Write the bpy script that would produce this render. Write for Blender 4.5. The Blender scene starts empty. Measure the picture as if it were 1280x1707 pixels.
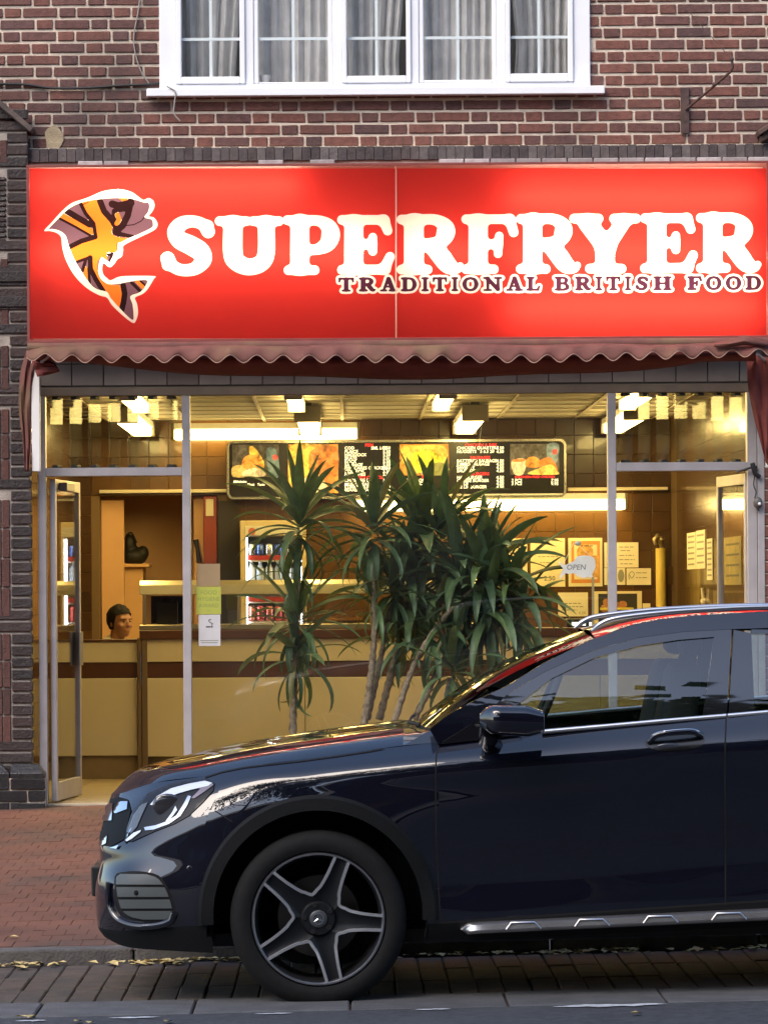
import bpy, bmesh, math, random
import numpy as np
from mathutils import Vector, Matrix, Euler
from mathutils.bvhtree import BVHTree
from mathutils.geometry import delaunay_2d_cdt

random.seed(7)
SC = bpy.context.scene
COL = SC.collection

# ------------------------------------------------------------------ camera
CAM_Y, CAM_Z, FPX = -24.5, 1.6, 6440.0
ROLL = 0.00625
cam_d = bpy.data.cameras.new('camera')
cam = bpy.data.objects.new('camera', cam_d)
COL.objects.link(cam)
cam.location = (0, CAM_Y, CAM_Z)
cam.rotation_euler = (math.radians(90), ROLL, 0)
cam_d.sensor_fit = 'HORIZONTAL'
cam_d.sensor_width = 36.0
cam_d.lens = 36.0 * FPX / 1280.0
cam_d.shift_x = (640 - 572) / 1280.0
cam_d.shift_y = (985 - 853.5) / 1280.0
cam_d.clip_start = 0.5
cam_d.clip_end = 2000
SC.camera = cam

# ------------------------------------------------------------------ light
SUN_EL, SUN_AZ = 46.0, 218.0        # behind the camera, a little to the left, veiled by cloud
W = bpy.data.worlds.new('World'); SC.world = W; W.use_nodes = True
nt = W.node_tree
bg = nt.nodes['Background']
sky = nt.nodes.new('ShaderNodeTexSky')
sky.sky_type = 'NISHITA'; sky.sun_disc = False
sky.sun_elevation = math.radians(SUN_EL); sky.sun_rotation = math.radians(SUN_AZ)
sky.air_density = 1.0; sky.dust_density = 1.2; sky.ozone_density = 1.0
nt.links.new(sky.outputs[0], bg.inputs[0])
bg.inputs[1].default_value = 0.15
sun_d = bpy.data.lights.new('sun', 'SUN'); sun = bpy.data.objects.new('sun', sun_d); COL.objects.link(sun)
sun_d.energy = 1.5; sun_d.angle = math.radians(40); sun_d.color = (1.0, 0.87, 0.74)
_a, _e = math.radians(SUN_AZ), math.radians(SUN_EL)
_dir = Vector((math.sin(_a) * math.cos(_e), math.cos(_a) * math.cos(_e), math.sin(_e)))
sun.rotation_euler = _dir.to_track_quat('Z', 'Y').to_euler()
vs = SC.view_settings
SC.display_settings.display_device = 'sRGB'
vs.view_transform = 'Standard'; vs.look = 'None'; vs.exposure = 1.15; vs.gamma = 1.0; vs.use_curve_mapping = False
SC.render.engine = 'CYCLES'
SC.cycles.use_denoising = True
SC.cycles.max_bounces = 8
SC.cycles.transparent_max_bounces = 16
SC.cycles.sample_clamp_indirect = 6.0
SC.cycles.caustics_reflective = False
SC.cycles.caustics_refractive = False
TUBE = 12.5            # fluorescent tubes in the shop
SIGN_TUBE = 14.0       # tubes inside the sign box

# ------------------------------------------------------------------ helpers
def un(px, py, Y):
    """a point of the photograph, taken at the depth Y, as world X, Z"""
    dx, dy = px - 572.0, py - 985.0
    c, s = math.cos(ROLL), math.sin(ROLL)
    u = dx * c - dy * s
    v = dx * s + dy * c
    d = (Y - CAM_Y) / FPX
    return u * d, CAM_Z - v * d

def P3(px, py, Y):
    x, z = un(px, py, Y)
    return Vector((x, Y, z))

def tag(o, label=None, cat=None, group=None, kind=None):
    if label: o['label'] = label
    if cat: o['category'] = cat
    if group: o['group'] = group
    if kind: o['kind'] = kind
    return o

def thing(name, label, cat, loc=(0, 0, 0), group=None, rot=(0, 0, 0)):
    o = bpy.data.objects.new(name, None); COL.objects.link(o)
    o.empty_display_size = 0.1
    o.location = loc; o.rotation_euler = rot
    return tag(o, label, cat, group)

class MB:
    def __init__(s): s.v = []; s.f = []
    def add(s, vs, fs):
        b = len(s.v); s.v += [tuple(p) for p in vs]; s.f += [tuple(b + i for i in f) for f in fs]; return s
    def box(s, x0, x1, y0, y1, z0, z1):
        return s.add([(x0,y0,z0),(x1,y0,z0),(x1,y1,z0),(x0,y1,z0),(x0,y0,z1),(x1,y0,z1),(x1,y1,z1),(x0,y1,z1)],
                     [(0,3,2,1),(4,5,6,7),(0,1,5,4),(1,2,6,5),(2,3,7,6),(3,0,4,7)])
    def tube(s, pts, r, n=10, caps=True):
        pts = [Vector(p) for p in pts]
        rs = r if isinstance(r, (list, tuple)) else [r] * len(pts)
        t0 = (pts[1] - pts[0]).normalized()
        up = Vector((0, 0, 1)) if abs(t0.z) < 0.9 else Vector((1, 0, 0))
        nrm = t0.cross(up).normalized()
        vs, fs = [], []
        for i, p in enumerate(pts):
            t = (pts[min(i + 1, len(pts) - 1)] - pts[max(i - 1, 0)]).normalized()
            nrm = (nrm - t * nrm.dot(t)).normalized()
            bn = t.cross(nrm)
            for k in range(n):
                a = 2 * math.pi * k / n
                vs.append(p + (nrm * math.cos(a) + bn * math.sin(a)) * rs[i])
        for i in range(len(pts) - 1):
            for k in range(n):
                fs.append((i*n+k, i*n+(k+1) % n, (i+1)*n+(k+1) % n, (i+1)*n+k))
        if caps:
            fs.append(tuple(range(n))[::-1]); fs.append(tuple((len(pts)-1)*n + k for k in range(n)))
        return s.add(vs, fs)
    def lathe(s, prof, c, axis='z', n=24, a0=0.0, a1=2*math.pi):
        full = abs(a1 - a0 - 2*math.pi) < 1e-6
        m = n if full else n + 1
        vs, fs = [], []
        for (r, h) in prof:
            for k in range(m):
                a = a0 + (a1 - a0) * k / n
                p, q = r*math.cos(a), r*math.sin(a)
                vs.append({'z': (c[0]+p, c[1]+q, c[2]+h), 'y': (c[0]+p, c[1]+h, c[2]+q), 'x': (c[0]+h, c[1]+p, c[2]+q)}[axis])
        for i in range(len(prof) - 1):
            for k in range(n):
                k2 = (k + 1) % m
                fs.append((i*m+k, i*m+k2, (i+1)*m+k2, (i+1)*m+k))
        return s.add(vs, fs)
    def prism(s, poly, y0, y1):
        """poly: (x, z) points, extruded in y"""
        n = len(poly)
        return s.add([(p[0], y0, p[1]) for p in poly] + [(p[0], y1, p[1]) for p in poly],
                     [tuple(range(n)), tuple(range(2*n-1, n-1, -1))] + [(i, i + n, (i+1) % n + n, (i+1) % n) for i in range(n)])
    def grid(s, rows):
        m = len(rows[0])
        return s.add([p for r in rows for p in r], [(i*m+j, i*m+j+1, (i+1)*m+j+1, (i+1)*m+j) for i in range(len(rows)-1) for j in range(m-1)])
    def sphere(s, c, r, n=12, m=8):
        if not isinstance(r, (tuple, list)): r = (r, r, r)
        vs = [(c[0], c[1], c[2] - r[2])]; fs = []
        for i in range(1, m):
            t = math.pi * i / m
            for k in range(n):
                a = 2*math.pi*k/n
                vs.append((c[0]+r[0]*math.sin(t)*math.cos(a), c[1]+r[1]*math.sin(t)*math.sin(a), c[2]-r[2]*math.cos(t)))
        vs.append((c[0], c[1], c[2] + r[2])); L = len(vs) - 1
        for k in range(n): fs.append((0, 1+(k+1) % n, 1+k))
        for i in range(m - 2):
            for k in range(n): fs.append((1+i*n+k, 1+i*n+(k+1) % n, 1+(i+1)*n+(k+1) % n, 1+(i+1)*n+k))
        for k in range(n): fs.append((L, 1+(m-2)*n+k, 1+(m-2)*n+(k+1) % n))
        return s.add(vs, fs)
    def mesh(s, name, m, smooth=None, bevel=0, seg=1):
        me = bpy.data.meshes.new(name); me.from_pydata(s.v, [], s.f); me.validate()
        bm = bmesh.new(); bm.from_mesh(me)
        bmesh.ops.recalc_face_normals(bm, faces=bm.faces)
        if bevel:
            es = [e for e in bm.edges if len(e.link_faces) == 2 and e.calc_face_angle(0) > 0.6]
            bmesh.ops.bevel(bm, geom=es, offset=bevel, segments=seg, affect='EDGES', profile=0.5)
        bm.to_mesh(me); bm.free()
        if smooth is not None:
            me.shade_smooth()
            me.set_sharp_from_angle(angle=math.radians(smooth))
        if m: me.materials.append(m)
        return me
    def build(s, name, m, parent=None, smooth=None, bevel=0, seg=1):
        return link(name, s.mesh(name, m, smooth, bevel, seg), parent)

def link(name, me, parent=None, loc=None, mw=None):
    o = bpy.data.objects.new(name, me); COL.objects.link(o)
    if parent: o.parent = parent
    if loc is not None: o.location = loc
    if mw is not None: o.matrix_basis = mw
    return o

def dup_tree(o, parent=None):
    c = o.copy(); COL.objects.link(c)
    if parent: c.parent = parent
    for ch in list(o.children): dup_tree(ch, c)
    return c

def catmull(pts, n):
    pts = [np.array(p, float) for p in pts]
    P = [2*pts[0]-pts[1]] + pts + [2*pts[-1]-pts[-2]]
    out = []
    for i in range(1, len(P) - 2):
        for k in range(n):
            t = k / n
            out.append(0.5*((2*P[i]) + (-P[i-1]+P[i+1])*t + (2*P[i-1]-5*P[i]+4*P[i+1]-P[i+2])*t*t + (-P[i-1]+3*P[i]-3*P[i+1]+P[i+2])*t**3))
    out.append(pts[-1])
    return out

# ------------------------------------------------------------------ materials
MATS = {}
def mat(name, col, rough=0.5, metal=0.0, var=0.0, scale=6.0, bump=0.0, bscale=40.0, spec=0.5, coat=0.0, coatior=1.5, objvar=0.0,
        stain=None, stain_scale=1.5, stain_amt=0.5, ramp=None, coatr=0.03, world=False, trans=0.0):
    """principled material; var = brightness noise, objvar = per-object brightness, ramp = per-object colours, stain = second colour in patches"""
    if name in MATS: return MATS[name]
    m = bpy.data.materials.new(name); m.use_nodes = True
    n = m.node_tree.nodes; l = m.node_tree.links
    b = n['Principled BSDF']
    b.inputs['Roughness'].default_value = rough; b.inputs['Metallic'].default_value = metal
    b.inputs['Specular IOR Level'].default_value = spec
    b.inputs['Coat Weight'].default_value = coat; b.inputs['Coat IOR'].default_value = coatior; b.inputs['Coat Roughness'].default_value = coatr
    co = n.new('ShaderNodeNewGeometry').outputs['Position'] if world else n.new('ShaderNodeTexCoord').outputs['Object']
    rgb = n.new('ShaderNodeRGB'); rgb.outputs[0].default_value = (*col, 1)
    cur = rgb.outputs[0]
    oi = n.new('ShaderNodeObjectInfo')
    if ramp:
        r = n.new('ShaderNodeValToRGB'); r.color_ramp.interpolation = 'LINEAR'
        while len(r.color_ramp.elements) < len(ramp): r.color_ramp.elements.new(0.5)
        for i, c in enumerate(ramp):
            r.color_ramp.elements[i].position = i / (len(ramp) - 1); r.color_ramp.elements[i].color = (*c, 1)
        l.new(oi.outputs['Random'], r.inputs[0]); cur = r.outputs[0]
    def noise(sc, detail=4):
        t = n.new('ShaderNodeTexNoise'); t.inputs['Scale'].default_value = sc; t.inputs['Detail'].default_value = detail
        if not world:
            ad = n.new('ShaderNodeVectorMath'); ad.operation = 'ADD'
            l.new(co, ad.inputs[0]); l.new(oi.outputs['Random'], ad.inputs[1]); l.new(ad.outputs[0], t.inputs['Vector'])
        else: l.new(co, t.inputs['Vector'])
        return t.outputs[0]
    def bright(cur, fac, lo, hi):
        mr = n.new('ShaderNodeMapRange'); mr.inputs[1].default_value = 0.25; mr.inputs[2].default_value = 0.75
        mr.inputs[3].default_value = lo; mr.inputs[4].default_value = hi; l.new(fac, mr.inputs[0])
        mx = n.new('ShaderNodeVectorMath'); mx.operation = 'SCALE'; l.new(cur, mx.inputs[0]); l.new(mr.outputs[0], mx.inputs['Scale'])
        return mx.outputs[0]
    if objvar: cur = bright(cur, oi.outputs['Random'], 1 - objvar, 1 + objvar)
    if var: cur = bright(cur, noise(scale), 1 - var, 1 + var)
    if stain:
        mx = n.new('ShaderNodeMix'); mx.data_type = 'RGBA'
        cr = n.new('ShaderNodeMapRange'); cr.inputs[1].default_value = 0.5; cr.inputs[2].default_value = 0.68; cr.inputs[4].default_value = stain_amt
        l.new(noise(stain_scale, 6), cr.inputs[0]); l.new(cr.outputs[0], mx.inputs[0]); l.new(cur, mx.inputs[6]); mx.inputs[7].default_value = (*stain, 1)
        cur = mx.outputs[2]
    l.new(cur, b.inputs['Base Color'])
    if bump:
        bp = n.new('ShaderNodeBump'); bp.inputs['Strength'].default_value = bump; bp.inputs['Distance'].default_value = 0.01
        l.new(noise(bscale, 3), bp.inputs['Height']); l.new(bp.outputs[0], b.inputs['Normal'])
    if trans:
        tr = n.new('ShaderNodeBsdfTranslucent'); l.new(cur, tr.inputs[0])
        ms = n.new('ShaderNodeMixShader'); ms.inputs[0].default_value = trans
        l.new(b.outputs[0], ms.inputs[1]); l.new(tr.outputs[0], ms.inputs[2])
        l.new(ms.outputs[0], n['Material Output'].inputs[0])
    MATS[name] = m
    return m

def emit(name, col, strength):
    m = bpy.data.materials.new(name); m.use_nodes = True
    n = m.node_tree.nodes; n.remove(n['Principled BSDF'])
    e = n.new('ShaderNodeEmission'); e.inputs[0].default_value = (*col, 1); e.inputs[1].default_value = strength
    m.node_tree.links.new(e.outputs[0], n['Material Output'].inputs[0])
    MATS[name] = m
    return m

def glass(name, tint=(1, 1, 1), ior=1.5, rough=0.0, dirt=0.0):
    """thin sheet glass: clear with a Fresnel reflection"""
    m = bpy.data.materials.new(name); m.use_nodes = True
    n = m.node_tree.nodes; l = m.node_tree.links; n.remove(n['Principled BSDF'])
    t = n.new('ShaderNodeBsdfTransparent'); t.inputs[0].default_value = (*tint, 1)
    g = n.new('ShaderNodeBsdfGlossy'); g.inputs['Roughness'].default_value = rough
    f = n.new('ShaderNodeFresnel'); gg = n.new('ShaderNodeNewGeometry'); mi = n.new('ShaderNodeMapRange')
    mi.inputs[3].default_value = ior; mi.inputs[4].default_value = 1/ior       # a thin pane mirrors alike on both faces
    l.new(gg.outputs['Backfacing'], mi.inputs[0]); l.new(mi.outputs[0], f.inputs[0])
    mx = n.new('ShaderNodeMixShader'); l.new(f.outputs[0], mx.inputs[0]); l.new(t.outputs[0], mx.inputs[1]); l.new(g.outputs[0], mx.inputs[2])
    out = mx.outputs[0]
    if dirt:
        d = n.new('ShaderNodeBsdfDiffuse'); d.inputs[0].default_value = (.5, .5, .5, 1)
        tx = n.new('ShaderNodeTexNoise'); tx.inputs['Scale'].default_value = 3.0; tx.inputs['Detail'].default_value = 5
        mr = n.new('ShaderNodeMapRange'); mr.inputs[1].default_value = .45; mr.inputs[2].default_value = .8; mr.inputs[4].default_value = dirt
        l.new(tx.outputs[0], mr.inputs[0])
        m2 = n.new('ShaderNodeMixShader'); l.new(mr.outputs[0], m2.inputs[0]); l.new(out, m2.inputs[1]); l.new(d.outputs[0], m2.inputs[2]); out = m2.outputs[0]
    l.new(out, n['Material Output'].inputs[0]); MATS[name] = m
    return m

def acrylic(name, col, gloss=0.04):
    """back-lit sign plastic: passes light diffusely, with a faint sheen"""
    m = bpy.data.materials.new(name); m.use_nodes = True
    n = m.node_tree.nodes; l = m.node_tree.links; n.remove(n['Principled BSDF'])
    t = n.new('ShaderNodeBsdfTranslucent'); t.inputs[0].default_value = (*col, 1)
    d = n.new('ShaderNodeBsdfDiffuse'); d.inputs[0].default_value = (*[c * .55 for c in col], 1)
    a = n.new('ShaderNodeMixShader'); a.inputs[0].default_value = 0.35
    l.new(t.outputs[0], a.inputs[1]); l.new(d.outputs[0], a.inputs[2])
    g = n.new('ShaderNodeBsdfGlossy'); g.inputs['Roughness'].default_value = 0.25
    b = n.new('ShaderNodeMixShader'); b.inputs[0].default_value = gloss
    l.new(a.outputs[0], b.inputs[1]); l.new(g.outputs[0], b.inputs[2]); l.new(b.outputs[0], n['Material Output'].inputs[0])
    MATS[name] = m
    return m

M_brick = mat('brick', (.1, .05, .045), .85, ramp=[(.085,.045,.042),(.155,.060,.044),(.175,.068,.050),(.115,.055,.048),(.19,.075,.054),(.15,.058,.044),(.125,.062,.055)],
              var=.28, scale=30, bump=.6, bscale=90, stain=(.035,.03,.03), stain_scale=.9, stain_amt=.55, world=True)
M_mortar = mat('mortar', (.70,.58,.46), .95, var=.2, scale=14, bump=.7, bscale=120, stain=(.16,.14,.12), stain_scale=.9, stain_amt=.7, world=True)
M_bluebrick = mat('dark_brick', (.035,.028,.03), .5, ramp=[(.018,.013,.013),(.030,.020,.018),(.040,.022,.019),(.022,.016,.016)], var=.3, scale=25, bump=.5, bscale=70, world=True)
M_redbrick = mat('red_brick', (.16,.05,.035), .8, ramp=[(.070,.028,.022),(.095,.034,.025),(.060,.026,.021)], var=.25, scale=25, bump=.5, bscale=90, world=True)
M_blackbrick = mat('black_brick', (.022,.022,.024), .38, ramp=[(.010,.010,.011),(.017,.015,.016),(.012,.012,.014)], var=.3, scale=25, bump=.4, bscale=60, world=True)
M_upvc = mat('upvc', (.82,.82,.84), .3, var=.04, scale=5)
M_alu = mat('aluminium', (.44,.41,.41), .45, .35, var=.12, scale=9, bump=.1, bscale=30)
M_alu_dark = mat('aluminium_dark', (.18,.17,.17), .4, .5, var=.15, scale=9)
M_glass = glass('shop_glass', (.97,.985,.97), 1.42, 0, .035)
M_glass_w = glass('window_glass', (.98,.98,.98), 1.6)
M_dark = mat('black_plastic', (.012,.012,.013), .5)
M_black = mat('black', (.004,.004,.004), .8)
M_steel = mat('stainless', (.62,.60,.55), .22, 1.0, var=.1, scale=12, bump=.05, bscale=20)
M_white = mat('white_paint', (.72,.70,.68), .5, var=.06, scale=7)
M_awning = mat('awning_cloth', (.165,.062,.050), .85, var=.22, scale=9, bump=.25, bscale=120, stain=(.20,.15,.07), stain_scale=2.2, stain_amt=.55, trans=.12)
M_awning_red = mat('awning_cloth_red', (.18,.040,.032), .85, var=.2, scale=9, bump=.25, bscale=120, trans=.12)

# ------------------------------------------------------------------ ground
SLOPE = 0.0172
def road_z(x): return SLOPE * (x + 0.0885)
KERB_Y = -7.66
def pave_z(x, y): return road_z(x) + 0.06 + (y - KERB_Y) / 7.6 * 0.213

M_asphalt = mat('asphalt', (.045,.047,.054), .8, var=.45, scale=25, bump=.5, bscale=160, stain=(.065,.068,.076), stain_scale=1.3, stain_amt=.6)
M_paver = mat('paver', (.135,.052,.031), .85, var=.3, scale=2.2, bump=.4, bscale=80, stain=(.062,.040,.030), stain_scale=1.4, stain_amt=.7, world=True)
M_sand = mat('joint_sand', (.075,.042,.030), .95, var=.3, scale=8)
M_kerb = mat('kerb_stone', (.085,.078,.075), .8, var=.3, scale=14, bump=.5, bscale=90, objvar=.12, stain=(.05,.048,.045), stain_scale=4, stain_amt=.7)
M_bay = mat('bay_block', (.075,.055,.042), .8, ramp=[(.065,.05,.04),(.085,.062,.046),(.072,.056,.044)], var=.3, scale=11, bump=.5, bscale=90, stain=(.045,.040,.036), stain_scale=5, stain_amt=.7)
M_sett = mat('channel_block', (.085,.085,.09), .8, var=.25, scale=9, bump=.5, bscale=90, objvar=.12)

def sheet(name, x0, x1, y0, y1, dz, m, zf):
    b = MB(); b.add([(x0,y0,zf(x0,y0)+dz),(x1,y0,zf(x1,y0)+dz),(x1,y1,zf(x1,y1)+dz),(x0,y1,zf(x0,y1)+dz)], [(0,1,2,3)])
    return b.build(name, m)
def flat(x, y): return 0.0
g = MB(); g.add([(-400,-400,-8),(400,-400,-8),(400,400,-8),(-400,400,-8)], [(0,1,2,3)])
tag(g.build('ground', mat('earth', (.06,.055,.05), .95, var=.3, scale=.3)), kind='structure')
rz = lambda x, y: road_z(x)
tag(sheet('road', -40, 40, -21.5, -9.8, 0, M_asphalt, rz), kind='structure')
bay = sheet('parking_bay', -8, 8, -9.8, KERB_Y, -0.012, M_sand, rz); tag(bay, kind='structure')
pv = sheet('pavement', -8, 8, KERB_Y, 0.0, -0.006, M_sand, pave_z); tag(pv, kind='structure')
# paving: one course after another, stretchers running back from the kerb
b = MB()
yy = KERB_Y + 0.16
j = 0
while yy < -0.02:
    y1 = min(yy + 0.2, -0.005)
    x = -3.6 + (0.05 if j % 2 else 0)
    while x < 3.9:
        e = random.uniform(-.0015, .0015)
        x1 = x + 0.0992
        zz = [pave_z(x, yy)+e, pave_z(x1, yy)+e, pave_z(x1, y1)+e, pave_z(x, y1)+e]
        b.add([(x,yy,zz[0]),(x1,yy,zz[1]),(x1,y1,zz[2]),(x,y1,zz[3]),(x,yy,zz[0]-.02),(x1,yy,zz[1]-.02),(x1,y1,zz[2]-.02),(x,y1,zz[3]-.02)],
              [(0,1,2,3),(4,5,1,0),(5,6,2,1),(6,7,3,2),(7,4,0,3)])
        x += 0.1015
    yy += 0.2015; j += 1
tag(b.build('paver_field', M_paver, pv), kind='stuff')
# kerb stones
kb = MB(); kb.box(-.45, .45, 0, .15, -.2, .0)
km = kb.mesh('kerb_stone', M_kerb, bevel=.012, seg=2)
x = -4.1; first = True
while x < 4.5:
    o = link('kerb_stone', km, pv)
    o.matrix_basis = Matrix.Translation((x, KERB_Y, road_z(x) + .062 + random.uniform(-.003, .003))) @ Matrix.Rotation(-SLOPE, 4, 'Y') @ Matrix.Rotation(random.uniform(-.006,.006), 4, 'Z')
    x += .908
# bay blocks, stack bonded between the kerb and the channel
bb = MB(); bb.box(-.0530, .0530, 0, .505, -.06, 0)
bm_ = bb.mesh('bay_block', M_bay, bevel=.006)
for r in range(3):
    y = -9.27 + r * .515
    x = -2.35
    while x < 2.75:
        o = link('bay_block', bm_, bay)
        o.matrix_basis = Matrix.Translation((x, y + random.uniform(-.004,.004), road_z(x) + random.uniform(-.003,.003))) @ Matrix.Rotation(-SLOPE, 4, 'Y') @ Matrix.Rotation(random.uniform(-.01,.01), 4, 'Z')
        x += .1085
# channel of flat pale blocks along the road edge
cb = MB(); cb.box(-.298, .298, 0, .50, -.06, 0)
cm_ = cb.mesh('channel_block', M_sett, bevel=.006)
x = -2.7
while x < 3.1:
    o = link('channel_block', cm_, bay)
    o.matrix_basis = Matrix.Translation((x, -9.785, road_z(x) + .003 + random.uniform(-.002,.002))) @ Matrix.Rotation(-SLOPE, 4, 'Y')
    x += .604
# worn road paint
b = MB()
for (xa, xb, y, w) in ((.78, 1.22, -9.87, .06), (.26, .40, -9.86, .03), (1.9, 2.3, -9.88, .05), (-.9, -.7, -9.90, .03), (-.35,-.2,-9.88,.02), (-1.25,-1.13,-9.93,.03)):
    n = 10; top = []; bot = []
    for i in range(n + 1):
        xx = xa + (xb - xa) * i / n
        k = math.sin(math.pi * i / n) ** .5
        top.append((xx, y + w * k * random.uniform(.3, 1), road_z(xx) + .004)); bot.append((xx, y - w * k * random.uniform(.3, 1), road_z(xx) + .004))
    b.grid([bot, top])
tag(b.build('road_paint', mat('road_paint', (.48,.50,.53), .8, var=.4, scale=30)), kind='structure')
# fallen leaves along the kerb
M_litter = mat('dead_leaf', (.55,.42,.18), .8, var=.4, scale=40)
def leaflet(b, x, y, z, s):
    a = random.uniform(0, 6.28); t = random.uniform(-.5, .5)
    pts = []
    for (u, v, h) in ((-1,0,.1),(-.3,.5,0),(.4,.42,.08),(1,0,.2),(.4,-.42,0),(-.3,-.5,.12)):
        pts.append((x + s*(u*math.cos(a)-v*math.sin(a)), y + s*(u*math.sin(a)+v*math.cos(a)), z + s*(h + abs(v)*.5 + .06 + t*u*.25 + .25*abs(t))))
    b.add(pts, [(0,1,2,3),(0,3,4,5)])
b = MB()
def heap(px0, px1, n, spread=.10):
    for _ in range(n):
        p = random.uniform(px0, px1)
        X = (p - 572) * 16.8 / FPX
        y = KERB_Y - .015 - abs(random.gauss(0, spread))
        leaflet(b, X, y, road_z(X), random.uniform(.018, .042))
heap(215, 300, 28); heap(375, 410, 22, .05); heap(260, 400, 40, .06); heap(-20, 60, 30); heap(900, 1060, 60, .07); heap(700, 900, 26, .06); heap(585, 700, 16); heap(1060, 1290, 20); heap(60, 200, 9)
for (px, py) in ((36,1690),(130,1700),(150,1702),(20,1555),(1060,1703),(52,1690),(280,1703),(345,1630)):
    Y = -9.9 if py > 1640 else (-7.2 if py < 1580 else -8.5)
    X, _ = un(px, py, Y); Yy = CAM_Y + 1.6 * FPX / (py - 985 + .00625*(px-572)) if py > 1600 else Y
    X, _ = un(px, py, Yy); leaflet(b, X, Yy, road_z(X) if Yy < KERB_Y else pave_z(X, Yy), .032)
tag(b.build('leaf_litter', M_litter), kind='stuff')

# ------------------------------------------------------------------ upper wall
SF = FPX / 24.5
def fx(px): return un(px, 400, 0)[0]
def fz(py, px=640): return un(px, py, 0)[1]
wall = thing('brick_wall', 'dark red brick upper wall in Flemish bond above the lit red sign', 'wall', (0, 0, fz(243)))
WZ0 = fz(244); WX0, WX1 = -6.5, 7.5
WIN = (fx(268), fx(985), fz(147), fz(-330))       # window opening
def rel(o, parent):            # keep world coordinates under a translated parent
    o.parent = parent; o.matrix_parent_inverse = Matrix.Translation(parent.location).inverted(); return o
WT = fz(-420)
mb = MB()
mb.box(WX0, WIN[0], 0, .25, WZ0, WT); mb.box(WIN[1], WX1, 0, .25, WZ0, WT); mb.box(WIN[0], WIN[1], 0, .25, WZ0, WIN[2]); mb.box(WIN[0], WIN[1], 0, .25, WIN[3], WT)
rel(mb.build('mortar_backing', M_mortar), wall)
def brick_mesh(name, w, h, m, d=.03):
    me = []
    for k in range(3):
        b = MB(); b.box(-w/2, w/2, -.007, d, 0, h)
        x = b.mesh(name, m, bevel=.004)
        rnd = random.Random(k + int(w*1000))
        for v in x.vertices: v.co.x += rnd.uniform(-.002,.002); v.co.z += rnd.uniform(-.002,.002); v.co.y += rnd.uniform(-.0015,.0015)
        me.append(x)
    return me
bs = brick_mesh('brick', .2155, .0575, M_brick); bh = brick_mesh('brick', .1015, .0575, M_brick)
CO = .0752
out_stuff = MB()
nbr = 0
k = 0
z = WZ0 + .008
while z < WT - .06:
    x = WX0 - (.0 if k % 2 else .168) + random.uniform(-.02, .02); hd = False
    in_frame_row = z < fz(-4)
    while x < WX1:
        w = .1015 if hd else .2155
        x0, x1 = x, x + w
        if x1 > WX0 and x0 < WX1:
            pieces = [(max(x0, WX0), min(x1, WX1))]
            if z + .05 > WIN[2] - .01 and z < WIN[3]:
                np_ = []
                for (a, c) in pieces:
                    if c <= WIN[0] or a >= WIN[1]: np_.append((a, c))
                    else:
                        if a < WIN[0] - .03: np_.append((a, WIN[0]))
                        if c > WIN[1] + .03: np_.append((WIN[1], c))
                pieces = np_
            for (a, c) in pieces:
                vis = in_frame_row and c > fx(-6) and a < fx(1290)
                if vis:
                    o = link('brick', random.choice(bh if hd else bs), wall)
                    o.matrix_basis = Matrix.Translation(((a+c)/2, -.003+random.uniform(-.002,.002), z - wall.location.z)) @ Matrix.Rotation(random.uniform(-.006,.006), 4, 'Y') @ Matrix.Diagonal(((c-a)/w, 1, 1, 1))
                    nbr += 1
                else:
                    out_stuff.box(a, c, -.008, .02, z, z + .0575)
        x += w + .0145; hd = not hd
    z += CO; k += 1
o = rel(out_stuff.build('brick_courses', M_brick), wall); tag(o, kind='stuff')
print('bricks', nbr)
# patches of old render and a hole
b = MB()
cx, cz = fx(90), fz(230)
ring = [(cx + (.055+.012*math.sin(3*a+1))*math.cos(a), cz + (.095+.01*math.sin(2*a))*math.sin(a)) for a in [i*2*math.pi/20 for i in range(20)]]
b.prism(ring, -.016, .0)
rel(b.build('render_patch', mat('old_render', (.34,.27,.17), .95, var=.2, scale=20, bump=.6, bscale=90)), wall)
# course of creasing tiles on edge above the sign
tile = MB(); tile.box(-.0278, .0278, -.05, .02, 0, .088); tm = [tile.mesh('creasing_tile', mat('creasing', (.075,.062,.065), .8, ramp=[(.045,.034,.034),(.075,.056,.052),(.12,.10,.095),(.05,.038,.038),(.065,.048,.046)], var=.35, scale=18, bump=.5, bscale=70, world=True), bevel=.004)]
ledge = MB(); ledge.box(WX0, WX1, -.04, .25, fz(277), WZ0); rel(ledge.build('mortar_bed', M_mortar), wall)
x = fx(46)
while x < fx(1282):
    o = link('creasing_tile', tm[0], wall)
    pxl = 572 + x * SF
    o.matrix_basis = Matrix.Translation((x, -.012 + random.uniform(-.0015,.0015), fz(268) - wall.location.z + random.uniform(-.003,.003))) @ Matrix.Rotation(random.uniform(-.006,.006), 4, 'Y')
    x += .0572
wt = MB(); wt.box(-.078, .078, -.062, 0, 0, .04)
wm = wt.mesh('bedding_tile', mat('bedding_tile', (.36,.31,.30), .8, objvar=.2, var=.25, scale=20, bump=.4), bevel=.004)
x = fx(46) + .08
while x < fx(1275):
    if x > fx(860) or random.random() < .25:
        o = link('bedding_tile', wm, wall); o.matrix_basis = Matrix.Translation((x, -.012, fz(277.5) - wall.location.z))
    x += .163

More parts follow.
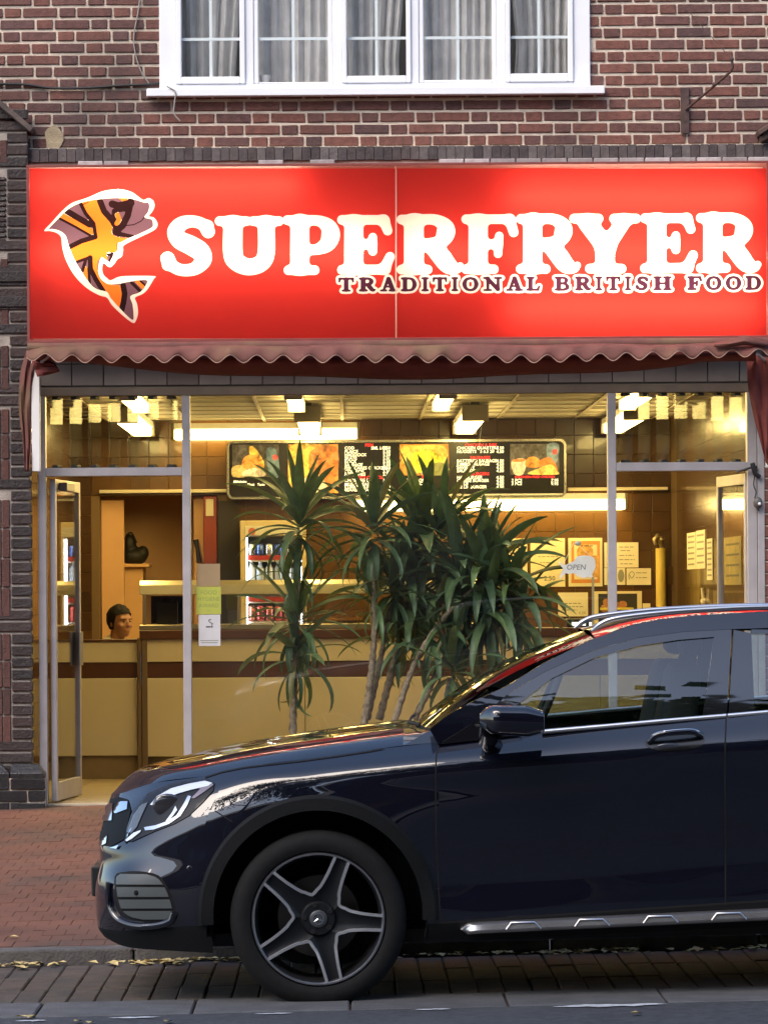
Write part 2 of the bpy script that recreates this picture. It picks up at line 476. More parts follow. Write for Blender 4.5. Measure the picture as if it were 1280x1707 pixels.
# ------------------------------------------------------------------ white window
win = thing('casement_window', 'white plastic five-light casement window with net curtains above the sign', 'window', (0, 0, WIN[2]))
fr = MB()
YF0, YF1 = -.035, .06
top = WIN[3]
def wz(py): return fz(py)
lights = [(305,402,127,True),(433,549,136,False),(580,679,127,True),(708,822,134,False),(852,948,125,True)]
fr.box(WIN[0], fx(296), YF0, YF1, WIN[2], top); fr.box(fx(957), WIN[1], YF0, YF1, WIN[2], top)
edges = [(411, 425), (557, 572), (687, 700), (830, 844)]
for a, c in edges: fr.box(fx(a), fx(c), YF0, YF1, wz(139), top)
fr.box(fx(296), fx(957), YF0, YF1, WIN[2], wz(139))
fr.box(fx(296), fx(957), YF0, YF1, top - .06, top)
rel(fr.build('frame', M_upvc, bevel=.004), win)
spans = [(296,411),(425,557),(572,687),(700,830),(844,957)]
for (l, r, bt, sash), (sa, sb) in zip(lights, spans):
    b = MB(); y0 = YF0 - (.018 if sash else -.008); y1 = .04
    b.box(fx(sa)+.001, fx(l), y0, y1, wz(138.5), top-.061); b.box(fx(r), fx(sb)-.001, y0, y1, wz(138.5), top-.061)
    b.box(fx(l), fx(r), y0, y1, wz(138.5), wz(bt)); b.box(fx(l), fx(r), y0, y1, top-.11, top-.061)
    s = rel(b.build('sash', M_upvc, bevel=.005), win)
    b = MB(); b.box(fx(l), fx(r), .002, .008, wz(bt), top-.11); rel(b.build('pane', M_glass_w), win)
    b = MB(); c = (l + r) / 2
    b.box(fx(c)-.009, fx(c)+.009, -.006, .0018, wz(bt), top-.11)
    for py in (63, -62, -190): b.box(fx(l), fx(r), -.0075, .0012, wz(py)-.009, wz(py)+.009)
    rel(b.build('glazing_bar', mat('glazing_bar', (.62,.68,.68), .35)), win)
b = MB(); sl = [(-.10, 0), (.05, .012), (.05, -.045), (-.10, -.05)]
b.add([(fx(247), y, WIN[2]-.003+z) for y, z in sl] + [(fx(1008), y, WIN[2]-.003+z) for y, z in sl], [(0,1,2,3),(7,6,5,4),(0,4,5,1),(1,5,6,2),(2,6,7,3),(3,7,4,0)])
rel(b.build('window_sill', M_upvc, bevel=.005), win)
# room behind
b = MB(); b.box(WIN[0]-.3, WIN[1]+.3, .3, 3.0, WIN[2]-.6, top+.3)
me = b.mesh('upstairs_room', mat('room_wall', (.78,.77,.75), .9)); me.flip_normals()
bm2 = bmesh.new(); bm2.from_mesh(me)
bmesh.ops.delete(bm2, geom=[f for f in bm2.faces if f.calc_center_median().y < .35], context='FACES'); bm2.to_mesh(me); bm2.free()
tag(link('upstairs_room', me), kind='structure')
# curtains
M_net = mat('net_curtain', (.86,.86,.85), .9, var=.12, scale=12, trans=.35)
def curtain(x0, x1, zt, zb, folds, amp, gather, label):
    n = 60; rows = []
    for i in range(26):
        t = i / 25; zz = zt + (zb - zt) * t
        row = []
        for j in range(n + 1):
            u = j / n
            ph = u * folds * 2 * math.pi
            xx = x0 + (x1 - x0) * u
            if gather:
                g = gather[0]; w = .25 + .75 * abs(t - gather[1]) ** .8 if t > gather[1] - .6 else 1
                xx = g + (xx - g) * (0.74 + .26 * min(1, abs(t - gather[1]) * 1.6))
            row.append((xx, .17 + amp * math.sin(ph + .8 * math.sin(3 * t + u * 5)) + .25 * amp * math.sin(2.7 * ph + t * 4), zz))
        rows.append(row)
    b = MB(); b.grid(rows)
    o = b.build('net_curtain', M_net, smooth=60); return tag(o, label, 'curtain', 'net curtains in the upstairs window')
zb = WIN[2] + .01
curtain(fx(296), fx(415), top, zb, 5, .03, (fx(330), .95), 'grey net curtain pulled aside in the far left light of the white window')
curtain(fx(425), fx(560), top, zb, 7, .02, None, 'grey net curtain hanging straight in the second light from the left, behind the white cup')
curtain(fx(570), fx(690), top, zb, 6, .03, (fx(600), .9), 'grey net curtain in the middle light of the white window')
curtain(fx(700), fx(832), top, zb, 8, .022, None, 'grey net curtain in deep folds in the fourth light of the white window')
curtain(fx(842), fx(960), top, zb, 6, .035, (fx(930), .85), 'grey net curtain swept to the right in the far right light of the white window')
b = MB(); b.lathe([(.0,0),(.024,0),(.036,.05),(.036,.055),(.0,.05)], (fx(443), .06, wz(136)), n=16)
tag(b.build('cup', M_white, smooth=40), 'small white cup on the ledge inside the second light of the white window', 'cup')

# cable across the wall, rod bracket
M_cable = mat('cable', (.015,.014,.014), .6); M_cable_g = mat('cable_grey', (.30,.27,.24), .7)
def cable(name, pts, r, m, label, cat='cable', Y=-.022):
    b = MB(); b.tube(catmull([P3(px, py, Y) for px, py in pts], 6), r, 8); return tag(b.build(name, m, smooth=60), label, cat)
cable('cable', [(-20,139),(40,140),(85,146),(140,146),(200,142),(245,140),(278,136)], .008, M_cable, 'black cable running along the bricks to the left end of the window sill', Y=-.025)
cable('cable', [(234,-10),(230,20),(223,60),(226,90),(236,120),(248,138)], .004, M_cable_g, 'thin grey wire hanging down the bricks left of the white window')
cable('cable', [(278,143),(292,152),(291,170),(290,188),(300,201)], .0045, M_cable_g, 'loose pale wire end dangling below the left end of the white sill', Y=-.105)
t = thing('sign_bracket', 'rusty iron wall bracket with a thin stay rod at upper right', 'bracket', P3(1141, 222, -.012))
b = MB(); p = P3(1134, 145, -.02); q = P3(1149, 222, -.02); b.box(p.x, q.x, -.03, -.012, q.z, p.z)
M_rust = mat('rust', (.07,.04,.035), .8, var=.4, scale=20, bump=.4, stain=(.12,.045,.02), stain_scale=9, stain_amt=.6)
rel(b.build('back_plate', M_rust, bevel=.003), t)
b = MB(); b.tube([P3(1143,182,-.03), P3(1172,158,-.16), P3(1216,120,-.34), P3(1221,113,-.35), P3(1220,97,-.35)], .0085, 8); b.sphere(P3(1220,98,-.35), .014); b.sphere(P3(1191,140,-.24), .015)
rel(b.build('rod', M_rust, smooth=50), t)
b = MB(); b.tube([P3(1220,98,-.35), P3(1140,10,-.02)], .0025, 6); rel(b.build('stay_wire', M_rust), t)

# ------------------------------------------------------------------ left pier
def pier(x0, x1, y0, name, label, px_strip, zbot_py):
    pass
PY = -.10
pier = thing('brick_pier', 'dark header-brick pier with red brick strips left of the shopfront', 'pier', (fx(25), PY, pave_z(fx(25), -.1)))
def px_(p): return un(p, 700, PY)[0]
def pz_(p): return un(20, p, PY)[1]
xr = px_(49)
b = MB(); b.box(-6.5, xr - .006, PY + .008, .12, pave_z(-2.1,0)-.1, pz_(205)); rel(b.build('mortar_core', mat('pier_mortar', (.34,.29,.25), .95, var=.25, scale=14, bump=.6, bscale=110, world=True)), pier)
hb = brick_mesh('brick', .11, .058, M_bluebrick, .05)
hw = px_(49) - px_(13.5)
y = 1291.5
cnt = 0
while y > 196:
    # full width dark string courses
    dark = [(1293,1240),(234,180),(1055,1030),(830,810),(680,650),(572,552),(518,444),(432,410),(290,273)]
    o = link('brick', random.choice(hb), None)
    xa, xb_ = px_(14.5 if y < 480 else 17.5), px_(49 if y < 640 else 54)
    if 1293 >= y > 640: xb_ = px_(52)
    full = any(a >= y > c for a, c in dark)
    if full: xa = px_(-40)
    rel(o, pier); o.matrix_basis = Matrix.Translation(((xa+xb_)/2, PY + random.uniform(-.002,.002), pz_(y))) @ Matrix.Diagonal(((xb_-xa)/.11, 1, 1.0, 1))
    if not full:
        # red stretcher bricks on end / stacked in the left strip
        pass
    y -= 19.9; cnt += 1
# vertical red bricks (soldiers) in the strip left of the headers
sb = brick_mesh('brick', .062, .215, M_redbrick, .05)
def strip(py_top, py_bot, n, dark=False):
    h = (py_bot - py_top) / n
    for i in range(n):
        for c0, c1 in ((-6, 1.2), (3, 15.2)):
            xa, xb_ = px_(c0), px_(c1 - .5)
            zt, zb_ = pz_(py_top + i*h + 1.2), pz_(py_top + (i+1)*h - 1.2)
            o = link('brick', random.choice(sb)); rel(o, pier)
            o.matrix_basis = Matrix.Translation(((xa+xb_)/2, PY + random.uniform(-.002,.002), zb_)) @ Matrix.Diagonal(((xb_-xa)/.062, 1, (zt-zb_)/.215, 1))
strip(232, 272, 1); strip(575, 650, 2); strip(681, 808, 3); strip(832, 1029, 4); strip(1056, 1239, 4)
# narrow stacked tiles in the upper strip
tb = brick_mesh('brick', .06, .022, M_bluebrick, .05)
y = 412
while y > 296:
    o = link('brick', random.choice(tb)); rel(o, pier)
    o.matrix_basis = Matrix.Translation(((px_(-20)+px_(12))/2, PY, pz_(y))) @ Matrix.Diagonal(((px_(12)-px_(-20))/.06, 1, 1, 1)); y -= 8.6
strip(430, 446, 1); strip(515, 551, 1)
# sloping coping on the neighbour's gable
b = MB(); a0 = P3(-40, 145, PY); a1 = P3(52, 222, PY)
d = (a1 - a0).normalized(); nn = Vector((-d.z, 0, d.x)) * .035
b.add([a0+Vector((0,-.07,0)), a1+Vector((0,-.07,0)), a1+nn+Vector((0,-.07,0)), a0+nn+Vector((0,-.07,0)), a0+Vector((0,.1,0)), a1+Vector((0,.1,0)), a1+nn+Vector((0,.1,0)), a0+nn+Vector((0,.1,0))],
      [(0,1,2,3),(7,6,5,4),(0,4,5,1),(1,5,6,2),(2,6,7,3),(3,7,4,0)])
rel(b.build('coping', mat('coping', (.09,.065,.055), .8, var=.3, scale=12, bump=.4), bevel=.006), pier)
# moulded string band
b = MB()
zt, zb_ = pz_(450), pz_(512)
b.prism([(-6.5, pz_(470)), (px_(48), pz_(470)), (px_(48), pz_(452)), (-6.5, pz_(452))], PY-.02, PY+.02)
b.prism([(-6.5, pz_(512)), (px_(48), pz_(512)), (px_(48), pz_(494)), (-6.5, pz_(494))], PY-.02, PY+.02)
rel(b.build('string_band', M_bluebrick, bevel=.006), pier)
# plinth of black bricks
plx = px_(72); PP = PY - .06
zt = pz_(1292); zb0 = pz_(1364)
b = MB(); b.box(-6.5, plx - .006, PP + .008, .1, zb0 - .1, zt - .02); rel(b.build('plinth_core', M_mortar), pier)
pb = brick_mesh('brick', .215, .068, M_blackbrick, .06); pbh = brick_mesh('brick', .105, .068, M_blackbrick, .06)
for i, yb in enumerate((1315.5, 1335.5, 1355.5, 1375)):
    x = plx; k = i
    while x > -2.6:
        w = .105 if k % 2 else .215
        o = link('brick', random.choice(pbh if k % 2 else pb)); rel(o, pier)
        o.matrix_basis = Matrix.Translation((x - w/2, PP + random.uniform(-.003,.003), pz_(yb) - .002 + (.0 if yb < 1370 else .0)))
        x -= w + .011; k += 1
# chamfered plinth bricks
x = plx
while x > -2.6:
    w = .215; b = MB()
    b.add([(x-w,PP,zt-.02),(x,PP,zt-.02),(x,PP,zt+.012),(x-w,PP,zt+.012),(x-w,PY-.004,zt+.07),(x-.05,PY-.004,zt+.07),(x-w,PY+.05,zt-.02),(x,PY+.05,zt-.02),(x-.0,PY+.05,zt+.012),(x-.05,PY+.05,zt+.07),(x-w,PY+.05,zt+.07)],
          [(0,1,2,3),(3,2,5,4),(1,7,8,2),(2,8,9,5),(4,5,9,10)])
    rel(b.build('brick', M_blackbrick, bevel=.003), pier); x -= w + .009
# matching pier on the right, almost wholly outside the picture
rp = thing('brick_pier', 'dark brick pier at the right edge beside the shopfront post', 'pier', (fx(1300), -.02, pave_z(2.7, 0)))
xl = un(1273, 900, -.02)[0]
b = MB(); b.box(xl + .006, 7.5, -.012, .25, pave_z(2.7,0)-.1, fz(243)-.002); rel(b.build('mortar_core', M_mortar), rp)
hb2 = brick_mesh('brick', .22, .064, M_brick, .05)
y = 1330
while y > 250:
    o = link('brick', random.choice(hb2)); rel(o, rp); o.matrix_basis = Matrix.Translation((xl + .11, -.014, un(1280, y, -.02)[1])); y -= 19.8
t = thing('gable_bracket', 'brown weathered eaves bracket of the neighbour at the right edge', 'bracket', P3(1290, 230, -.05))
b = MB(); a0 = P3(1258, 222, 0); a1 = P3(1300, 196, 0); d = (a1-a0); nn = Vector((.02,0,.035))
for off in (0, .035):
    b.prism([(a0.x+off*.6, a0.z-off), (a1.x+off, a1.z-off), (a1.x+off, a1.z-off-.03), (a0.x+off*.6+.012, a0.z-off-.03)], -.16+off, -.01)
rel(b.build('moulding', mat('brown_wood', (.10,.06,.045), .8, var=.3, scale=20), bevel=.004), t)

def courses(parent, x0, x1, y, z0, z1, m, name='brick_courses'):
    b = MB(); z = z0; r = 0
    while z < z1 - .05:
        x = x0 - (.11 if r % 2 else 0)
        while x < x1:
            a, c = max(x, x0), min(x + .2155, x1)
            if c - a > .02: b.box(a, c, y, y + .03, z, z + .0575)
            x += .23
        z += .0752; r += 1
    tag(rel(b.build(name, m), parent), kind='stuff')
courses(rp, xl + .235, 7.5, -.020, pave_z(2.7, 0), fz(243) - .002, M_brick)
courses(pier, -6.5, px_(-7), PY - .002, pz_(1290), pz_(205), M_redbrick)

# ------------------------------------------------------------------ the lit sign
SY = -.27                       # front face of the sign box
SX0, SX1, SYT, SYB = 47, 1279, 277.5, 566.5     # drawn on the photograph's own pixel grid
GX0, GY0 = 40, 270
GW, GH = 1250, 304
SUB = 1.0
gx, gy = np.meshgrid(np.arange(GW) * SUB + GX0, np.arange(GH) * SUB + GY0)
def seg_d(X, Y, a, b):
    """distance to a tapered stroke"""
    ax, ay, ar = a; bx, by, br = b
    dx, dy = bx - ax, by - ay
    L = dx*dx + dy*dy + 1e-9
    t = np.clip(((X-ax)*dx + (Y-ay)*dy) / L, 0, 1)
    return np.hypot(X - ax - t*dx, Y - ay - t*dy) - (ar + (br-ar)*t)
def smin(a, b, k):
    h = np.clip(.5 + .5*(b-a)/k, 0, 1)
    return b*(1-h) + a*h - k*h*(1-h)
def S(*p): return list(p)
LET = {
 'S': (93, [S((80,72,8),(72,85,10),(54,91,10),(35,87,12),(25,74,14),(32,60,15),(50,51,16),(67,40,16),(71,26,14),(58,12,11),(38,9,10),(22,15,10),(12,29,9)), S((80,76,11),(81,84,8)), S((11,28,11),(10,17,8))]),
 'U': (115, [S((31,84,16),(31,38,16),(38,22,15),(57,14,14),(77,20,14),(86,38,14),(86,86,14)), S((9,91,8),(52,91,8)), S((66,91,8),(107,91,8))]),
 'P': (97, [S((29,16,16),(29,84,16)), S((10,8,8),(54,8,8)), S((8,92,8),(30,92,8)), S((29,91,9),(60,91,9),(77,81,13),(81,67,15.5),(75,52,13),(58,43,9),(36,42,8))]),
 'E': (97, [S((28,16,16),(28,84,16)), S((8,8,8),(80,8.5,8.5)), S((80,11,9),(89,30,8)), S((8,92,8),(78,92,8)), S((79,90,9),(85,74,8)), S((28,51,8),(56,51,8)), S((60,63,7),(60,39,7))]),
 'R': (108, [S((28,16,16),(28,84,16)), S((8,8,8),(50,8,8)), S((8,92,8),(30,92,8)), S((28,91,9),(60,92,9),(77,83,12),(80,71,15),(73,57,12),(55,50,8),(40,50,8)), S((54,49,11),(70,33,15),(84,15,14),(97,9,8),(103,14,6))]),
 'F': (94, [S((28,16,16),(28,84,16)), S((8,8,8),(54,8,8)), S((8,92,8),(80,92,8)), S((81,90,9),(87,70,8)), S((28,50,8),(58,50,8)), S((63,64,7),(61,34,7))]),
 'Y': (114, [S((28,84,15),(57,47,16)), S((88,87,12),(60,47,14)), S((57,50,16),(57,16,16)), S((6,92,8),(46,92,8)), S((72,92,8),(108,92,8)), S((32,8,8),(84,8,8))]),
 'T': (100, [S((50,15,15),(50,85,15)), S((28,7,7),(72,7,7)), S((8,92,8),(92,92,8)), S((9,90,8),(6,70,6)), S((91,90,8),(94,70,6))]),
 'A': (110, [S((55,90,12),(26,12,8)), S((58,90,14),(83,15,15)), S((8,7,7),(42,7,7)), S((64,7,7),(106,7,7)), S((35,34,6),(76,34,6))]),
 'D': (108, [S((28,15,15),(28,85,15)), S((8,8,8),(55,8,8),(80,18,11),(92,50,15),(80,82,11),(55,92,8),(8,92,8))]),
 'I': (60, [S((30,15,15),(30,85,15)), S((8,7,7),(52,7,7)), S((8,93,7),(52,93,7))]),
 'O': (110, [S((55,92,9),(28,82,11),(16,50,15),(28,18,11),(55,8,9),(82,18,11),(94,50,15),(82,82,11),(55,92,9))]),
 'N': (112, [S((28,10,8),(28,90,10)), S((26,90,12),(85,14,13)), S((88,10,10),(88,90,8)), S((8,7,7),(46,7,7)), S((6,93,7),(30,93,7)), S((70,93,7),(106,93,7))]),
 'L': (92, [S((28,15,15),(28,85,15)), S((8,8,8),(78,8,8)), S((79,10,8),(86,32,7)), S((8,93,7),(50,93,7))]),
 'B': (102, [S((28,15,15),(28,85,15)), S((8,8,8),(60,8,9),(82,18,12),(85,30,13),(75,46,10),(55,52,7),(40,52,7)), S((8,92,8),(58,92,8),(75,83,11),(78,72,12),(68,57,9),(50,52,7))]),
 'H': (116, [S((28,15,15),(28,85,15)), S((88,15,15),(88,85,15)), S((8,7,7),(48,7,7)), S((8,93,7),(48,93,7)), S((68,7,7),(108,7,7)), S((68,93,7),(108,93,7)), S((28,50,7),(88,50,7))]),
}
def letter_field(F, ch, x0, x1, yt, yb, k):
    w, strokes = LET[ch]
    sx, sy = (x1-x0)/w, (yb-yt)/100.0
    pad = 10
    i0, i1 = max(0, int(x0-GX0-pad)), min(GW, int(x1-GX0+pad)); j0, j1 = max(0, int(yt-GY0-pad)), min(GH, int(yb-GY0+pad))
    X = (gx[j0:j1, i0:i1]-x0)/sx; Y = 100 - (gy[j0:j1, i0:i1]-yt)/sy
    d = np.full(X.shape, 1e3)
    for st in strokes:
        sd = np.full(X.shape, 1e3)
        if len(st) > 3: st = [tuple(q) for q in catmull(st, 5)]
        for a, b in zip(st[:-1], st[1:]): sd = np.minimum(sd, seg_d(X, Y, a, b))
        d = smin(d, sd, 7.0) if d.min() < 500 else sd
    F[j0:j1, i0:i1] = np.minimum(F[j0:j1, i0:i1], d * min(sx, sy))
BIG = np.full((GH, GW), 1e3); SMALL = np.full((GH, GW), 1e3)
slope = -.0053
def ln(x): return slope * (x - 270)
for ch, x0, x1 in zip('SUPERFRYER', (268,357,471,562,661,769,860,951,1067,1160), (360,473,567,658,772,863,967,1066,1163,1268)):
    letter_field(BIG, ch, x0, x1, 359.5 + ln(x0), 459 + ln(x0), 5)
xs = [(563,591,'T'),(597,627,'R'),(632,662,'A'),(667,696,'D'),(701,716,'I'),(720,746,'T'),(751,765,'I'),(769,799,'O'),(804,838,'N'),(842,872,'A'),(876,901,'L'),
      (923,951,'B'),(957,986,'R'),(991,1005,'I'),(1009,1035,'T'),(1040,1053,'I'),(1058,1082,'S'),(1087,1121,'H'),(1144,1171,'F'),(1175,1204,'O'),(1208,1237,'O'),(1241,1270,'D')]
for x0, x1, ch in xs: letter_field(SMALL, ch, x0 + 1, x1 - 1, 463.5 + ln(x0)*.8, 487 + ln(x0)*.8, 5)
# --- emblem, traced from a 5.82x enlargement at (60, 300)
def E(pts): return [(60 + x/5.818, 300 + y/5.818) for x, y in pts]
def smooth_poly(pts, n=6):
    pts = [np.array(p, float) for p in pts]; m = len(pts); out = []
    for i in range(m):
        a, b, c, d = pts[i-1], pts[i], pts[(i+1) % m], pts[(i+2) % m]
        for k in range(n):
            t = k/n
            out.append(.5*((2*b)+(-a+c)*t+(2*a-5*b+4*c-d)*t*t+(-a+3*b-3*c+d)*t**3))
    return out
def poly_sdf(pts, box=None):
    P = np.array(pts); n = len(P)
    x0, y0 = P.min(0) - 14; x1, y1 = P.max(0) + 14
    i0, i1 = max(0, int(x0-GX0)), min(GW, int(x1-GX0)); j0, j1 = max(0, int(y0-GY0)), min(GH, int(y1-GY0))
    X, Y = gx[j0:j1, i0:i1], gy[j0:j1, i0:i1]
    d = np.full(X.shape, 1e3); ins = np.zeros(X.shape, bool)
    for i in range(n):
        a, b = P[i], P[(i+1) % n]
        d = np.minimum(d, seg_d(X, Y, (a[0],a[1],0), (b[0],b[1],0)))
        c = ((a[1] > Y) != (b[1] > Y)) & (X < (b[0]-a[0])*(Y-a[1])/(b[1]-a[1]+1e-12)+a[0])
        ins ^= c
    F = np.full((GH, GW), 1e3); F[j0:j1, i0:i1] = np.where(ins, -d, d); return F
outer = smooth_poly(E([(80,488),(150,410),(240,310),(340,225),(450,185),(520,160),(640,108),(760,88),(850,90),(940,120),(1020,180),(1050,190),(1090,172),(1135,195),(1150,245),(1130,300),(1095,348),(1140,360),(1175,405),(1175,450),(1135,490),(1000,555),(856,628),(845,680),(830,740),(790,765),(760,810),(725,842),(695,835),(655,805),(642,860),(655,915),(690,950),(725,970),(800,938),(900,928),(1145,930),(1140,960),(1080,1060),(1030,1105),(960,1140),(980,1200),(990,1290),(965,1370),(935,1382),(850,1320),(740,1215),(690,1140),(620,1118),(520,1065),(430,990),(350,890),(290,770),(255,650),(245,555),(200,510),(130,492)]), 4)
inner = smooth_poly(E([(125,470),(200,390),(300,290),(390,235),(480,205),(600,185),(750,172),(880,172),(960,188),(1050,215),(1085,215),(1100,250),(1085,310),(1055,360),(1120,380),(1135,425),(1120,460),(1000,520),(880,570),(825,600),(795,610),(790,680),(755,705),(745,740),(725,775),(715,795),(690,780),(640,750),(615,790),(605,880),(625,950),(680,1000),(725,1010),(800,1005),(900,985),(1000,970),(1080,975),(1045,1050),(1000,1090),(915,1125),(935,1200),(945,1290),(935,1355),(830,1260),(730,1150),(690,1085),(600,1060),(530,1010),(440,880),(380,780),(320,640),(290,540),(230,490),(160,472)]), 4)
LO, LI = poly_sdf(outer), poly_sdf(inner)
def strokeF(pts, r):
    F = np.full((GH, GW), 1e3); q = E(pts)
    for a, b in zip(q[:-1], q[1:]): F = np.minimum(F, seg_d(gx, gy, (*a, r/5.818), (*b, r/5.818)))
    return F
ORG = poly_sdf(smooth_poly(E([(440,215),(600,180),(640,270),(700,350),(740,430),(745,530),(900,560),(1000,520),(840,610),(790,640),(790,700),(690,705),(690,780),(640,745),(600,790),(600,880),(640,970),(740,1015),(810,1020),(840,1090),(825,1240),(730,1150),(660,1080),(590,990),(540,890),(525,770),(525,730),(380,790),(300,680),(420,620),(575,565),(580,480),(540,390),(470,290)]), 4))
ORG = np.minimum(ORG, np.minimum(strokeF([(230,330),(545,500)], 26), strokeF([(790,335),(805,380),(780,425)], 22)))
ORG = np.minimum(ORG, np.minimum(strokeF([(985,975),(1040,1030)], 26), strokeF([(480,860),(490,1000)], 22)))
ORG = np.minimum(ORG, poly_sdf(E([(800,175),(895,175),(865,225)])))
BLK = np.full((GH, GW), 1e3)
for pts, r in (([(430,220),(480,320),(560,420),(578,540)], 18), ([(300,300),(400,360),(520,430)], 30), ([(220,365),(380,450),(545,545)], 12), ([(310,655),(440,590),(575,550)], 24),
               ([(620,200),(660,300),(740,390),(790,480),(800,520)], 30), ([(740,230),(800,250),(920,220)], 36), ([(920,200),(890,340),(840,440),(770,500)], 32), ([(760,300),(760,400)], 26), ([(800,270),(880,260)], 40),
               ([(790,515),(940,550)], 20), ([(865,440),(950,430),(1020,395),(1085,320)], 5), ([(390,795),(525,745)], 14), ([(525,750),(530,860),(580,960),(660,1090)], 24), ([(480,780),(450,880)], 16), ([(510,850),(520,1000)], 14),
               ([(845,1020),(860,1100),(850,1180),(830,1260)], 28), ([(925,990),(1010,1075)], 16), ([(1010,975),(1060,1020)], 10), ([(700,720),(745,715),(720,780)], 16), ([(790,610),(790,690)], 6), ([(450,240),(520,205)], 4)):
    BLK = np.minimum(BLK, strokeF(pts, r))
EYE = strokeF([(785,335),(805,380),(782,420)], 20)
BLK = np.maximum(BLK, -EYE)
HOLES = np.minimum(np.minimum(BIG, SMALL - 3.6), LO)      # everything that is not red
fields = {
  'red_face': -HOLES,
  'white_face': np.maximum(np.minimum(np.minimum(BIG, SMALL - 3.6), LO), np.maximum(-SMALL, -1e3)),
  'dark_lettering': SMALL,
}
fields['white_face'] = np.maximum(fields['white_face'], -LI)
fields['emblem_black'] = np.maximum(LI, BLK)
fields['emblem_orange'] = np.maximum(np.maximum(LI, ORG), -BLK)
fields['emblem_purple'] = np.maximum(np.maximum(LI, -ORG), -BLK)

def contours(F, x0, x1, y0, y1):
    """closed loops of F < 0 inside the pixel rectangle"""
    i0, i1 = int(x0-GX0), int(x1-GX0)+1; j0, j1 = int(y0-GY0), int(y1-GY0)+1
    G = np.full((j1-j0+2, i1-i0+2), 1.0); G[1:-1, 1:-1] = np.clip(F[j0:j1, i0:i1], -4, 4)
    G[np.abs(G) < 1e-6] = 1e-6
    ins = G < 0
    nxt = {}
    def ptE(j, i, h):
        if h: a, b = G[j, i], G[j, i+1]; t = a/(a-b); p = (i+t, j)
        else: a, b = G[j, i], G[j+1, i]; t = a/(a-b); p = (i, j+t)
        return p
    code = ins[:-1,:-1]*1 + ins[:-1,1:]*2 + ins[1:,1:]*4 + ins[1:,:-1]*8
    js, is_ = np.nonzero((code > 0) & (code < 15))
    # edges: T=(j,i,1) R=(j,i+1,0) B=(j+1,i,1) L=(j,i,0)
    tab = {1:[('L','T')],2:[('T','R')],3:[('L','R')],4:[('R','B')],5:[('L','T'),('R','B')],6:[('T','B')],7:[('L','B')],8:[('B','L')],9:[('B','T')],10:[('T','R'),('B','L')],11:[('B','R')],12:[('R','L')],13:[('R','T')],14:[('T','L')]}
    for j, i in zip(js.tolist(), is_.tolist()):
        e = {'T':(j,i,1),'R':(j,i+1,0),'B':(j+1,i,1),'L':(j,i,0)}
        for a, b in tab[int(code[j, i])]: nxt[e[a]] = e[b]
    loops = []
    while nxt:
        s = next(iter(nxt)); cur = s; lp = []
        while cur in nxt:
            n_ = nxt.pop(cur); lp.append(ptE(*cur)); cur = n_
            if cur == s: break
        if len(lp) > 5:
            lp = [(min(max(x-1, 0), i1-i0-1) + i0 + GX0, min(max(y-1, 0), j1-j0-1) + j0 + GY0) for x, y in lp]
            # drop nearly straight points
            out = [lp[0]]
            for k in range(1, len(lp)):
                a = out[-1]; b = lp[k]; c = lp[(k+1) % len(lp)]
                if abs((b[0]-a[0])*(c[1]-a[1])-(b[1]-a[1])*(c[0]-a[0])) > .03 or math.hypot(b[0]-a[0], b[1]-a[1]) > 14: out.append(b)
            if len(out) > 2: loops.append(out)
    return loops
def fill(name, loops, Y, m):
    cu = bpy.data.curves.new(name, 'CURVE'); cu.dimensions = '2D'; cu.fill_mode = 'FRONT'
    for lp in loops:
        sp = cu.splines.new('POLY'); sp.points.add(len(lp) - 1); sp.use_cyclic_u = True
        for q, (x, y) in zip(sp.points, lp):
            X, Z = un(x, y, Y); q.co = (X, Z, 0, 1)
    ob = bpy.data.objects.new(name, cu); COL.objects.link(ob)
    dg = bpy.context.evaluated_depsgraph_get()
    me = bpy.data.meshes.new_from_object(ob.evaluated_get(dg))
    bpy.data.objects.remove(ob)
    for v in me.vertices: v.co = (v.co.x, Y, v.co.y)
    me.materials.clear(); me.materials.append(m); me.name = name
    return me
sx0, sz0 = un(SX0, SYB, SY); sx1, sz1 = un(SX1, SYT, SY)
sign = thing('shop_sign', 'large back-lit red sign with bold white letters and a fish emblem', 'sign', (un(660, 560, SY)[0], SY, un(660, SYB, SY)[1]))
A_red = acrylic('sign_red', (.62,.034,.026)); A_white = acrylic('sign_white', (.95,.92,.80)); A_dark = acrylic('sign_purple', (.085,.02,.05))
A_org = acrylic('sign_orange', (.92,.20,.022)); A_pur = acrylic('sign_mauve', (.17,.085,.115)); A_blk = acrylic('sign_black', (.025,.008,.008))
def islands(me, name):
    bm = bmesh.new(); bm.from_mesh(me); bm.faces.ensure_lookup_table(); seen = set(); out = []
    for f0 in bm.faces:
        if f0.index in seen: continue
        st, comp = [f0], []; seen.add(f0.index)
        while st:
            f = st.pop(); comp.append(f)
            for e in f.edges:
                for q in e.link_faces:
                    if q.index not in seen: seen.add(q.index); st.append(q)
        vs, ix, fs = [], {}, []
        for f in comp:
            for v in f.verts:
                if v.index not in ix: ix[v.index] = len(vs); vs.append(tuple(v.co))
            fs.append([ix[v.index] for v in f.verts])
        m2 = bpy.data.meshes.new(name); m2.from_pydata(vs, [], fs); m2.materials.append(me.materials[0]); out.append(m2)
    bm.free(); return out
SEAM = 660
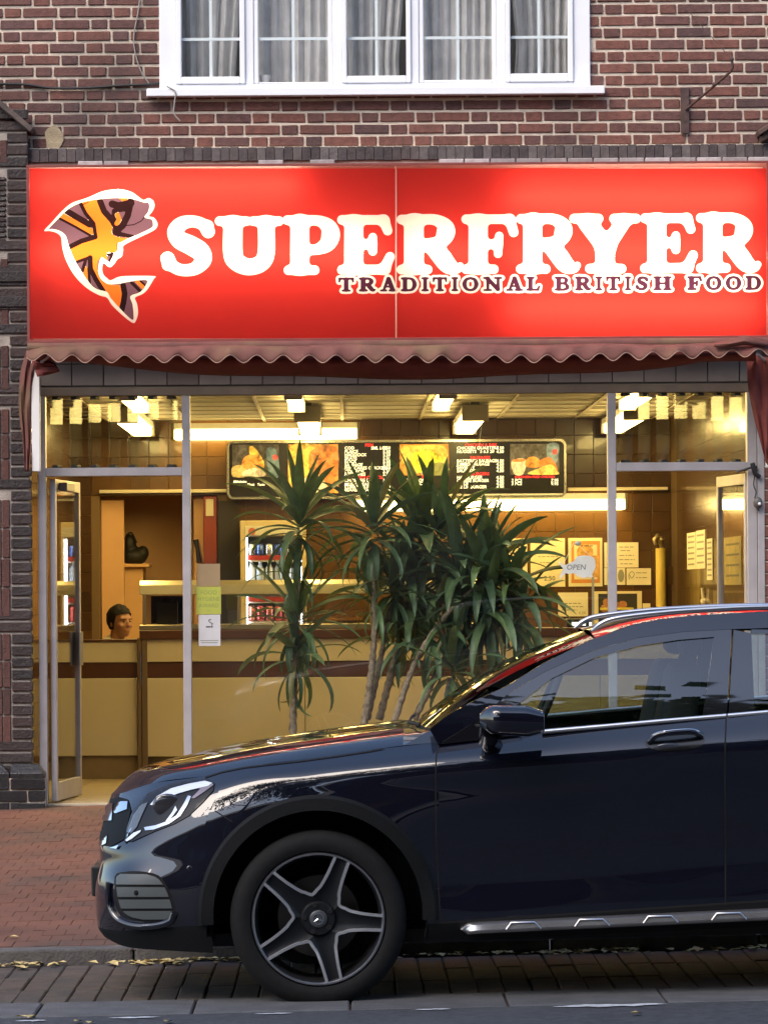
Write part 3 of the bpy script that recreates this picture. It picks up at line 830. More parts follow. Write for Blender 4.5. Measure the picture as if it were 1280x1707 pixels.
for nm, m in (('red_face', A_red), ('white_face', A_white), ('dark_lettering', A_dark), ('emblem_black', A_blk), ('emblem_orange', A_org), ('emblem_purple', A_pur)):
    for (xa, xb) in ((SX0 + 2, SEAM - 1), (SEAM + 1, SX1 - 1)):
        if nm.startswith('emblem') and xa > SEAM: continue
        lp = contours(fields[nm], xa, xb, SYT + 3, SYB - 2)
        if lp:
            pn = {'emblem_black':'emblem_piece','emblem_orange':'emblem_piece','emblem_purple':'emblem_piece','white_face':'letter','dark_lettering':'letter','red_face':'red_panel'}[nm]
            for me in islands(fill(nm, lp, SY, m), pn): rel(link(pn, me), sign)
# casing: rim, back, reflective inside
M_case = mat('sign_case', (.22,.05,.04), .5, var=.2, scale=8)
M_case_in = mat('sign_case_inside', (.80,.80,.78), .7)
def corner(px, py): return un(px, py, SY)
c = [corner(SX0, SYT+.02*0), corner(SX1, SYT-6), corner(SX1, SYB-5), corner(SX0, SYB)]
c = [un(SX0, 278.5, SY), un(SX1, 273.5, SY), un(SX1, 563, SY), un(SX0, 568, SY)]
zt, zb_ = c[0][1] + .002, c[3][1]
X0, X1 = c[0][0], c[1][0]
b = MB(); D = SY + .22
b.box(X0-.012, X1+.012, SY-.006, D, zt-.004, zt+.012); b.box(X0-.012, X1+.012, SY-.006, D, zb_-.012, zb_+.006)
b.box(X0-.012, X0+.006, SY-.0055, D-.001, zb_+.006, zt-.004); b.box(X1-.006, X1+.012, SY-.0055, D-.001, zb_+.006, zt-.004)
rel(b.build('casing', M_case, bevel=.002), sign)
b = MB(); b.box(X0+.008, X1-.008, D-.02, D-.004, zb_+.008, zt-.006)
rel(b.build('back_board', M_case_in), sign)
b = MB(); b.box(SEAM*0 + un(SEAM,420,SY)[0]-.002, un(SEAM,420,SY)[0]+.002, SY+.002, SY+.016, zb_+.007, zt-.006)
rel(b.build('panel_joint', mat('panel_joint', (.75,.55,.35), .5)), sign)
TUBE_SIGN = emit('sign_tube', (1.0, .90, .68), SIGN_TUBE)
def stube(pxa, pxb, py, n=''):
    a = P3(pxa, py, SY+.105); c_ = P3(pxb, py, SY+.105); b = MB(); b.tube([a, c_], .014, 8)
    rel(b.build('fluorescent_tube', TUBE_SIGN, smooth=60), sign)
stube(66, 640, 424); stube(62, 500, 312); stube(690, 800, 424)
stube(845, 1262, 330); stube(845, 1266, 424); stube(845, 1262, 515)

# ------------------------------------------------------------------ awning
aw = thing('awning', 'faded red shop awning rolled in under the sign with a scalloped edge', 'awning', P3(640, 600, -.45))
# scalloped valance
AY = -.50
N = 27
rows = [[], [], [], [], []]
per = 44.0
def lower(px):
    ph = 2*math.pi*(px - 120)/per
    base = 598 if px < 900 else 598 - (px-900)*.028
    base -= 4*max(0, (120-px)/80)
    return base + 6.5*math.cos(ph + math.pi)
def upper(px): return 577 - (px-40)*.004 + (7 if px < 70 else 0)*(70-px)/30 + 1.2*math.sin(px*.03)
px = 44
while px <= 1290:
    lo, up = lower(px), upper(px)
    wob = .012*math.sin(px*.11) + .010*math.sin(px*.043+1)
    for k in range(5):
        t = k/4
        rows[k].append(tuple(P3(px, up + (lo-up)*t, AY + .05*(1-t)**2 + wob*t + .012*math.sin(2*math.pi*(px-120)/per)*t)))
    px += 3
b = MB(); b.grid(rows); o = b.build('valance', M_awning, smooth=60); rel(o, aw)
sd = o.modifiers.new('thick', 'SOLIDIFY'); sd.thickness = .004
# pale hem along the scallops
b = MB(); b.tube([Vector(p) + Vector((0,-.003,0)) for p in rows[4]], .0035, 5); rel(b.build('hem', mat('hem', (.33,.20,.15), .85), smooth=60), aw)
# rolled cloth body and sagging belly
rows = []
for k in range(9):
    t = k/8; row = []
    for i in range(64):
        u = i/63; px = 60 + u*1200
        sag = 20 + 27*math.sin(math.pi*min(1, max(0, (u-.06)/.86)))**.7
        py = 584 + t*(sag) + 2*math.sin(u*21+t*3)*t
        row.append(tuple(P3(px, py, -.40 + .10*math.sin(math.pi*t) * -1 + .16*t + .012*math.sin(u*37+t*2))))
    rows.append(row)
b = MB(); b.grid(rows); o = b.build('cloth_belly', M_awning_red, smooth=60); rel(o, aw); sd = o.modifiers.new('thick', 'SOLIDIFY'); sd.thickness = .004
b = MB(); b.tube([P3(46, 579, -.40), P3(1286, 570, -.40)], .030, 12); rel(b.build('roller', M_awning, smooth=60), aw)
# torn folds of cloth on top, right end
b = MB(); b.grid([[tuple(P3(1190,571,-.47)), tuple(P3(1215,566,-.5)), tuple(P3(1240,558,-.5)), tuple(P3(1250,560,-.46)), tuple(P3(1275,566,-.44))],
                  [tuple(P3(1190,574,-.52)), tuple(P3(1215,573,-.54)), tuple(P3(1240,568,-.55)), tuple(P3(1252,569,-.53)), tuple(P3(1282,573,-.50))],
                  [tuple(P3(1190,578,-.51)), tuple(P3(1215,578,-.53)), tuple(P3(1240,575,-.53)), tuple(P3(1255,575,-.52)), tuple(P3(1284,577,-.50))]])
o = b.build('torn_fold', M_awning, smooth=80); rel(o, aw); sd = o.modifiers.new('thick', 'SOLIDIFY'); sd.thickness = .004
def drape(pts_l, pts_r, Y, name, m):
    rows = []
    L = catmull(pts_l, 6); R_ = catmull(pts_r, 6)
    for i, (a, c_) in enumerate(zip(L, R_)):
        rows.append([tuple(P3(a[0]+(c_[0]-a[0])*k/6, a[1]+(c_[1]-a[1])*k/6, Y + .018*math.sin(k*1.9 + i*.25) - .03*k/6)) for k in range(7)])
    b = MB(); b.grid(rows); o = b.build(name, m, smooth=60); rel(o, aw); sd = o.modifiers.new('thick', 'SOLIDIFY'); sd.thickness = .004
drape([(1244,590),(1247,640),(1256,690),(1268,740),(1276,770)], [(1285,596),(1288,640),(1288,690),(1284,740),(1280,775)], -.20, 'side_cloth', M_awning_red)
drape([(44,585),(34,625),(32,680),(38,740),(41,786)], [(58,592),(54,640),(52,690),(52,745),(50,786)], -.20, 'side_cloth', M_awning)
drape([(50,592),(70,598),(92,606)], [(62,628),(80,624),(100,618)], -.30, 'side_cloth', M_awning_red)
# arms
b = MB(); p = P3(52, 600, -.23); q = P3(67, 786, -.23); b.box(p.x, q.x, -.23, -.17, q.z, p.z); rel(b.build('arm_channel', M_white, bevel=.004), aw)
b = MB(); b.tube([P3(60,612,-.235), P3(82,592,-.42)], .011, 8); rel(b.build('arm_brace', M_alu, smooth=50), aw)
b = MB(); p = P3(1275, 610, -.13); q = P3(1284, 780, -.13); b.box(p.x, q.x, -.17, -.11, q.z, p.z); rel(b.build('arm_channel', M_white, bevel=.004), aw)
b = MB(); b.tube([P3(1278,604,-.18), P3(1262,590,-.36)], .011, 8); rel(b.build('arm_brace', M_alu, smooth=50), aw)

# ------------------------------------------------------------------ shopfront
sf = thing('shopfront', 'grey aluminium shopfront with fixed plate glass, louvres and door frames', 'shopfront', (0, 0, pave_z(0, 0)))
FL = .262                                        # shop floor level
def Z(py, px=640, Y=0): return un(px, py, Y)[1]
def Xf(px, Y=0): return un(px, 900, Y)[0]
# tiled fascia above the glass
fz0, fz1 = Z(657), Z(571)
b = MB(); b.box(Xf(62), Xf(1278), .0, .10, fz0 + .012, fz1); b.box(-3.1, Xf(46), .03, .25, Z(640), Z(243)-.001); b.box(Xf(46), Xf(1281), .06, .25, fz1, Z(243)-.001)
rel(b.build('fascia_backing', mat('fascia_back', (.085,.07,.06), .8, var=.2, scale=10)), sf)
M_ft = mat('fascia_tile', (.22,.19,.17), .45, ramp=[(.16,.135,.12),(.22,.19,.165),(.18,.155,.14)], var=.15, scale=6, stain=(.13,.10,.085), stain_scale=3, stain_amt=.7)
for r, (za, zb_) in enumerate(((Z(640), Z(604)), (Z(604)+.003, Z(571)))):
    x = Xf(69)
    while x < Xf(1272):
        x1 = min(x + .198, Xf(1276)); t = MB(); t.box(x+.002, x1-.002, -.010, .0, za+.0015, zb_-.0015)
        rel(t.build('fascia_tile', M_ft, bevel=.002), sf); x += .2015
b = MB(); b.box(Xf(66), Xf(1274), -.02, .09, fz0, Z(643)); rel(b.build('head_rail', mat('head_rail', (.15,.115,.085), .6, var=.2, scale=7), bevel=.003), sf)
FB = FL
def post(name, a, c_, top, bot, y0=-.015, y1=.085, m=M_alu):
    b = MB(); b.box(Xf(a), Xf(c_), y0, y1, bot, top); return rel(b.build(name, m, bevel=.003), sf)
post('jamb', 64, 77, Z(648)-.001, pave_z(-1.9, 0) - .01); post('jamb', 1246, 1262, Z(652)-.001, pave_z(2.6, 0) - .01)
post('jamb', 1262.5, 1274, Z(652)-.001, pave_z(2.6, 0) - .01, -.03, .05)
post('mullion', 304.5, 318, Z(652)-.002, FB - .05); post('mullion', 1013.5, 1027.5, Z(652)-.002, FB - .05)
zt0, zt1 = Z(793.5, 190), Z(779.5, 190)
b = MB(); b.box(Xf(77), Xf(304.5), -.012, .08, zt0, zt1); rel(b.build('transom', M_alu, bevel=.003), sf)
zu0, zu1 = Z(785, 1130), Z(770.5, 1130)
b = MB(); b.box(Xf(1027.5), Xf(1246), -.012, .08, zu0, zu1); rel(b.build('transom', M_alu, bevel=.003), sf)
b = MB(); b.box(Xf(318), Xf(1013.5), -.012, .08, FB - .02, FB + .07); rel(b.build('sill_rail', M_alu, bevel=.003), sf)
b = MB(); b.box(Xf(318), Xf(1013.5), -.03, .10, pave_z(0,0) - .1, FB - .021); rel(b.build('stall_riser', mat('riser', (.10,.08,.07), .6)), sf)
b = MB(); b.box(Xf(318), Xf(1013.5), .034, .040, FB + .07, fz0); rel(b.build('plate_glass', M_glass), sf)
# louvre blades: upright, half open
M_lg = glass('louvre_glass', (.95,.98,.95), 1.22, 0, .05)
lg = MB(); lg.box(-.068, .068, -.003, .003, 0, 1); lgm = lg.mesh('louvre_blade', M_lg)
cl = MB(); cl.box(-.026, .026, -.022, .022, 0, .018); clm = cl.mesh('louvre_clip', M_dark, bevel=.003)
for (xa, xb, n, z0, z1, ang) in ((79, 303, 7, zt1, fz0, 60), (1029, 1244, 7, zu1, fz0, -60)):
    A, B = Xf(xa), Xf(xb); w = (B-A)/n
    for i in range(n):
        cx = A + w*(i+.5)
        o = link('louvre_blade', lgm); rel(o, sf); o.matrix_basis = Matrix.Translation((cx, .035, z0+.006)) @ Matrix.Rotation(math.radians(ang + random.uniform(-3,3)), 4, 'Z') @ Matrix.Diagonal((1,1,z1-z0-.012,1))
        for zz in (z0+.001, z1-.020):
            o = link('louvre_clip', clm); rel(o, sf); o.matrix_basis = Matrix.Translation((cx, .035, zz)) @ Matrix.Rotation(math.radians(ang), 4, 'Z')
# door thresholds
b = MB(); b.box(Xf(77), Xf(304.5), -.03, .12, FL-.12, FL-.003); rel(b.build('threshold', mat('threshold', (.36,.31,.23), .6, var=.2, scale=9), bevel=.004), sf)
b = MB(); b.box(Xf(1027.5), Xf(1246), -.03, .12, FL-.12, FL-.003); rel(b.build('threshold', MATS['threshold'], bevel=.004), sf)

def door(label, hx, ang, side, ztop):
    """leaf hinged at hx, swung inwards; side = +1 when the leaf runs to +x when shut"""
    d = thing('shop_door', label, 'door', (hx, .05, FL), rot=(0, 0, math.radians(ang)*side))
    w, h = .84, ztop - FL - .015
    def L(b, name, m, **k): return link(name, b.mesh(name, m, **k), d)
    s = side
    def bx(b, x0, x1, y0, y1, z0, z1): b.box(min(s*x0, s*x1), max(s*x0, s*x1), y0, y1, z0, z1)
    b = MB(); bx(b, 0, .045, -.018, .018, .01, h); bx(b, w-.045, w, -.018, .018, .01, h); bx(b, .045, w-.045, -.0175, .0175, h-.07, h-.001); bx(b, .045, w-.045, -.0175, .0175, .011, .13)
    L(b, 'door_frame', M_alu, bevel=.003)
    b = MB(); bx(b, .0455, w-.0455, -.003, .003, .13, h-.07); L(b, 'pane', M_glass)
    b = MB(); bx(b, w-.006, w+.002, -.012, .012, .02, h-.02); L(b, 'edge_seal', M_dark)
    b = MB(); bx(b, w-.13, w-.01, .021, .034, .86, 1.08); bx(b, w-.13, w-.01, -.034, -.021, .86, 1.08); L(b, 'push_plate', mat('push_plate', (.25,.25,.27), .4, .4), bevel=.003)
    b = MB(); bx(b, .10, .36, -.075*s if s > 0 else .022, -.022 if s > 0 else .075, h-.075, h-.02); L(b, 'door_closer', M_alu_dark, bevel=.004)
    return d
door('left glass shop door standing open beside the dark brick pier', Xf(88, .05), 83, 1, zt0)
door('right glass shop door standing open behind the roof of the dark blue car', Xf(1247, .05), 83, -1, zu0)

# fittings at the right jamb: closer box with loose wires
t = thing('alarm_contact', 'loose dark contact box with dangling wires on the right jamb', 'alarm contact', P3(1262, 800, -.04))
b = MB(); b.tube([P3(1228,787,-.04), P3(1252,779,-.05), P3(1262,778,-.05)], .008, 7); b.tube([P3(1254,772,-.05), P3(1259,790,-.06), P3(1266,795,-.05)], .016, 8)
rel(b.build('bracket_arm', M_dark, smooth=50), t)
b = MB(); b.tube(catmull([P3(1258,792,-.04), P3(1256,808,-.05), P3(1260,820,-.05), P3(1258,834,-.05), P3(1265,852,-.045)], 6), .004, 6); rel(b.build('wire', M_dark, smooth=60), t)
b = MB(); b.sphere(P3(1263,838,-.055), (.030,.022,.038), 10, 7); rel(b.build('contact_box', mat('grey_box', (.09,.085,.08), .5), smooth=60), t)
b = MB(); b.sphere(P3(1266,840,-.077), .011, 8, 6); rel(b.build('button', M_white, smooth=60), t)

# stickers on the glass
def sticker(name, label, cat, px0, px1, py0, py1, col, Y=.0315, rough=.7, round_=0, texts=()):
    t = thing(name, label, cat, P3((px0+px1)/2, py1, Y))
    b = MB(); p = P3(px0, py0, Y); q = P3(px1, py1, Y); b.box(p.x, q.x, Y-.0007, Y, q.z, p.z)
    rel(b.build('sheet', mat(name + '_' + str(px0), col, rough, var=.06, scale=10, trans=.3), bevel=0), t)
    return t
def text(parent, s, px, py, h, Y, m, align='CENTER', bold=0.0, squash=1.0, shear=0.0, name='lettering'):
    """flat print; h = cap height in photograph pixels"""
    cu = bpy.data.curves.new('t', 'FONT'); cu.body = s; cu.align_x = align; cu.align_y = 'CENTER'
    sc = (Y - CAM_Y)/FPX
    cu.size = h*sc/.72; cu.offset = bold*h*sc; cu.shear = shear; cu.space_line = 1.0; cu.resolution_u = 2
    ob = bpy.data.objects.new('t', cu); COL.objects.link(ob)
    me = bpy.data.meshes.new_from_object(ob.evaluated_get(bpy.context.evaluated_depsgraph_get())); bpy.data.objects.remove(ob)
    X, Zc = un(px, py, Y)
    for v in me.vertices: v.co = (X + v.co.x*squash, Y, Zc + v.co.y)
    me.materials.clear(); me.materials.append(m); me.name = name
    o = link(name, me); rel(o, parent); return o
def join_text(parent, items, Y, m, name='lettering'):
    os_ = [text(parent, *i[:2], i[2], i[3], Y, m, **(i[4] if len(i) > 4 else {})) for i in items]
    vs, fs = [], []
    for o in os_:
        b0 = len(vs); vs += [tuple(v.co) for v in o.data.vertices]; fs += [tuple(b0+i for i in p.vertices) for p in o.data.polygons]
        bpy.data.objects.remove(o)
    me = bpy.data.meshes.new(name); me.from_pydata(vs, [], fs); me.materials.append(m)
    o = link(name, me); rel(o, parent); return o
M_ink = mat('ink', (.03,.03,.035), .7); M_ink_g = mat('ink_grey', (.22,.22,.16), .8); M_ink_green = mat('ink_green', (.24,.28,.07), .8)
t = sticker('window_sticker', 'blank beige paper stuck high on the glass right of the left mullion', 'sticker', 328, 367, 940, 977, (.42,.30,.16))
t = sticker('window_sticker', 'yellow-green rating sticker reading FOOD HYGIENE AWARD on the glass', 'sticker', 327, 368.5, 978.5, 1024, (.52,.55,.10))
join_text(t, [('FOOD', 348, 988, 7), ('HYGIENE', 348, 999, 6.5), ('AWARD', 348, 1010, 6.5), ('~~', 348, 1018, 4)], .0305, M_ink_green)
t = sticker('window_sticker', 'white no-smoking notice on the glass below the yellow-green sticker', 'sticker', 331, 367.5, 1025, 1077, (.68,.68,.70))
b = MB(); p = P3(349, 1043, .0303)
b.tube(catmull([(p.x+.012,.0302,p.z),(p.x+.02,.0302,p.z+.012),(p.x+.004,.0302,p.z+.02),(p.x-.004,.0302,p.z+.034),(p.x+.012,.0302,p.z+.04)],5), .0022, 5); b.box(p.x-.022, p.x+.006, .0300, .0303, p.z-.012, p.z-.004); b.box(p.x+.009, p.x+.022, .0300, .0303, p.z-.012, p.z-.004)
rel(b.build('pictogram', M_ink), t)
b = MB()
for py, w in ((1068, 15), (1071.5, 14)):
    p = P3(349, py, .0303); b.box(p.x - w*.0038, p.x + w*.0038, .0300, .0303, p.z - .002, p.z + .002)
rel(b.build('small_print', M_ink_g), t)
# fish-shaped OPEN sign hanging inside the glass
t = thing('open_sign', 'fish-shaped white OPEN sign hung inside the plate glass', 'sign', P3(965, 970, .09))
fish = [(932,935),(940,942),(950,938),(957,935),(962,928),(975,926),(988,929),(992,936),(992,947),(987,957),(988,963),(978,962),(972,964),(962,960),(957,956),(948,957),(942,956),(934,965),(932,961),(938,950),(936,945),(931,939)]
fp = smooth_poly(fish, 3)
b = MB(); b.prism([un(x, y, .09) for x, y in fp], .086, .090); rel(b.build('fish_board', mat('fish_board', (.80,.77,.74), .7, var=.08, scale=10)), t)
join_text(t, [('OPEN', 960, 946, 9, dict(shear=.15, bold=.01))], .0852, mat('ink_open', (.20,.19,.18), .8))
b = MB(); b.tube([P3(940, 938, .09), P3(956, 905, .09)], .0015, 5); b.tube([P3(985, 928, .09), P3(960, 905, .09)], .0015, 5); rel(b.build('string', M_white), t)
b = MB(); b.sphere(P3(963, 906, .085), (.022,.012,.016), 10, 6); rel(b.build('suction_cup', mat('cup', (.5,.48,.42), .2), smooth=60), t)
b = MB(); b.box(P3(980,0,.07).x, P3(984,0,.07).x, .066, .07, Z(1050, 980), Z(962, 980)); rel(b.build('hanger_strip', mat('clear_strip', (.35,.28,.15), .3)), t)

# ------------------------------------------------------------------ inside the shop
XL, XR, YB, ZC = -2.10, 2.60, 5.5, 2.93
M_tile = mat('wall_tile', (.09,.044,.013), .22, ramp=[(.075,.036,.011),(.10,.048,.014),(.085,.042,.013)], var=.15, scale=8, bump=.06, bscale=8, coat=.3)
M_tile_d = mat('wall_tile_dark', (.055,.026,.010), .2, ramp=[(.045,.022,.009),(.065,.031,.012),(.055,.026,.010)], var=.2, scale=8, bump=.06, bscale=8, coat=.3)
M_grout = mat('grout', (.15,.095,.045), .9)
M_cream = mat('cream_laminate', (.56,.50,.36), .38, var=.05, scale=3)
M_brownlam = mat('brown_laminate', (.075,.03,.014), .35, var=.15, scale=6)
M_ceil = mat('ceiling_tile', (.36,.345,.30), .9, objvar=.06, var=.08, scale=4, stain=(.36,.30,.20), stain_scale=2, stain_amt=.5)
M_floor = mat('floor_tile', (.36,.28,.17), .35, ramp=[(.34,.27,.17),(.38,.30,.19)], var=.12, scale=5)
T_col = (1.0, .70, .225)
M_tube = emit('shop_tube', T_col, TUBE)

def struct(name, b, m, **k): return tag(b.build(name, m, **k), kind='structure')
b = MB(); b.box(XL-.3, XR+.3, .12, 8.0, FL-.15, FL-.006); floor = struct('shop_floor', b, M_grout)
ftm = MB(); ftm.box(-.149, .149, 0, .298, -.01, 0); ftm = ftm.mesh('floor_tile', M_floor, bevel=.002)
y = .13
while y < 3.0:
    x = XL + .15
    while x < XR:
        link('floor_tile', ftm, floor, loc=(x, y, FL + random.uniform(-.0005,.0005))); x += .302
    y += .302
# ceiling: board above, lay-in tiles, T-grid
b = MB(); b.box(XL-.3, XR+.3, .08, YB+.2, ZC+.03, ZC+.10); ceil = struct('shop_ceiling', b, M_dark)
ctm = MB(); ctm.box(-.288, .288, 0, .576, 0, .012); ctm = ctm.mesh('ceiling_tile', M_ceil, bevel=.003)
M_grid = mat('ceiling_grid', (.22,.18,.12), .5)
gm = MB(); gm.box(-.011, .011, .1, YB-.05, ZC-.005, ZC+.004)
x = -1.8 - .6
while x < XR + .3:
    y = YB - .6
    while y > -.3:
        if x + .3 > XL and x < XR:
            o = link('ceiling_tile', ctm, ceil); o.matrix_basis = Matrix.Translation((x+.3, y+.012, ZC)) @ Matrix.Rotation(random.uniform(-.008,.008), 4, 'X') @ Matrix.Rotation(random.uniform(-.006,.006), 4, 'Y')
        y -= .6
    if XL < x < XR:
        b = MB(); b.box(x-.012, x+.012, .1, YB, ZC-.012, ZC-.003); b.build('grid_bar', M_grid, ceil)
    x += .6
y = YB - .6
while y > 0:
    b = MB(); b.box(XL, XR, y-.011, y+.011, ZC-.011, ZC-.0045); b.build('grid_bar', M_grid, ceil); y -= .6
# walls
KX0, KX1 = un(166, 900, YB)[0], un(362, 900, YB)[0]; KZ = un(260, 826, YB)[1]
b = MB(); b.box(XL-.2, KX0, YB, YB+.12, FL, ZC+.03); b.box(KX1, XR+.2, YB, YB+.12, FL, ZC+.03); b.box(KX0, KX1, YB, YB+.12, KZ, ZC+.03); back = struct('back_wall', b, M_grout)
b = MB(); b.box(XL-.2, XL, .13, YB, FL, ZC+.03); lw = struct('left_wall', b, M_grout)
b = MB(); b.box(XR, XR+.2, .13, YB, FL, ZC+.03); rw = struct('right_wall', b, M_grout)
def tilemesh(m, w, h):
    b = MB(); b.box(-w/2, w/2, -.006, .004, 0, h); return b.mesh('wall_tile', m, bevel=.0025)
tA = tilemesh(M_tile, .1475, .1475); tD = tilemesh(M_tile_d, .1475, .1475)
nt_ = 0
bs_ = MB()
z = FL + .0
r = 0
zz = ZC - .15 + .02
while zz > FL:
    x = XL + .075
    while x < XR:
        inside = KX0 - .07 < x < KX1 + .07 and zz < KZ
        if not inside:
            pxx = 572 + x*FPX/(YB-CAM_Y); pyy = 985 - (zz+.07-1.6)*FPX/(YB-CAM_Y)
            seen = pyy < 1060 and not (385 < pxx < 940 and 745 < pyy < 815) and pyy > 700 and not (405 < pxx < 505 and pyy > 870) and not (370 < pxx < 520 and pyy > 830)
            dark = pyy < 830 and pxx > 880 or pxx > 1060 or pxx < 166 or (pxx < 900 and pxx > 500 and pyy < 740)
            if seen:
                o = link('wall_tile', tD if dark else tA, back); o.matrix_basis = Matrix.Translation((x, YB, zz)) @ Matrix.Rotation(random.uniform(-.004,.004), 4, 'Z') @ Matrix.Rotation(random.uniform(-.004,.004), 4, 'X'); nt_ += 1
            else: bs_.box(x-.0735, x+.0735, YB-.005, YB+.004, zz, zz+.147)
        x += .15
    zz -= .15
print('tiles', nt_)
tag(bs_.build('tile_field', M_tile, back), kind='stuff')
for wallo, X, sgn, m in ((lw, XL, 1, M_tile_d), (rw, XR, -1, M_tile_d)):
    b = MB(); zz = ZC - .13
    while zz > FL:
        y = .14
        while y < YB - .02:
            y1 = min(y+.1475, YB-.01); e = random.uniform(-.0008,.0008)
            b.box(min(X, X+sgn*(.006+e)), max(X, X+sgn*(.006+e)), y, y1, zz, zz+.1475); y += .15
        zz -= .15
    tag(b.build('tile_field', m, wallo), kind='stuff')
# cream ledge over the kitchen hatch and to the right
b = MB(); pa, pb = P3(166, 820, YB), P3(378, 820, YB); b.box(pa.x, pb.x, YB-.05, YB-.006, pa.z-.012, pa.z+.014); tag(b.build('wall_ledge', M_cream, bevel=.003), 'thin cream ledge on the brown tiles above the kitchen opening', 'ledge')
b = MB(); pa, pb = P3(946, 816, YB), P3(1112, 812, YB); b.box(pa.x, pb.x, YB-.06, YB-.006, pa.z-.010, pa.z+.014); tag(b.build('wall_ledge', M_cream, bevel=.003), 'thin cream ledge on the dark tiles right of the menu board', 'ledge')
# header band of brown boards above the right of the menu board
# kitchen beyond
M_kit = mat('kitchen_wall', (.80,.50,.24), .7, var=.06, scale=3)
b = MB(); KY = 6.45
b.box(KX0-.9, KX1+.8, KY, KY+.1, FL-.1, 2.9); b.box(KX0-.5, KX0-.42, YB+.13, KY, FL-.1, 2.9); b.box(KX1+.5, KX1+.58, YB+.13, KY, FL-.1, 2.9); b.box(KX0-.9, KX1+.8, YB+.13, KY, 2.8, 2.9)
struct('kitchen_wall', b, M_kit)
t = thing('kitchen_door_frame', 'cream kitchen door frame and red door post behind the counter', 'door frame', (KX0, YB, FL))
b = MB(); a = P3(167, 900, YB); c_ = P3(205, 900, YB); b.box(a.x, c_.x, YB+.12, YB+.20, FL, KZ-.03); rel(b.build('side_panel', mat('peach_paint', (.62,.36,.17), .6, var=.06, scale=4), bevel=.004), t)
b = MB(); a = P3(322, 900, YB); c_ = P3(339, 900, YB); b.box(a.x, c_.x, YB+.10, YB+.18, FL, KZ-.02); rel(b.build('side_panel', MATS['peach_paint'], bevel=.004), t)
b = MB(); a = P3(339.5, 900, YB); c_ = P3(362, 900, YB); b.box(a.x, c_.x, YB-.02, YB+.10, FL, KZ-.01); rel(b.build('door_post', mat('red_gloss', (.20,.03,.012), .35), bevel=.004), t)
b = MB(); a = P3(343, 832, YB-.02); c_ = P3(356, 860, YB-.02); b.box(a.x, c_.x, YB-.03, YB-.02, c_.z, a.z); rel(b.build('label_plate', M_cream), t)
t = thing('cupboard', 'pale cupboard with a shelf top in the kitchen opening behind the seated man', 'cupboard', P3(222, 1060, 5.75))
b = MB(); a = P3(203, 946, 5.75); c_ = P3(238, 946, 5.75); b.box(a.x, c_.x, 5.75, 6.2, FL, a.z); rel(b.build('carcass', mat('beech', (.60,.36,.16), .5, var=.08, scale=5), bevel=.004), t)
b = MB(); b.box(a.x-.02, c_.x+.05, 5.70, 6.22, a.z+.001, a.z+.028); rel(b.build('shelf_top', MATS['beech'], bevel=.004), t)
b = MB(); p = P3(196, 900, 5.74); b.box(p.x-.010, p.x+.010, 5.70, 5.74, P3(0,950,5.74).z, P3(0,893,5.74).z); rel(b.build('handle', M_dark, bevel=.004), t)
t = thing('bag', 'lumpy black bag lying on the cupboard in the kitchen opening', 'bag', P3(226, 941, 5.9))
b = MB()
p = P3(224, 928, 5.9); b.sphere(p, (.105,.12,.070), 16, 10); p = P3(216, 908, 5.9); b.sphere(p, (.055,.09,.085), 14, 9); p = P3(238, 922, 5.9); b.sphere(p, (.05,.08,.06), 12, 8)
o = b.build('bag_body', mat('bag_cloth', (.012,.011,.010), .6, var=.3, scale=20, bump=.5, bscale=30), smooth=60); rel(o, t)
rm = o.modifiers.new('rm', 'REMESH'); rm.mode = 'VOXEL'; rm.voxel_size = .012; rm.use_smooth_shade = True
b = MB(); b.tube(catmull([P3(206,925,5.83), P3(209,897,5.83), P3(219,888,5.83), P3(228,905,5.83)], 5), .007, 6); rel(b.build('strap', M_dark, smooth=60), t)
t = thing('handset', 'dark wall handset hung on the pale strip beside the red door post', 'telephone', P3(330, 925, YB+.09))
b = MB(); b.tube([P3(326,900,YB+.06), P3(329,915,YB+.05), P3(332,938,YB+.06)], [.022,.014,.020], 8); rel(b.build('receiver', M_dark, smooth=60), t)

# tubes
def batten(label, a, c_, w, fit, grp, cap=None):
    """fitting from a to c_"""
    t = thing('light_fitting', label, 'strip light', (a + c_)/2, grp)
    d = (c_ - a); L = d.length; along_y = abs(d.y) > abs(d.x)
    q = lambda b, x0, x1, s0, s1, z0, z1: b.box(*( (s0, s1, x0, x1, z0, z1) if along_y else (x0, x1, s0, s1, z0, z1)))
    A = min(a.y, c_.y) if along_y else min(a.x, c_.x); B = A + L
    S_ = a.x if along_y else a.y
    b = MB(); q(b, A+.01, B-.01, S_-w/2, S_+w/2, a.z+.028, a.z+.075); rel(b.build('housing', M_white, bevel=.004), t)
    for e0 in (A-.002, B-.022):
        b = MB(); q(b, e0, e0+.024, S_-w*.55, S_+w*.55, a.z-(.04 if fit else .054), a.z+.076); rel(b.build('end_cap', cap or mat('end_cap', (.10,.08,.06), .5), bevel=.004), t)
    b = MB(); q(b, A+.024, B-.024, S_-w*.42, S_+w*.42, a.z-(.034 if fit else .052), a.z+.027); rel(b.build('diffuser', M_tube, bevel=.012, seg=2), t)
    if fit:
        for e in (A+.08, B-.08):
            b = MB(); q(b, e-.03, e+.03, S_-.03, S_+.03, a.z+.076, ZC-.001); rel(b.build('hanger', M_dark), t)
    return t
for px, lab in ((208,'long strip light on the ceiling seen through the left louvre glass'), (512,'long strip light on the ceiling above the left plant'), (792,'long strip light on the ceiling above the middle of the menu board'), (1061,'long strip light on the ceiling seen through the right louvre glass')):
    z = 2.83; Y0 = 2.7
    X = un(px, 680, Y0)[0]
    batten(lab, Vector((X, Y0, z)), Vector((X, 5.10, z)), .17, True, 'long strip lights on the shop ceiling')
YT = YB - .14
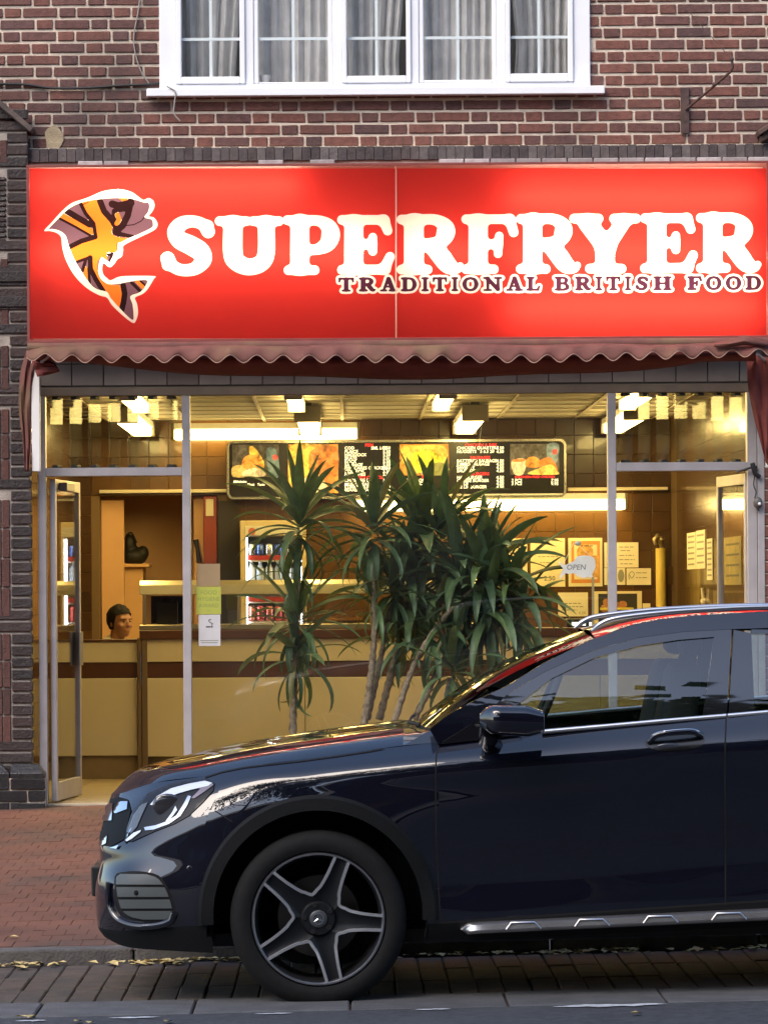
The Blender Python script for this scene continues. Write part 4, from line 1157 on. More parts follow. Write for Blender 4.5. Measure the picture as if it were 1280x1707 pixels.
for px, lab in ((216,'front strip light over the customers, glimpsed through the left louvre glass'), (490,'front strip light over the customers, above the left plant'), (744,'front strip light over the customers, above the menu board middle'), (1072,'front strip light over the customers, glimpsed through the right louvre glass')):
    X = un(px, 680, 1.0)[0]
    batten(lab, Vector((X, .62, 2.885)), Vector((X, 2.42, 2.885)), .11, True, 'strip lights over the customers', M_white)
batten('strip light on the back wall above the left end of the menu board', P3(288, 723, YT), P3(600, 723, YT) * 1.0 + Vector((0,0,0)), .09, False, 'strip lights on the back wall') if False else None
def wall_tube(label, pxa, pxb, py):
    a = P3(pxa, py, YT); c_ = P3(pxb, py, YT); c_.z = a.z
    return batten(label, a, c_, .09, False, 'strip lights on the back wall')
wall_tube('horizontal strip light on the back wall above the left end of the menu board', 286, 600, 722)
wall_tube('horizontal strip light on the back wall under the right end of the menu board', 588, 1046, 841)

# menu board
MY = YB - .17
mbz = thing('menu_board', 'long black menu board with food pictures on the back wall', 'menu board', P3(660, 830, MY))
a = P3(378, 735, MY); c_ = P3(944, 829, MY)
b = MB(); b.box(a.x+.02, c_.x-.02, MY, MY+.16, c_.z+.02, a.z-.02); rel(b.build('panel', mat('menu_black', (.010,.009,.008), .25)), mbz)
def rrect(x0, x1, z0, z1, r, n=5):
    out = []
    for cx, cz, s in ((x1-r, z1-r, 0), (x0+r, z1-r, 1), (x0+r, z0+r, 2), (x1-r, z0+r, 3)):
        for k in range(n+1):
            t = math.pi/2*(s + k/n); out.append((cx+r*math.cos(t), cz+r*math.sin(t)))
    return out
o_ = rrect(a.x, c_.x, c_.z, a.z, .05); i_ = rrect(a.x+.018, c_.x-.018, c_.z+.018, a.z-.018, .035); n = len(o_)
b = MB()
b.add([(x, MY-.016, z) for x, z in o_] + [(x, MY-.016, z) for x, z in i_] + [(x, MY+.15, z) for x, z in o_] + [(x, MY+.01, z) for x, z in i_],
      [(k, (k+1) % n, n+(k+1) % n, n+k) for k in range(n)] + [(k, 2*n+k, 2*n+(k+1) % n, (k+1) % n) for k in range(n)] + [(n+k, n+(k+1) % n, 3*n+(k+1) % n, 3*n+k) for k in range(n)])
rel(b.build('frame', M_steel, smooth=40), mbz)
# the pictures are flat backlit prints on the board
P_Y = MY - .004
def E2(name, col, s): return MATS.get(name) or emit(name, col, s)
def pict(name, rects, blobs):
    """flat print made of coloured shapes"""
    by = {}
    lay = 0
    for (px0, px1, py0, py1, col) in rects:
        p = un(px0, py0, P_Y - lay*.0004); q = un(px1, py1, P_Y - lay*.0004)
        by.setdefault(col, MB()).add([(p[0], P_Y-lay*.0004, q[1]), (q[0], P_Y-lay*.0004, q[1]), (q[0], P_Y-lay*.0004, p[1]), (p[0], P_Y-lay*.0004, p[1])], [(0,1,2,3)]); lay += 1
    for poly, col in blobs:
        Yq = P_Y - lay*.0004
        pts = smooth_poly(poly, 4)
        by.setdefault(col, MB()).add([(un(x, y, Yq)[0], Yq, un(x, y, Yq)[1]) for x, y in pts], [tuple(range(len(pts)))]); lay += 1
    for col, b in by.items():
        key = 'print_%02x%02x%02x' % tuple(int(min(1, c)*255) for c in col)
        rel(b.build(name, MATS.get(key) or backlit(key, col)), mbz)
def backlit(key, col, est=.22):
    m = bpy.data.materials.new(key); m.use_nodes = True; N = m.node_tree.nodes; K_ = m.node_tree.links
    p = N['Principled BSDF']; p.inputs['Roughness'].default_value = .4
    tx = N.new('ShaderNodeTexNoise'); tx.inputs['Scale'].default_value = 20; tx.inputs['Detail'].default_value = 6; tx.inputs['Distortion'].default_value = .8
    cr = N.new('ShaderNodeValToRGB'); co = N.new('ShaderNodeTexCoord')
    lo = tuple(c*(.25 if est < .5 else .9) for c in col); hi = tuple(min(1, c*1.25 + (.06 if est < .5 else 0)) for c in col)
    e = cr.color_ramp.elements; e[0].position = .28; e[0].color = (*lo, 1); e[1].position = .72; e[1].color = (*hi, 1)
    q = e.new(.5); q.color = (*[min(1, c) for c in col], 1)
    K_.new(co.outputs['Object'], tx.inputs['Vector']); K_.new(tx.outputs[0], cr.inputs[0]); K_.new(cr.outputs[0], p.inputs['Base Color']); K_.new(cr.outputs[0], p.inputs['Emission Color'])
    p.inputs['Emission Strength'].default_value = est; MATS[key] = m; return m
O1, O2, O3, Y1, G1, B1, W1, R1, BK = (.80,.30,.045), (.70,.20,.03), (.50,.14,.02), (.85,.50,.07), (.22,.22,.05), (.10,.16,.16), (.75,.62,.40), (.70,.04,.03), (.055,.045,.03)
def burgerish(x, y, s): return [(x-s,y),(x-s*.7,y-s*.6),(x,y-s*.85),(x+s*.7,y-s*.6),(x+s,y),(x+s*.8,y+s*.45),(x,y+s*.6),(x-s*.8,y+s*.45)]
pict('food_picture', [(387,465,741,795,BK)], [([(444,750),(460,750),(466,792),(450,793)], B1), ([(454,760),(460,758),(463,764),(457,767)], R1),
     ([(388,778),(408,776),(410,794),(388,794)], (.55,.40,.12)), ([(415,748),(424,746),(440,770),(436,786),(424,784)], Y1), (burgerish(420,772,17), O1), ([(406,786),(424,780),(440,786),(440,794),(406,794)], W1)])
pict('food_picture', [(480,564,741,822,O1)], [([(484,745),(520,742),(530,770),(510,800),(490,818),(482,800)], Y1), ([(520,750),(560,745),(562,790),(540,815),(520,800),(515,775)], O2), ([(505,800),(530,790),(545,818),(500,820)], W1), ([(530,775),(545,770),(550,790),(536,796)], O3)])
pict('food_picture', [(666,748,740.5,792,O1)], [([(670,745),(700,742),(740,744),(744,770),(720,786),(690,788),(672,770)], (.95,.60,.10)), ([(690,755),(725,752),(735,772),(705,788),(688,775)], (1.3,1.0,.05)), ([(715,778),(730,770),(746,776),(746,791),(705,791)], G1), ([(702,787),(712,784),(716,791),(702,791)], W1)])
pict('food_picture', [(850,932,740,791,(.10,.085,.055))], [([(912,741),(931,741),(928,770),(914,770)], (.20,.27,.27)), ([(921,750),(928,749),(928,756),(922,757)], R1), ([(853,768),(876,766),(872,790),(857,790)], W1), ([(855,766),(874,765),(873,769),(856,770)], O2),
     (burgerish(888,772,13), O1), ([(898,770),(915,762),(925,772),(928,786),(905,788)], O2), ([(880,790),(900,780),(918,774),(928,784),(928,791)], (1.0,.55,.12))])
M_mw = backlit('print_white', (.95,.85,.55), .9); M_mr = backlit('print_red', (.85,.03,.03), .9)
sk = dict(shear=.12, bold=.014)
def lines(rows, x, al='LEFT', h=5.2): return [(s, x, py, h, dict(sk, align=al)) for py, s in rows]
join_text(mbz, lines([(747,'COD'),(753,'PLAICE'),(758.5,'HADDOCK'),(764,'SKATE'),(769.5,'ROCK'),(775,'SAUSAGE'),(780.5,'FISH CAKES CHICKEN'),(786,'COD ROE'),(791,'PASTY PIES'),(801,'CHIPS REG LGE'),(807.5,'MUSHY PEAS'),(812,'CURRY SAUCE'),(817,'BEANS  GRAVY')], 574)
  + lines([(747,'SML LGE')], 618), P_Y, M_mw, 'menu_lettering')
join_text(mbz, lines([(p,'5.50') for p in (747,753,758.5,764,769.5,775,780.5,786,791,801,807.5,812,817)], 638), P_Y, M_mw, 'menu_lettering')
join_text(mbz, lines([(742,'FISH')], 615, 'CENTER') + lines([(796,'BITS ON SIDE')], 617, 'CENTER') + lines([(742,'CHICKEN & RIBS')], 801, 'CENTER') + lines([(763,'SAUSAGES')], 800, 'CENTER') + lines([(790,'BURGERS')], 800, 'CENTER') + lines([(795,'SOUTHERN FRIED CHICKEN')], 891, 'CENTER', 3.8) + lines([(795,'PIES')], 709, 'CENTER'), P_Y, M_mr, 'menu_lettering')
join_text(mbz, lines([(747,'CHICKEN QUARTERS'),(753,'NUGGETS   5 6.5 20'),(768.5,'BATTERED SAUSAGE'),(774,'JUMBO SAUSAGE'),(779.5,'SAVELOY'),(785,'SAUSAGE'),(796,'HAMBURGER'),(801.5,'CHEESE BURGER'),(806.5,'1/4 LB'),(812,'1/2 LB  BURGER')], 761) , P_Y, M_mw, 'menu_lettering')
join_text(mbz, lines([(p,'4.50') for p in (747,753,768.5,774,779.5,785,796,801.5,806.5,812)], 827), P_Y, M_mw, 'menu_lettering')
join_text(mbz, lines([(801,'STEAK & ONION'),(806.5,'BEEF  CHICKEN')], 668) + lines([(801,'2 PCS'),(806.5,'3 PCS')], 852) + lines([(801,'7.95'),(806.5,'9.95')], 918) + lines([(801,'4.0'),(806.5,'4.0')], 736), P_Y, M_mw, 'menu_lettering')
join_text(mbz, [('Milkshake', 389, 803, 4, dict(sk, align='LEFT')), ('From Thick   Taste', 398, 808, 4, dict(sk, align='LEFT'))], P_Y, M_mw, 'menu_lettering')

# fridge with cans
FY = 4.95
frd = thing('drinks_fridge', 'glass-fronted drinks fridge full of cans behind the counter', 'fridge', P3(455, 1200, FY) * 1.0)
fa = P3(400, 868, FY); fb = P3(510.5, 1036, FY)
b = MB(); b.box(fa.x, fa.x+.045, FY, YB-.02, FL+.02, fa.z); b.box(fb.x-.03, fb.x, FY, YB-.02, FL+.02, fa.z); b.box(fa.x+.045, fb.x-.03, FY+.001, YB-.02, fa.z-.12, fa.z); b.box(fa.x+.045, fb.x-.03, YB-.06, YB-.02, FL+.02, fa.z-.12); b.box(fa.x+.045, fb.x-.03, FY+.001, YB-.06, FL+.02, FL+.5)
rel(b.build('cabinet', mat('fridge_cream', (.50,.40,.22), .4), bevel=.004), frd)
b = MB(); p = P3(408, 877, FY); q = P3(506, 892, FY); b.box(p.x, q.x, FY-.006, FY, q.z, p.z); rel(b.build('header_panel', mat('fridge_header', (.52,.50,.42), .3), bevel=.002), frd)
b = MB(); p = P3(420, 886, FY-.006); b.lathe([(0,-.0015),(.028,-.0015),(.028,0)], (p.x, FY-.006, p.z), axis='y', n=18); rel(b.build('badge', mat('fridge_badge', (.45,.10,.04), .4)), frd)
shelf_z = []
b = MB()
for py in (933.5, 968.5, 1003, 1036):
    p = P3(450, py, FY+.06); b.box(fa.x+.046, fb.x-.031, FY+.03, YB-.07, p.z-.012, p.z); shelf_z.append(p.z)
rel(b.build('shelf', M_white), frd)
b = MB(); p = P3(450, 926, FY+.03)
for zz in (shelf_z[0], shelf_z[2]): b.box(fa.x+.046, fb.x-.031, FY+.024, FY+.029, zz+.0, zz+.035)
rel(b.build('shelf_strip', mat('red_strip', (.45,.04,.03), .4)), frd)
M_fl = emit('fridge_lamp', (.85,.92,1.0), 11.0)
for xl in (fa.x+.047, fb.x-.041):
    b = MB(); b.box(xl, xl+.009, FY+.014, FY+.024, FL+.55, fa.z-.13); rel(b.build('lamp_tube', M_fl), frd)
b = MB(); b.box(fa.x+.046, fb.x-.031, FY+.006, FY+.012, FL+.52, fa.z-.125); rel(b.build('pane', M_glass_w), frd)
def drink(label, kind, X, Y, z, col, grp, h):
    t = thing(kind, label, kind, (X, Y, z), grp)
    b = MB()
    if kind == 'can': b.lathe([(0,.001),(.026,.001),(.033,.010),(.033,h-.012),(.027,h-.001)], (X, Y, z), n=14)
    else: b.lathe([(0,.001),(.030,.001),(.032,.006),(.032,h*.62),(.013,h*.86),(.012,h*.92)], (X, Y, z), n=14)
    rel(b.build('body', mat('drink_%d%d%d' % tuple(int(c*99) for c in col), col, .25, .75 if kind == 'can' else .1), smooth=45), t)
    b = MB(); b.lathe([(.027,h-.001),(.026,h),(0,h-.003)] if kind == 'can' else [(.014,h*.92),(.014,h),(0,h)], (X, Y, z), n=14); rel(b.build('lid', M_steel if kind == 'can' else mat('bottle_cap', (.7,.7,.7), .4), smooth=45), t)
cols1 = [(.55,.56,.60),(.10,.16,.42),(.60,.62,.66),(.08,.14,.45),(.62,.62,.64),(.09,.15,.42),(.58,.6,.64)]
for i in range(7):
    X = fa.x + .082 + i*(.0705)*.98
    if X > fb.x - .06: break
    blue = cols1[i % 7][2] > 2*cols1[i % 7][0]
    drink(('blue' if blue else 'silver') + ' drink can on the upper fridge shelf, ' + ('leftmost','second from the left','third from the left','fourth from the left','fifth from the left','sixth from the left','last')[i], 'can', X, FY+.09, shelf_z[0], cols1[i % 7], 'cans on the upper fridge shelf', .122)
for i in range(7):
    X = fa.x + .082 + i*(.0705)*.98
    if X > fb.x - .06: break
    drink('clear bottle with a pale cap on the middle fridge shelf, ' + ('leftmost','second from the left','third from the left','fourth from the left','fifth from the left','sixth from the left','last')[i], 'bottle', X, FY+.09, shelf_z[1], (.42,.50,.60) if i % 2 else (.55,.58,.60), 'bottles on the middle fridge shelf', .148)
for i in range(6):
    X = fa.x + .082 + i*(.0705)*.98
    if X > fb.x - .06: break
    drink('red drink can on the lowest fridge shelf in view, ' + ('leftmost','second from the left','third from the left','fourth from the left','fifth from the left','sixth from the left','last')[i], 'can', X, FY+.09, shelf_z[3], (.55,.10,.09) if i % 2 else (.62,.22,.18), 'red cans on the low fridge shelf', .122)
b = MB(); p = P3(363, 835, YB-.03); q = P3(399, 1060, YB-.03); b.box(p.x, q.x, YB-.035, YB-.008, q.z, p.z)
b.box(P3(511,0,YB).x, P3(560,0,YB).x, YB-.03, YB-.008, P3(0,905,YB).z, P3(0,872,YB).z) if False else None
struct('niche_shade_panel', b, mat('recess', (.015,.010,.007), .7))  # flat dark panel; the shade of a niche is put into its colour

# counter
CY = 3.1
cn = thing('counter', 'cream laminate serving counter with a brown band and dark ledge', 'counter', P3(640, 1300, CY))
cxl, cxd, cxr = P3(118, 1100, CY).x, P3(232, 1100, CY).x, XR - .02
def zz_(py, Y=CY): return un(400, py, Y)[1]
def panels(name, x0, x1, py0, py1, y, m, bev=.004):
    b = MB(); b.box(x0, x1, y, CY+.5, zz_(py1), zz_(py0)); return rel(b.build(name, m, bevel=bev), cn)
xs_ = [P3(p, 1100, CY).x for p in (240, 508, 760, 1000, 1240)]
xs_[-1] = cxr
for i in range(4):
    panels('upper_panel', xs_[i]+.002, xs_[i+1]-.002, 1065, 1103, CY, M_cream)
    panels('lower_panel', xs_[i]+.002, xs_[i+1]-.002, 1130, 1261, CY, M_cream)
panels('brown_band', xs_[0]-.0, cxr, 1103.3, 1129.7, CY+.012, M_brownlam)
panels('plinth', xs_[0], cxr, 1261.3, 1302, CY+.06, mat('kick', (.16,.12,.07), .5, var=.15, scale=6))
panels('dark_ledge', xs_[0]-.03, cxr, 1050, 1064.7, CY-.03, M_brownlam)
b = MB()
for pa_, pb_ in ((222, 229), (229.5, 239)):
    b.box(P3(pa_, 0, CY).x, P3(pb_, 0, CY).x - .001, CY-.02, CY+.06, zz_(1290), zz_(1062))
rel(b.build('divider_post', mat('divider', (.17,.12,.075), .4, .3), bevel=.003), cn)
b = MB(); b.box(P3(227.3,0,CY).x, P3(229,0,CY).x, CY-.03, CY-.0205, zz_(1140), zz_(1085)); rel(b.build('bolt', M_steel), cn)
# counter flap (the hinged section on the left)
fl = thing('counter_flap', 'low cream gate section of the counter in front of the seated man', 'counter gate', P3(172, 1300, CY+.04))
x0, x1 = XL + .02, P3(221, 0, CY).x
for nm, py0, py1, dy, m in (('upper_panel',1069,1103,0,M_cream),('brown_band',1103.3,1129.7,.01,M_brownlam),('lower_panel',1130,1259,0,M_cream),('kick_plate',1259.3,1302,.02,mat('kick2', (.22,.16,.085), .5, var=.15, scale=6)),('top_rail',1064.5,1068.7,-.012,M_brownlam)):
    b = MB(); b.box(x0, x1, CY+.02+dy, CY+.07, zz_(py1), zz_(py0)); rel(b.build(nm, m, bevel=.003), fl)
# hot cabinet on the counter
hc = thing('hot_cabinet', 'stainless heated food cabinet with glass front standing on the counter', 'food cabinet', P3(500, 1050, CY+.1))
HY = CY + .05
hx0, hx1 = P3(232, 1000, HY).x, P3(838, 1000, HY).x
b = MB(); zt_, zm_ = zz_(967, HY), zz_(991, HY)
b.add([(hx0,HY,zm_),(hx1,HY,zm_),(hx1,HY+.012,zt_-.03),(hx0,HY+.012,zt_-.03),(hx0,HY+.07,zt_),(hx1,HY+.07,zt_),(hx0,HY+.6,zt_),(hx1,HY+.6,zt_),(hx0,HY+.6,zm_),(hx1,HY+.6,zm_)],
      [(0,1,2,3),(3,2,5,4),(4,5,7,6),(6,7,9,8),(8,9,1,0),(0,3,4,6,8),(1,9,7,5,2)])
rel(b.build('hood', mat('warm_steel', (.50,.45,.31), .30, .9, var=.12, scale=5), bevel=.004), hc)
b = MB(); b.box(hx0, hx1, HY, HY+.6, zz_(1050, HY)+.001, zz_(1041, HY)); rel(b.build('base', MATS['warm_steel'], bevel=.004), hc)
posts = [234, 310, 392, 500, 612, 728, 834]
for p in posts:
    x = P3(p, 0, HY).x; b = MB(); b.box(x-.012, x+.012, HY+.002, HY+.03, zz_(1040.8, HY), zz_(991.2, HY)); rel(b.build('post', MATS['warm_steel'], bevel=.003), hc)
for p, q in zip(posts[:-1], posts[1:]):
    b = MB(); b.box(P3(p,0,HY).x+.0125, P3(q,0,HY).x-.0125, HY+.012, HY+.017, zz_(1040.8, HY), zz_(991.2, HY)); rel(b.build('pane', M_glass_w), hc)
b = MB(); p = P3(248, 995, HY+.1); b.box(p.x, P3(300,0,HY).x, HY+.42, HY+.44, zz_(1040,HY), zz_(993,HY)); rel(b.build('back_screen', mat('screen_dark', (.03,.022,.012), .4)), hc)
# things in the cabinet
M_fry = mat('fried_food', (.52,.24,.05), .6, var=.35, scale=30, bump=.6, bscale=60)
for i, (px, kind) in enumerate(((556,'fish'),(585,'fish'),(640,'fish'),(664,'fish'),(700,'pie'),(760,'pie'))):
    X = P3(px, 1040, HY+.2).x; z = zz_(1041, HY) + .001
    b = MB(); b.sphere((X, HY+.2, z+.028), (.075 if kind == 'fish' else .05, .05, .028), 14, 8)
    o = b.build('fried_fish' if kind == 'fish' else 'pie', M_fry, smooth=80)
    for v in o.data.vertices: v.co.z = max(v.co.z, z) + .006*math.sin(v.co.x*90)*math.sin(v.co.y*70); v.co.z = max(v.co.z, z)
    tag(o, {0:'golden piece of battered fish at the left of the lit hot cabinet',1:'golden piece of battered fish second from the left in the hot cabinet',2:'golden piece of battered fish behind the middle plant in the hot cabinet',3:'golden piece of battered fish rightmost of the fish in the hot cabinet',4:'round pie left of the other pie in the hot cabinet',5:'round pie at the right end of the hot cabinet'}[i], kind, 'food in the hot cabinet')
b = MB(); b.box(P3(255,0,HY+.3).x, P3(290,0,HY+.3).x, HY+.25, HY+.35, zz_(1041,HY)+.001, zz_(1002,HY)); b.sphere((P3(272,0,HY+.3).x, HY+.3, zz_(1000,HY)), (.055,.04,.03), 10, 6)
tag(b.build('scale_box', mat('dark_box', (.035,.030,.018), .5), bevel=.006), 'dark boxy machine behind the left glass of the hot cabinet', 'machine')
# till
t = thing('till', 'small till with a bright display on the counter below the notices', 'till', P3(960, 1050, CY+.25))
b = MB(); p = P3(945, 1036, CY+.22); q = P3(990, 1049.5, CY+.22); b.box(p.x, q.x, CY+.22, CY+.5, zz_(1050,CY), p.z+.02); rel(b.build('case', M_dark, bevel=.008), t)
b = MB(); p = P3(953, 1037.5, CY+.215); q = P3(976, 1043, CY+.215); b.box(p.x, q.x, CY+.213, CY+.2195, q.z, p.z); p = P3(982, 1037.5, CY+.215); q = P3(986, 1043, CY+.215); b.box(p.x, q.x, CY+.213, CY+.2195, q.z, p.z); rel(b.build('display', emit('till_display', (1,.95,.75), 1.6)), t)

# notices on the back wall
NY = YB - .010
M_paper = mat('notice_paper', (.66,.58,.36), .7, var=.05, scale=6)
M_paper_w = mat('notice_card', (.66,.60,.44), .7, var=.05, scale=6)
def notice(label, px0, px1, py0, py1, m=M_paper, Y=NY, cat='notice'):
    t = thing('notice', label, cat, P3((px0+px1)/2, py1, Y), 'notices on the back wall')
    p = P3(px0, py0, Y); q = P3(px1, py1, Y)
    b = MB(); b.box(p.x, q.x, Y-.002, Y+.001, q.z, p.z); rel(b.build('card', m), t); return t
def squig(t, items, Y=NY-.0026, m=M_ink_g):
    join_text(t, items, Y, m)
def bars(t, rows, m=M_ink_g, Y=NY-.0024, h=1.5):
    """rows of print too small to read"""
    b = MB(); rnd = random.Random(len(rows))
    for px0, px1, py in rows:
        x = px0
        while x < px1:
            w = min(rnd.uniform(3, 9), px1-x); p = P3(x, py-h/2, Y); q = P3(x+w, py+h/2, Y); b.box(p.x, q.x, Y-.0003, Y, q.z, p.z); x += w + 1.6
    rel(b.build('small_print', m), t)
t = notice('yellow notice mostly hidden behind the right plant, left end of the notices', 832, 879, 898, 977)
t = notice('yellow price notice reading 2.50 beside the right plant', 884, 942, 897.5, 978)
squig(t, [('2.50', 916, 964.5, 8, dict(bold=.01))], m=M_ink); bars(t, [(897,930,928),(900,925,938),(904,930,949)])
t = notice('framed notice with an orange border behind the fish-shaped sign', 947, 1004, 897, 977.5)
b = MB(); p = P3(952, 902, NY); q = P3(1000, 972, NY)
for (x0,x1,z0,z1) in ((952,1000,902,908),(952,1000,966,972),(952,957,908,966),(995,1000,908,966)):
    a_, c2 = P3(x0,z0,NY), P3(x1,z1,NY); b.box(a_.x, c2.x, NY-.003, NY-.0021, c2.z, a_.z)
rel(b.build('border', mat('orange_ink', (.50,.20,.04), .6)), t)
b = MB(); a_ = P3(975, 921, NY); b.lathe([(0,-.0008),(.065,-.0008),(.065,0)], (a_.x, NY-.0025, a_.z), axis='y', n=16); a_ = P3(988, 941, NY); b.box(a_.x-.05, a_.x+.05, NY-.0032, NY-.0024, a_.z-.10, a_.z+.07); rel(b.build('picture', mat('food_ink', (.48,.26,.07), .6, var=.5, scale=30)), t)
bars(t, [(968,988,910)], M_ink, Y=NY-.0034)
t = notice('white notice with lines of print partly behind the right mullion', 1007, 1064, 904.5, 946, M_paper_w)
bars(t, [(1032,1056,912),(1034,1050,918),(1032,1056,926),(1032,1058,933),(1034,1054,940)])
t = notice('narrow white notice half hidden by the right mullion, below the printed one', 1007, 1042, 947, 975, M_paper_w)
b = MB(); a_ = P3(1035, 960, NY-.003); b.sphere(a_, (.025,.001,.05), 10, 6); rel(b.build('figure', M_ink_g), t)
t = notice('small white card with a line drawing right of the right mullion', 1044, 1085, 947.5, 975, M_paper_w)
bars(t, [(1060,1078,955),(1060,1080,963)]); b = MB(); b.tube(catmull([P3(1049,966,NY-.003),P3(1048,958,NY-.003),P3(1053,953,NY-.003),P3(1057,957,NY-.003),P3(1053,964,NY-.003),P3(1049,958,NY-.003)],4), .003, 5); rel(b.build('drawing', M_ink_g), t)
t = notice('pale lower notice with handwriting beside the right plant tips', 930, 980, 988, 1027.5, M_paper_w)
bars(t, [(934,968,1006),(934,972,1011.5),(936,962,1017)]); squig(t, [('4.34', 970, 1022, 5)])
t = notice('dark framed picture poster low on the back wall at the right mullion', 990, 1070, 986, 1042, M_paper)
b = MB(); p = P3(997, 990, NY); q = P3(1062, 1039, NY); b.box(p.x, q.x, NY-.004, NY-.0021, q.z, p.z); rel(b.build('picture', mat('poster_dark', (.03,.028,.022), .4)), t)
b = MB(); rnd = random.Random(4)
for _ in range(9): a_ = P3(rnd.uniform(1004,1048), rnd.uniform(1000,1036), NY-.0045); b.sphere(a_, (.035,.0008,.03), 9, 5)
rel(b.build('food_print', mat('food_ink2', (.36,.15,.05), .6, var=.5, scale=30)), t)
b = MB(); p = P3(1000, 1013, NY); q = P3(1056, 1016.5, NY); b.box(p.x, q.x, NY-.0062, NY-.0056, q.z, p.z); rel(b.build('caption', mat('yellow_ink', (.60,.50,.08), .6)), t)
t = notice('small plain cream box cover low beside the yellow pipe', 1071, 1084, 1006, 1046, M_paper)
# yellow pipe
t = thing('gas_pipe', 'yellow boxed pipe with a grey tap on the back wall right of the notices', 'pipe', P3(1100, 1045, YB-.05))
b = MB(); a_ = P3(1101, 914, YB-.06); c2 = P3(1102, 1014, YB-.06); b.tube([a_, c2], .040, 14); rel(b.build('pipe', mat('pipe_yellow', (.55,.42,.10), .5, var=.08, scale=6), smooth=50), t)
b = MB(); b.tube([P3(1103,914,YB-.06), P3(1100,900,YB-.07), P3(1095,894,YB-.09), P3(1091,899,YB-.10), P3(1093,908,YB-.10)], [.018,.020,.022,.020,.014], 9); b.sphere(P3(1102,900,YB-.07), .028, 10, 7); rel(b.build('tap', mat('tap_metal', (.30,.24,.14), .35, .7), smooth=60), t)
b = MB(); p = P3(1085,1015,YB-.05); q = P3(1112,1046,YB-.05); b.box(p.x, q.x, YB-.12, YB-.008, q.z, p.z); rel(b.build('pipe_box', M_tile_d, bevel=.004), t)
t = notice('small dark plate on the tiles right of the yellow pipe', 1112, 1121, 945, 975, M_tile)
# sheets on the right wall
def wall_sheet(label, px0, px1, py0, py1, m, extra=None):
    """sheet on the side wall, its edges given in the photograph"""
    Ya = FPX*(XR-.01)/(px0-572) + CAM_Y; Yb = FPX*(XR-.01)/(px1-572) + CAM_Y
    Ym = (Ya+Yb)/2
    t = thing('notice', label, 'notice', (XR-.01, Ym, un((px0+px1)/2, py1, Ym)[1]), 'papers on the right wall')
    b = MB(); b.box(XR-.013, XR-.0085, Yb, Ya, un((px0+px1)/2, py1, Ym)[1], un((px0+px1)/2, py0, Ym)[1]); rel(b.build('sheet', m), t)
    if extra:
        b = MB(); z0, z1 = un(px0, py1, Ym)[1], un(px0, py0, Ym)[1]
        for k in range(extra): zc = z1 - (z1-z0)*(k+.7)/(extra+.6); b.box(XR-.0142, XR-.0131, Yb+.12*(Ya-Yb), Ya-.12*(Ya-Yb), zc-.008, zc+.006)
        rel(b.build('small_print', M_ink_g), t)
wall_sheet('printed paper on the right wall, leftmost of the pinned papers', 1146, 1160, 888, 949, M_paper_w, 6)
wall_sheet('printed paper on the right wall, beside the leftmost pinned one', 1161, 1176, 884, 948, M_paper_w, 5)
wall_sheet('long narrow paper on the right wall next to the door edge', 1179, 1188, 898, 967, M_paper_w, 7)
wall_sheet('yellow poster seen through the open right glass door', 1208, 1236, 895, 975, mat('poster_yellow', (.58,.48,.16), .6, var=.3, scale=9), 4)
t = thing('wall_hook', 'pale paper strip and hook hanging on the right wall above the car roof', 'hook', P3(1172, 1015, 3.2))
b = MB(); b.tube([P3(1170,980,3.2), P3(1173,1000,3.2), P3(1174,1014,3.2)], [.010,.016,.012], 7); b.sphere(P3(1174,1003,3.2), (.03,.03,.03), 8, 6); rel(b.build('strip', M_paper_w, smooth=60), t)

# ------------------------------------------------------------------ plants in the window
M_leaf = mat('yucca_leaf', (.08,.14,.06), .42, ramp=[(.065,.12,.06),(.095,.16,.062),(.075,.13,.07),(.11,.17,.06),(.07,.12,.06)], var=.25, scale=8, bump=.15, bscale=50, trans=.25)
M_leaf_y = mat('yucca_leaf_pale', (.19,.18,.065), .5, var=.25, scale=8, trans=.25)
M_stem = mat('yucca_stem', (.26,.20,.14), .85, var=.45, scale=40, bump=.8, bscale=60, stain=(.07,.05,.035), stain_scale=18, stain_amt=.8)
M_pot = mat('terracotta', (.26,.10,.05), .8, var=.2, scale=6)
def leaf_mesh(L, w, bend, m, tw=0.0):
    """strap leaf from the origin along +x, bending down by `bend` radians in all"""
    n = 11; x = z = 0.0; ang = 0.0; rows = []
    for i in range(n + 1):
        t = i / n
        prof = min(1, .45 + 2.2*t) * (1 - t**2.6) ** .75 if t < 1 else 0
        hw = max(w*.5*prof, .0006)
        up = (-math.sin(-ang), math.cos(-ang))
        k = .22*hw
        a = tw*t
        row = []
        for s, dz in ((-1, k*1.5), (-.5, k*.4), (0, 0), (.5, k*.4), (1, k*1.5)):
            yy, hh = s*hw*math.cos(a) - dz*math.sin(a), s*hw*math.sin(a) + dz*math.cos(a)
            row.append((x + hh*math.sin(ang), yy, z + hh*math.cos(ang)))
        rows.append(row)
        ang += bend/n * (.35 + 1.3*t)
        x += L/n*math.cos(ang); z -= L/n*math.sin(ang)
    b = MB(); b.grid(rows); return b.mesh('leaf', m, smooth=70)
LV = {}
def leaf(parent, base, az, el, L, w, bend, pale=False):
    kb = round(bend*3)/3; kw = round(w/.006)*.006
    key = (kb, kw, pale, random.randrange(2))
    if key not in LV: LV[key] = leaf_mesh(1.0, kw/.5, kb, M_leaf_y if pale else M_leaf, random.uniform(-.7,.7))
    o = link('leaf', LV[key]); rel(o, parent)
    o.matrix_basis = Matrix.Translation(base) @ Matrix.Rotation(az, 4, 'Z') @ Matrix.Rotation(-el, 4, 'Y') @ Matrix.Diagonal((L, L*.5/ .5 * 1.0, L, 1))
PLY = .52
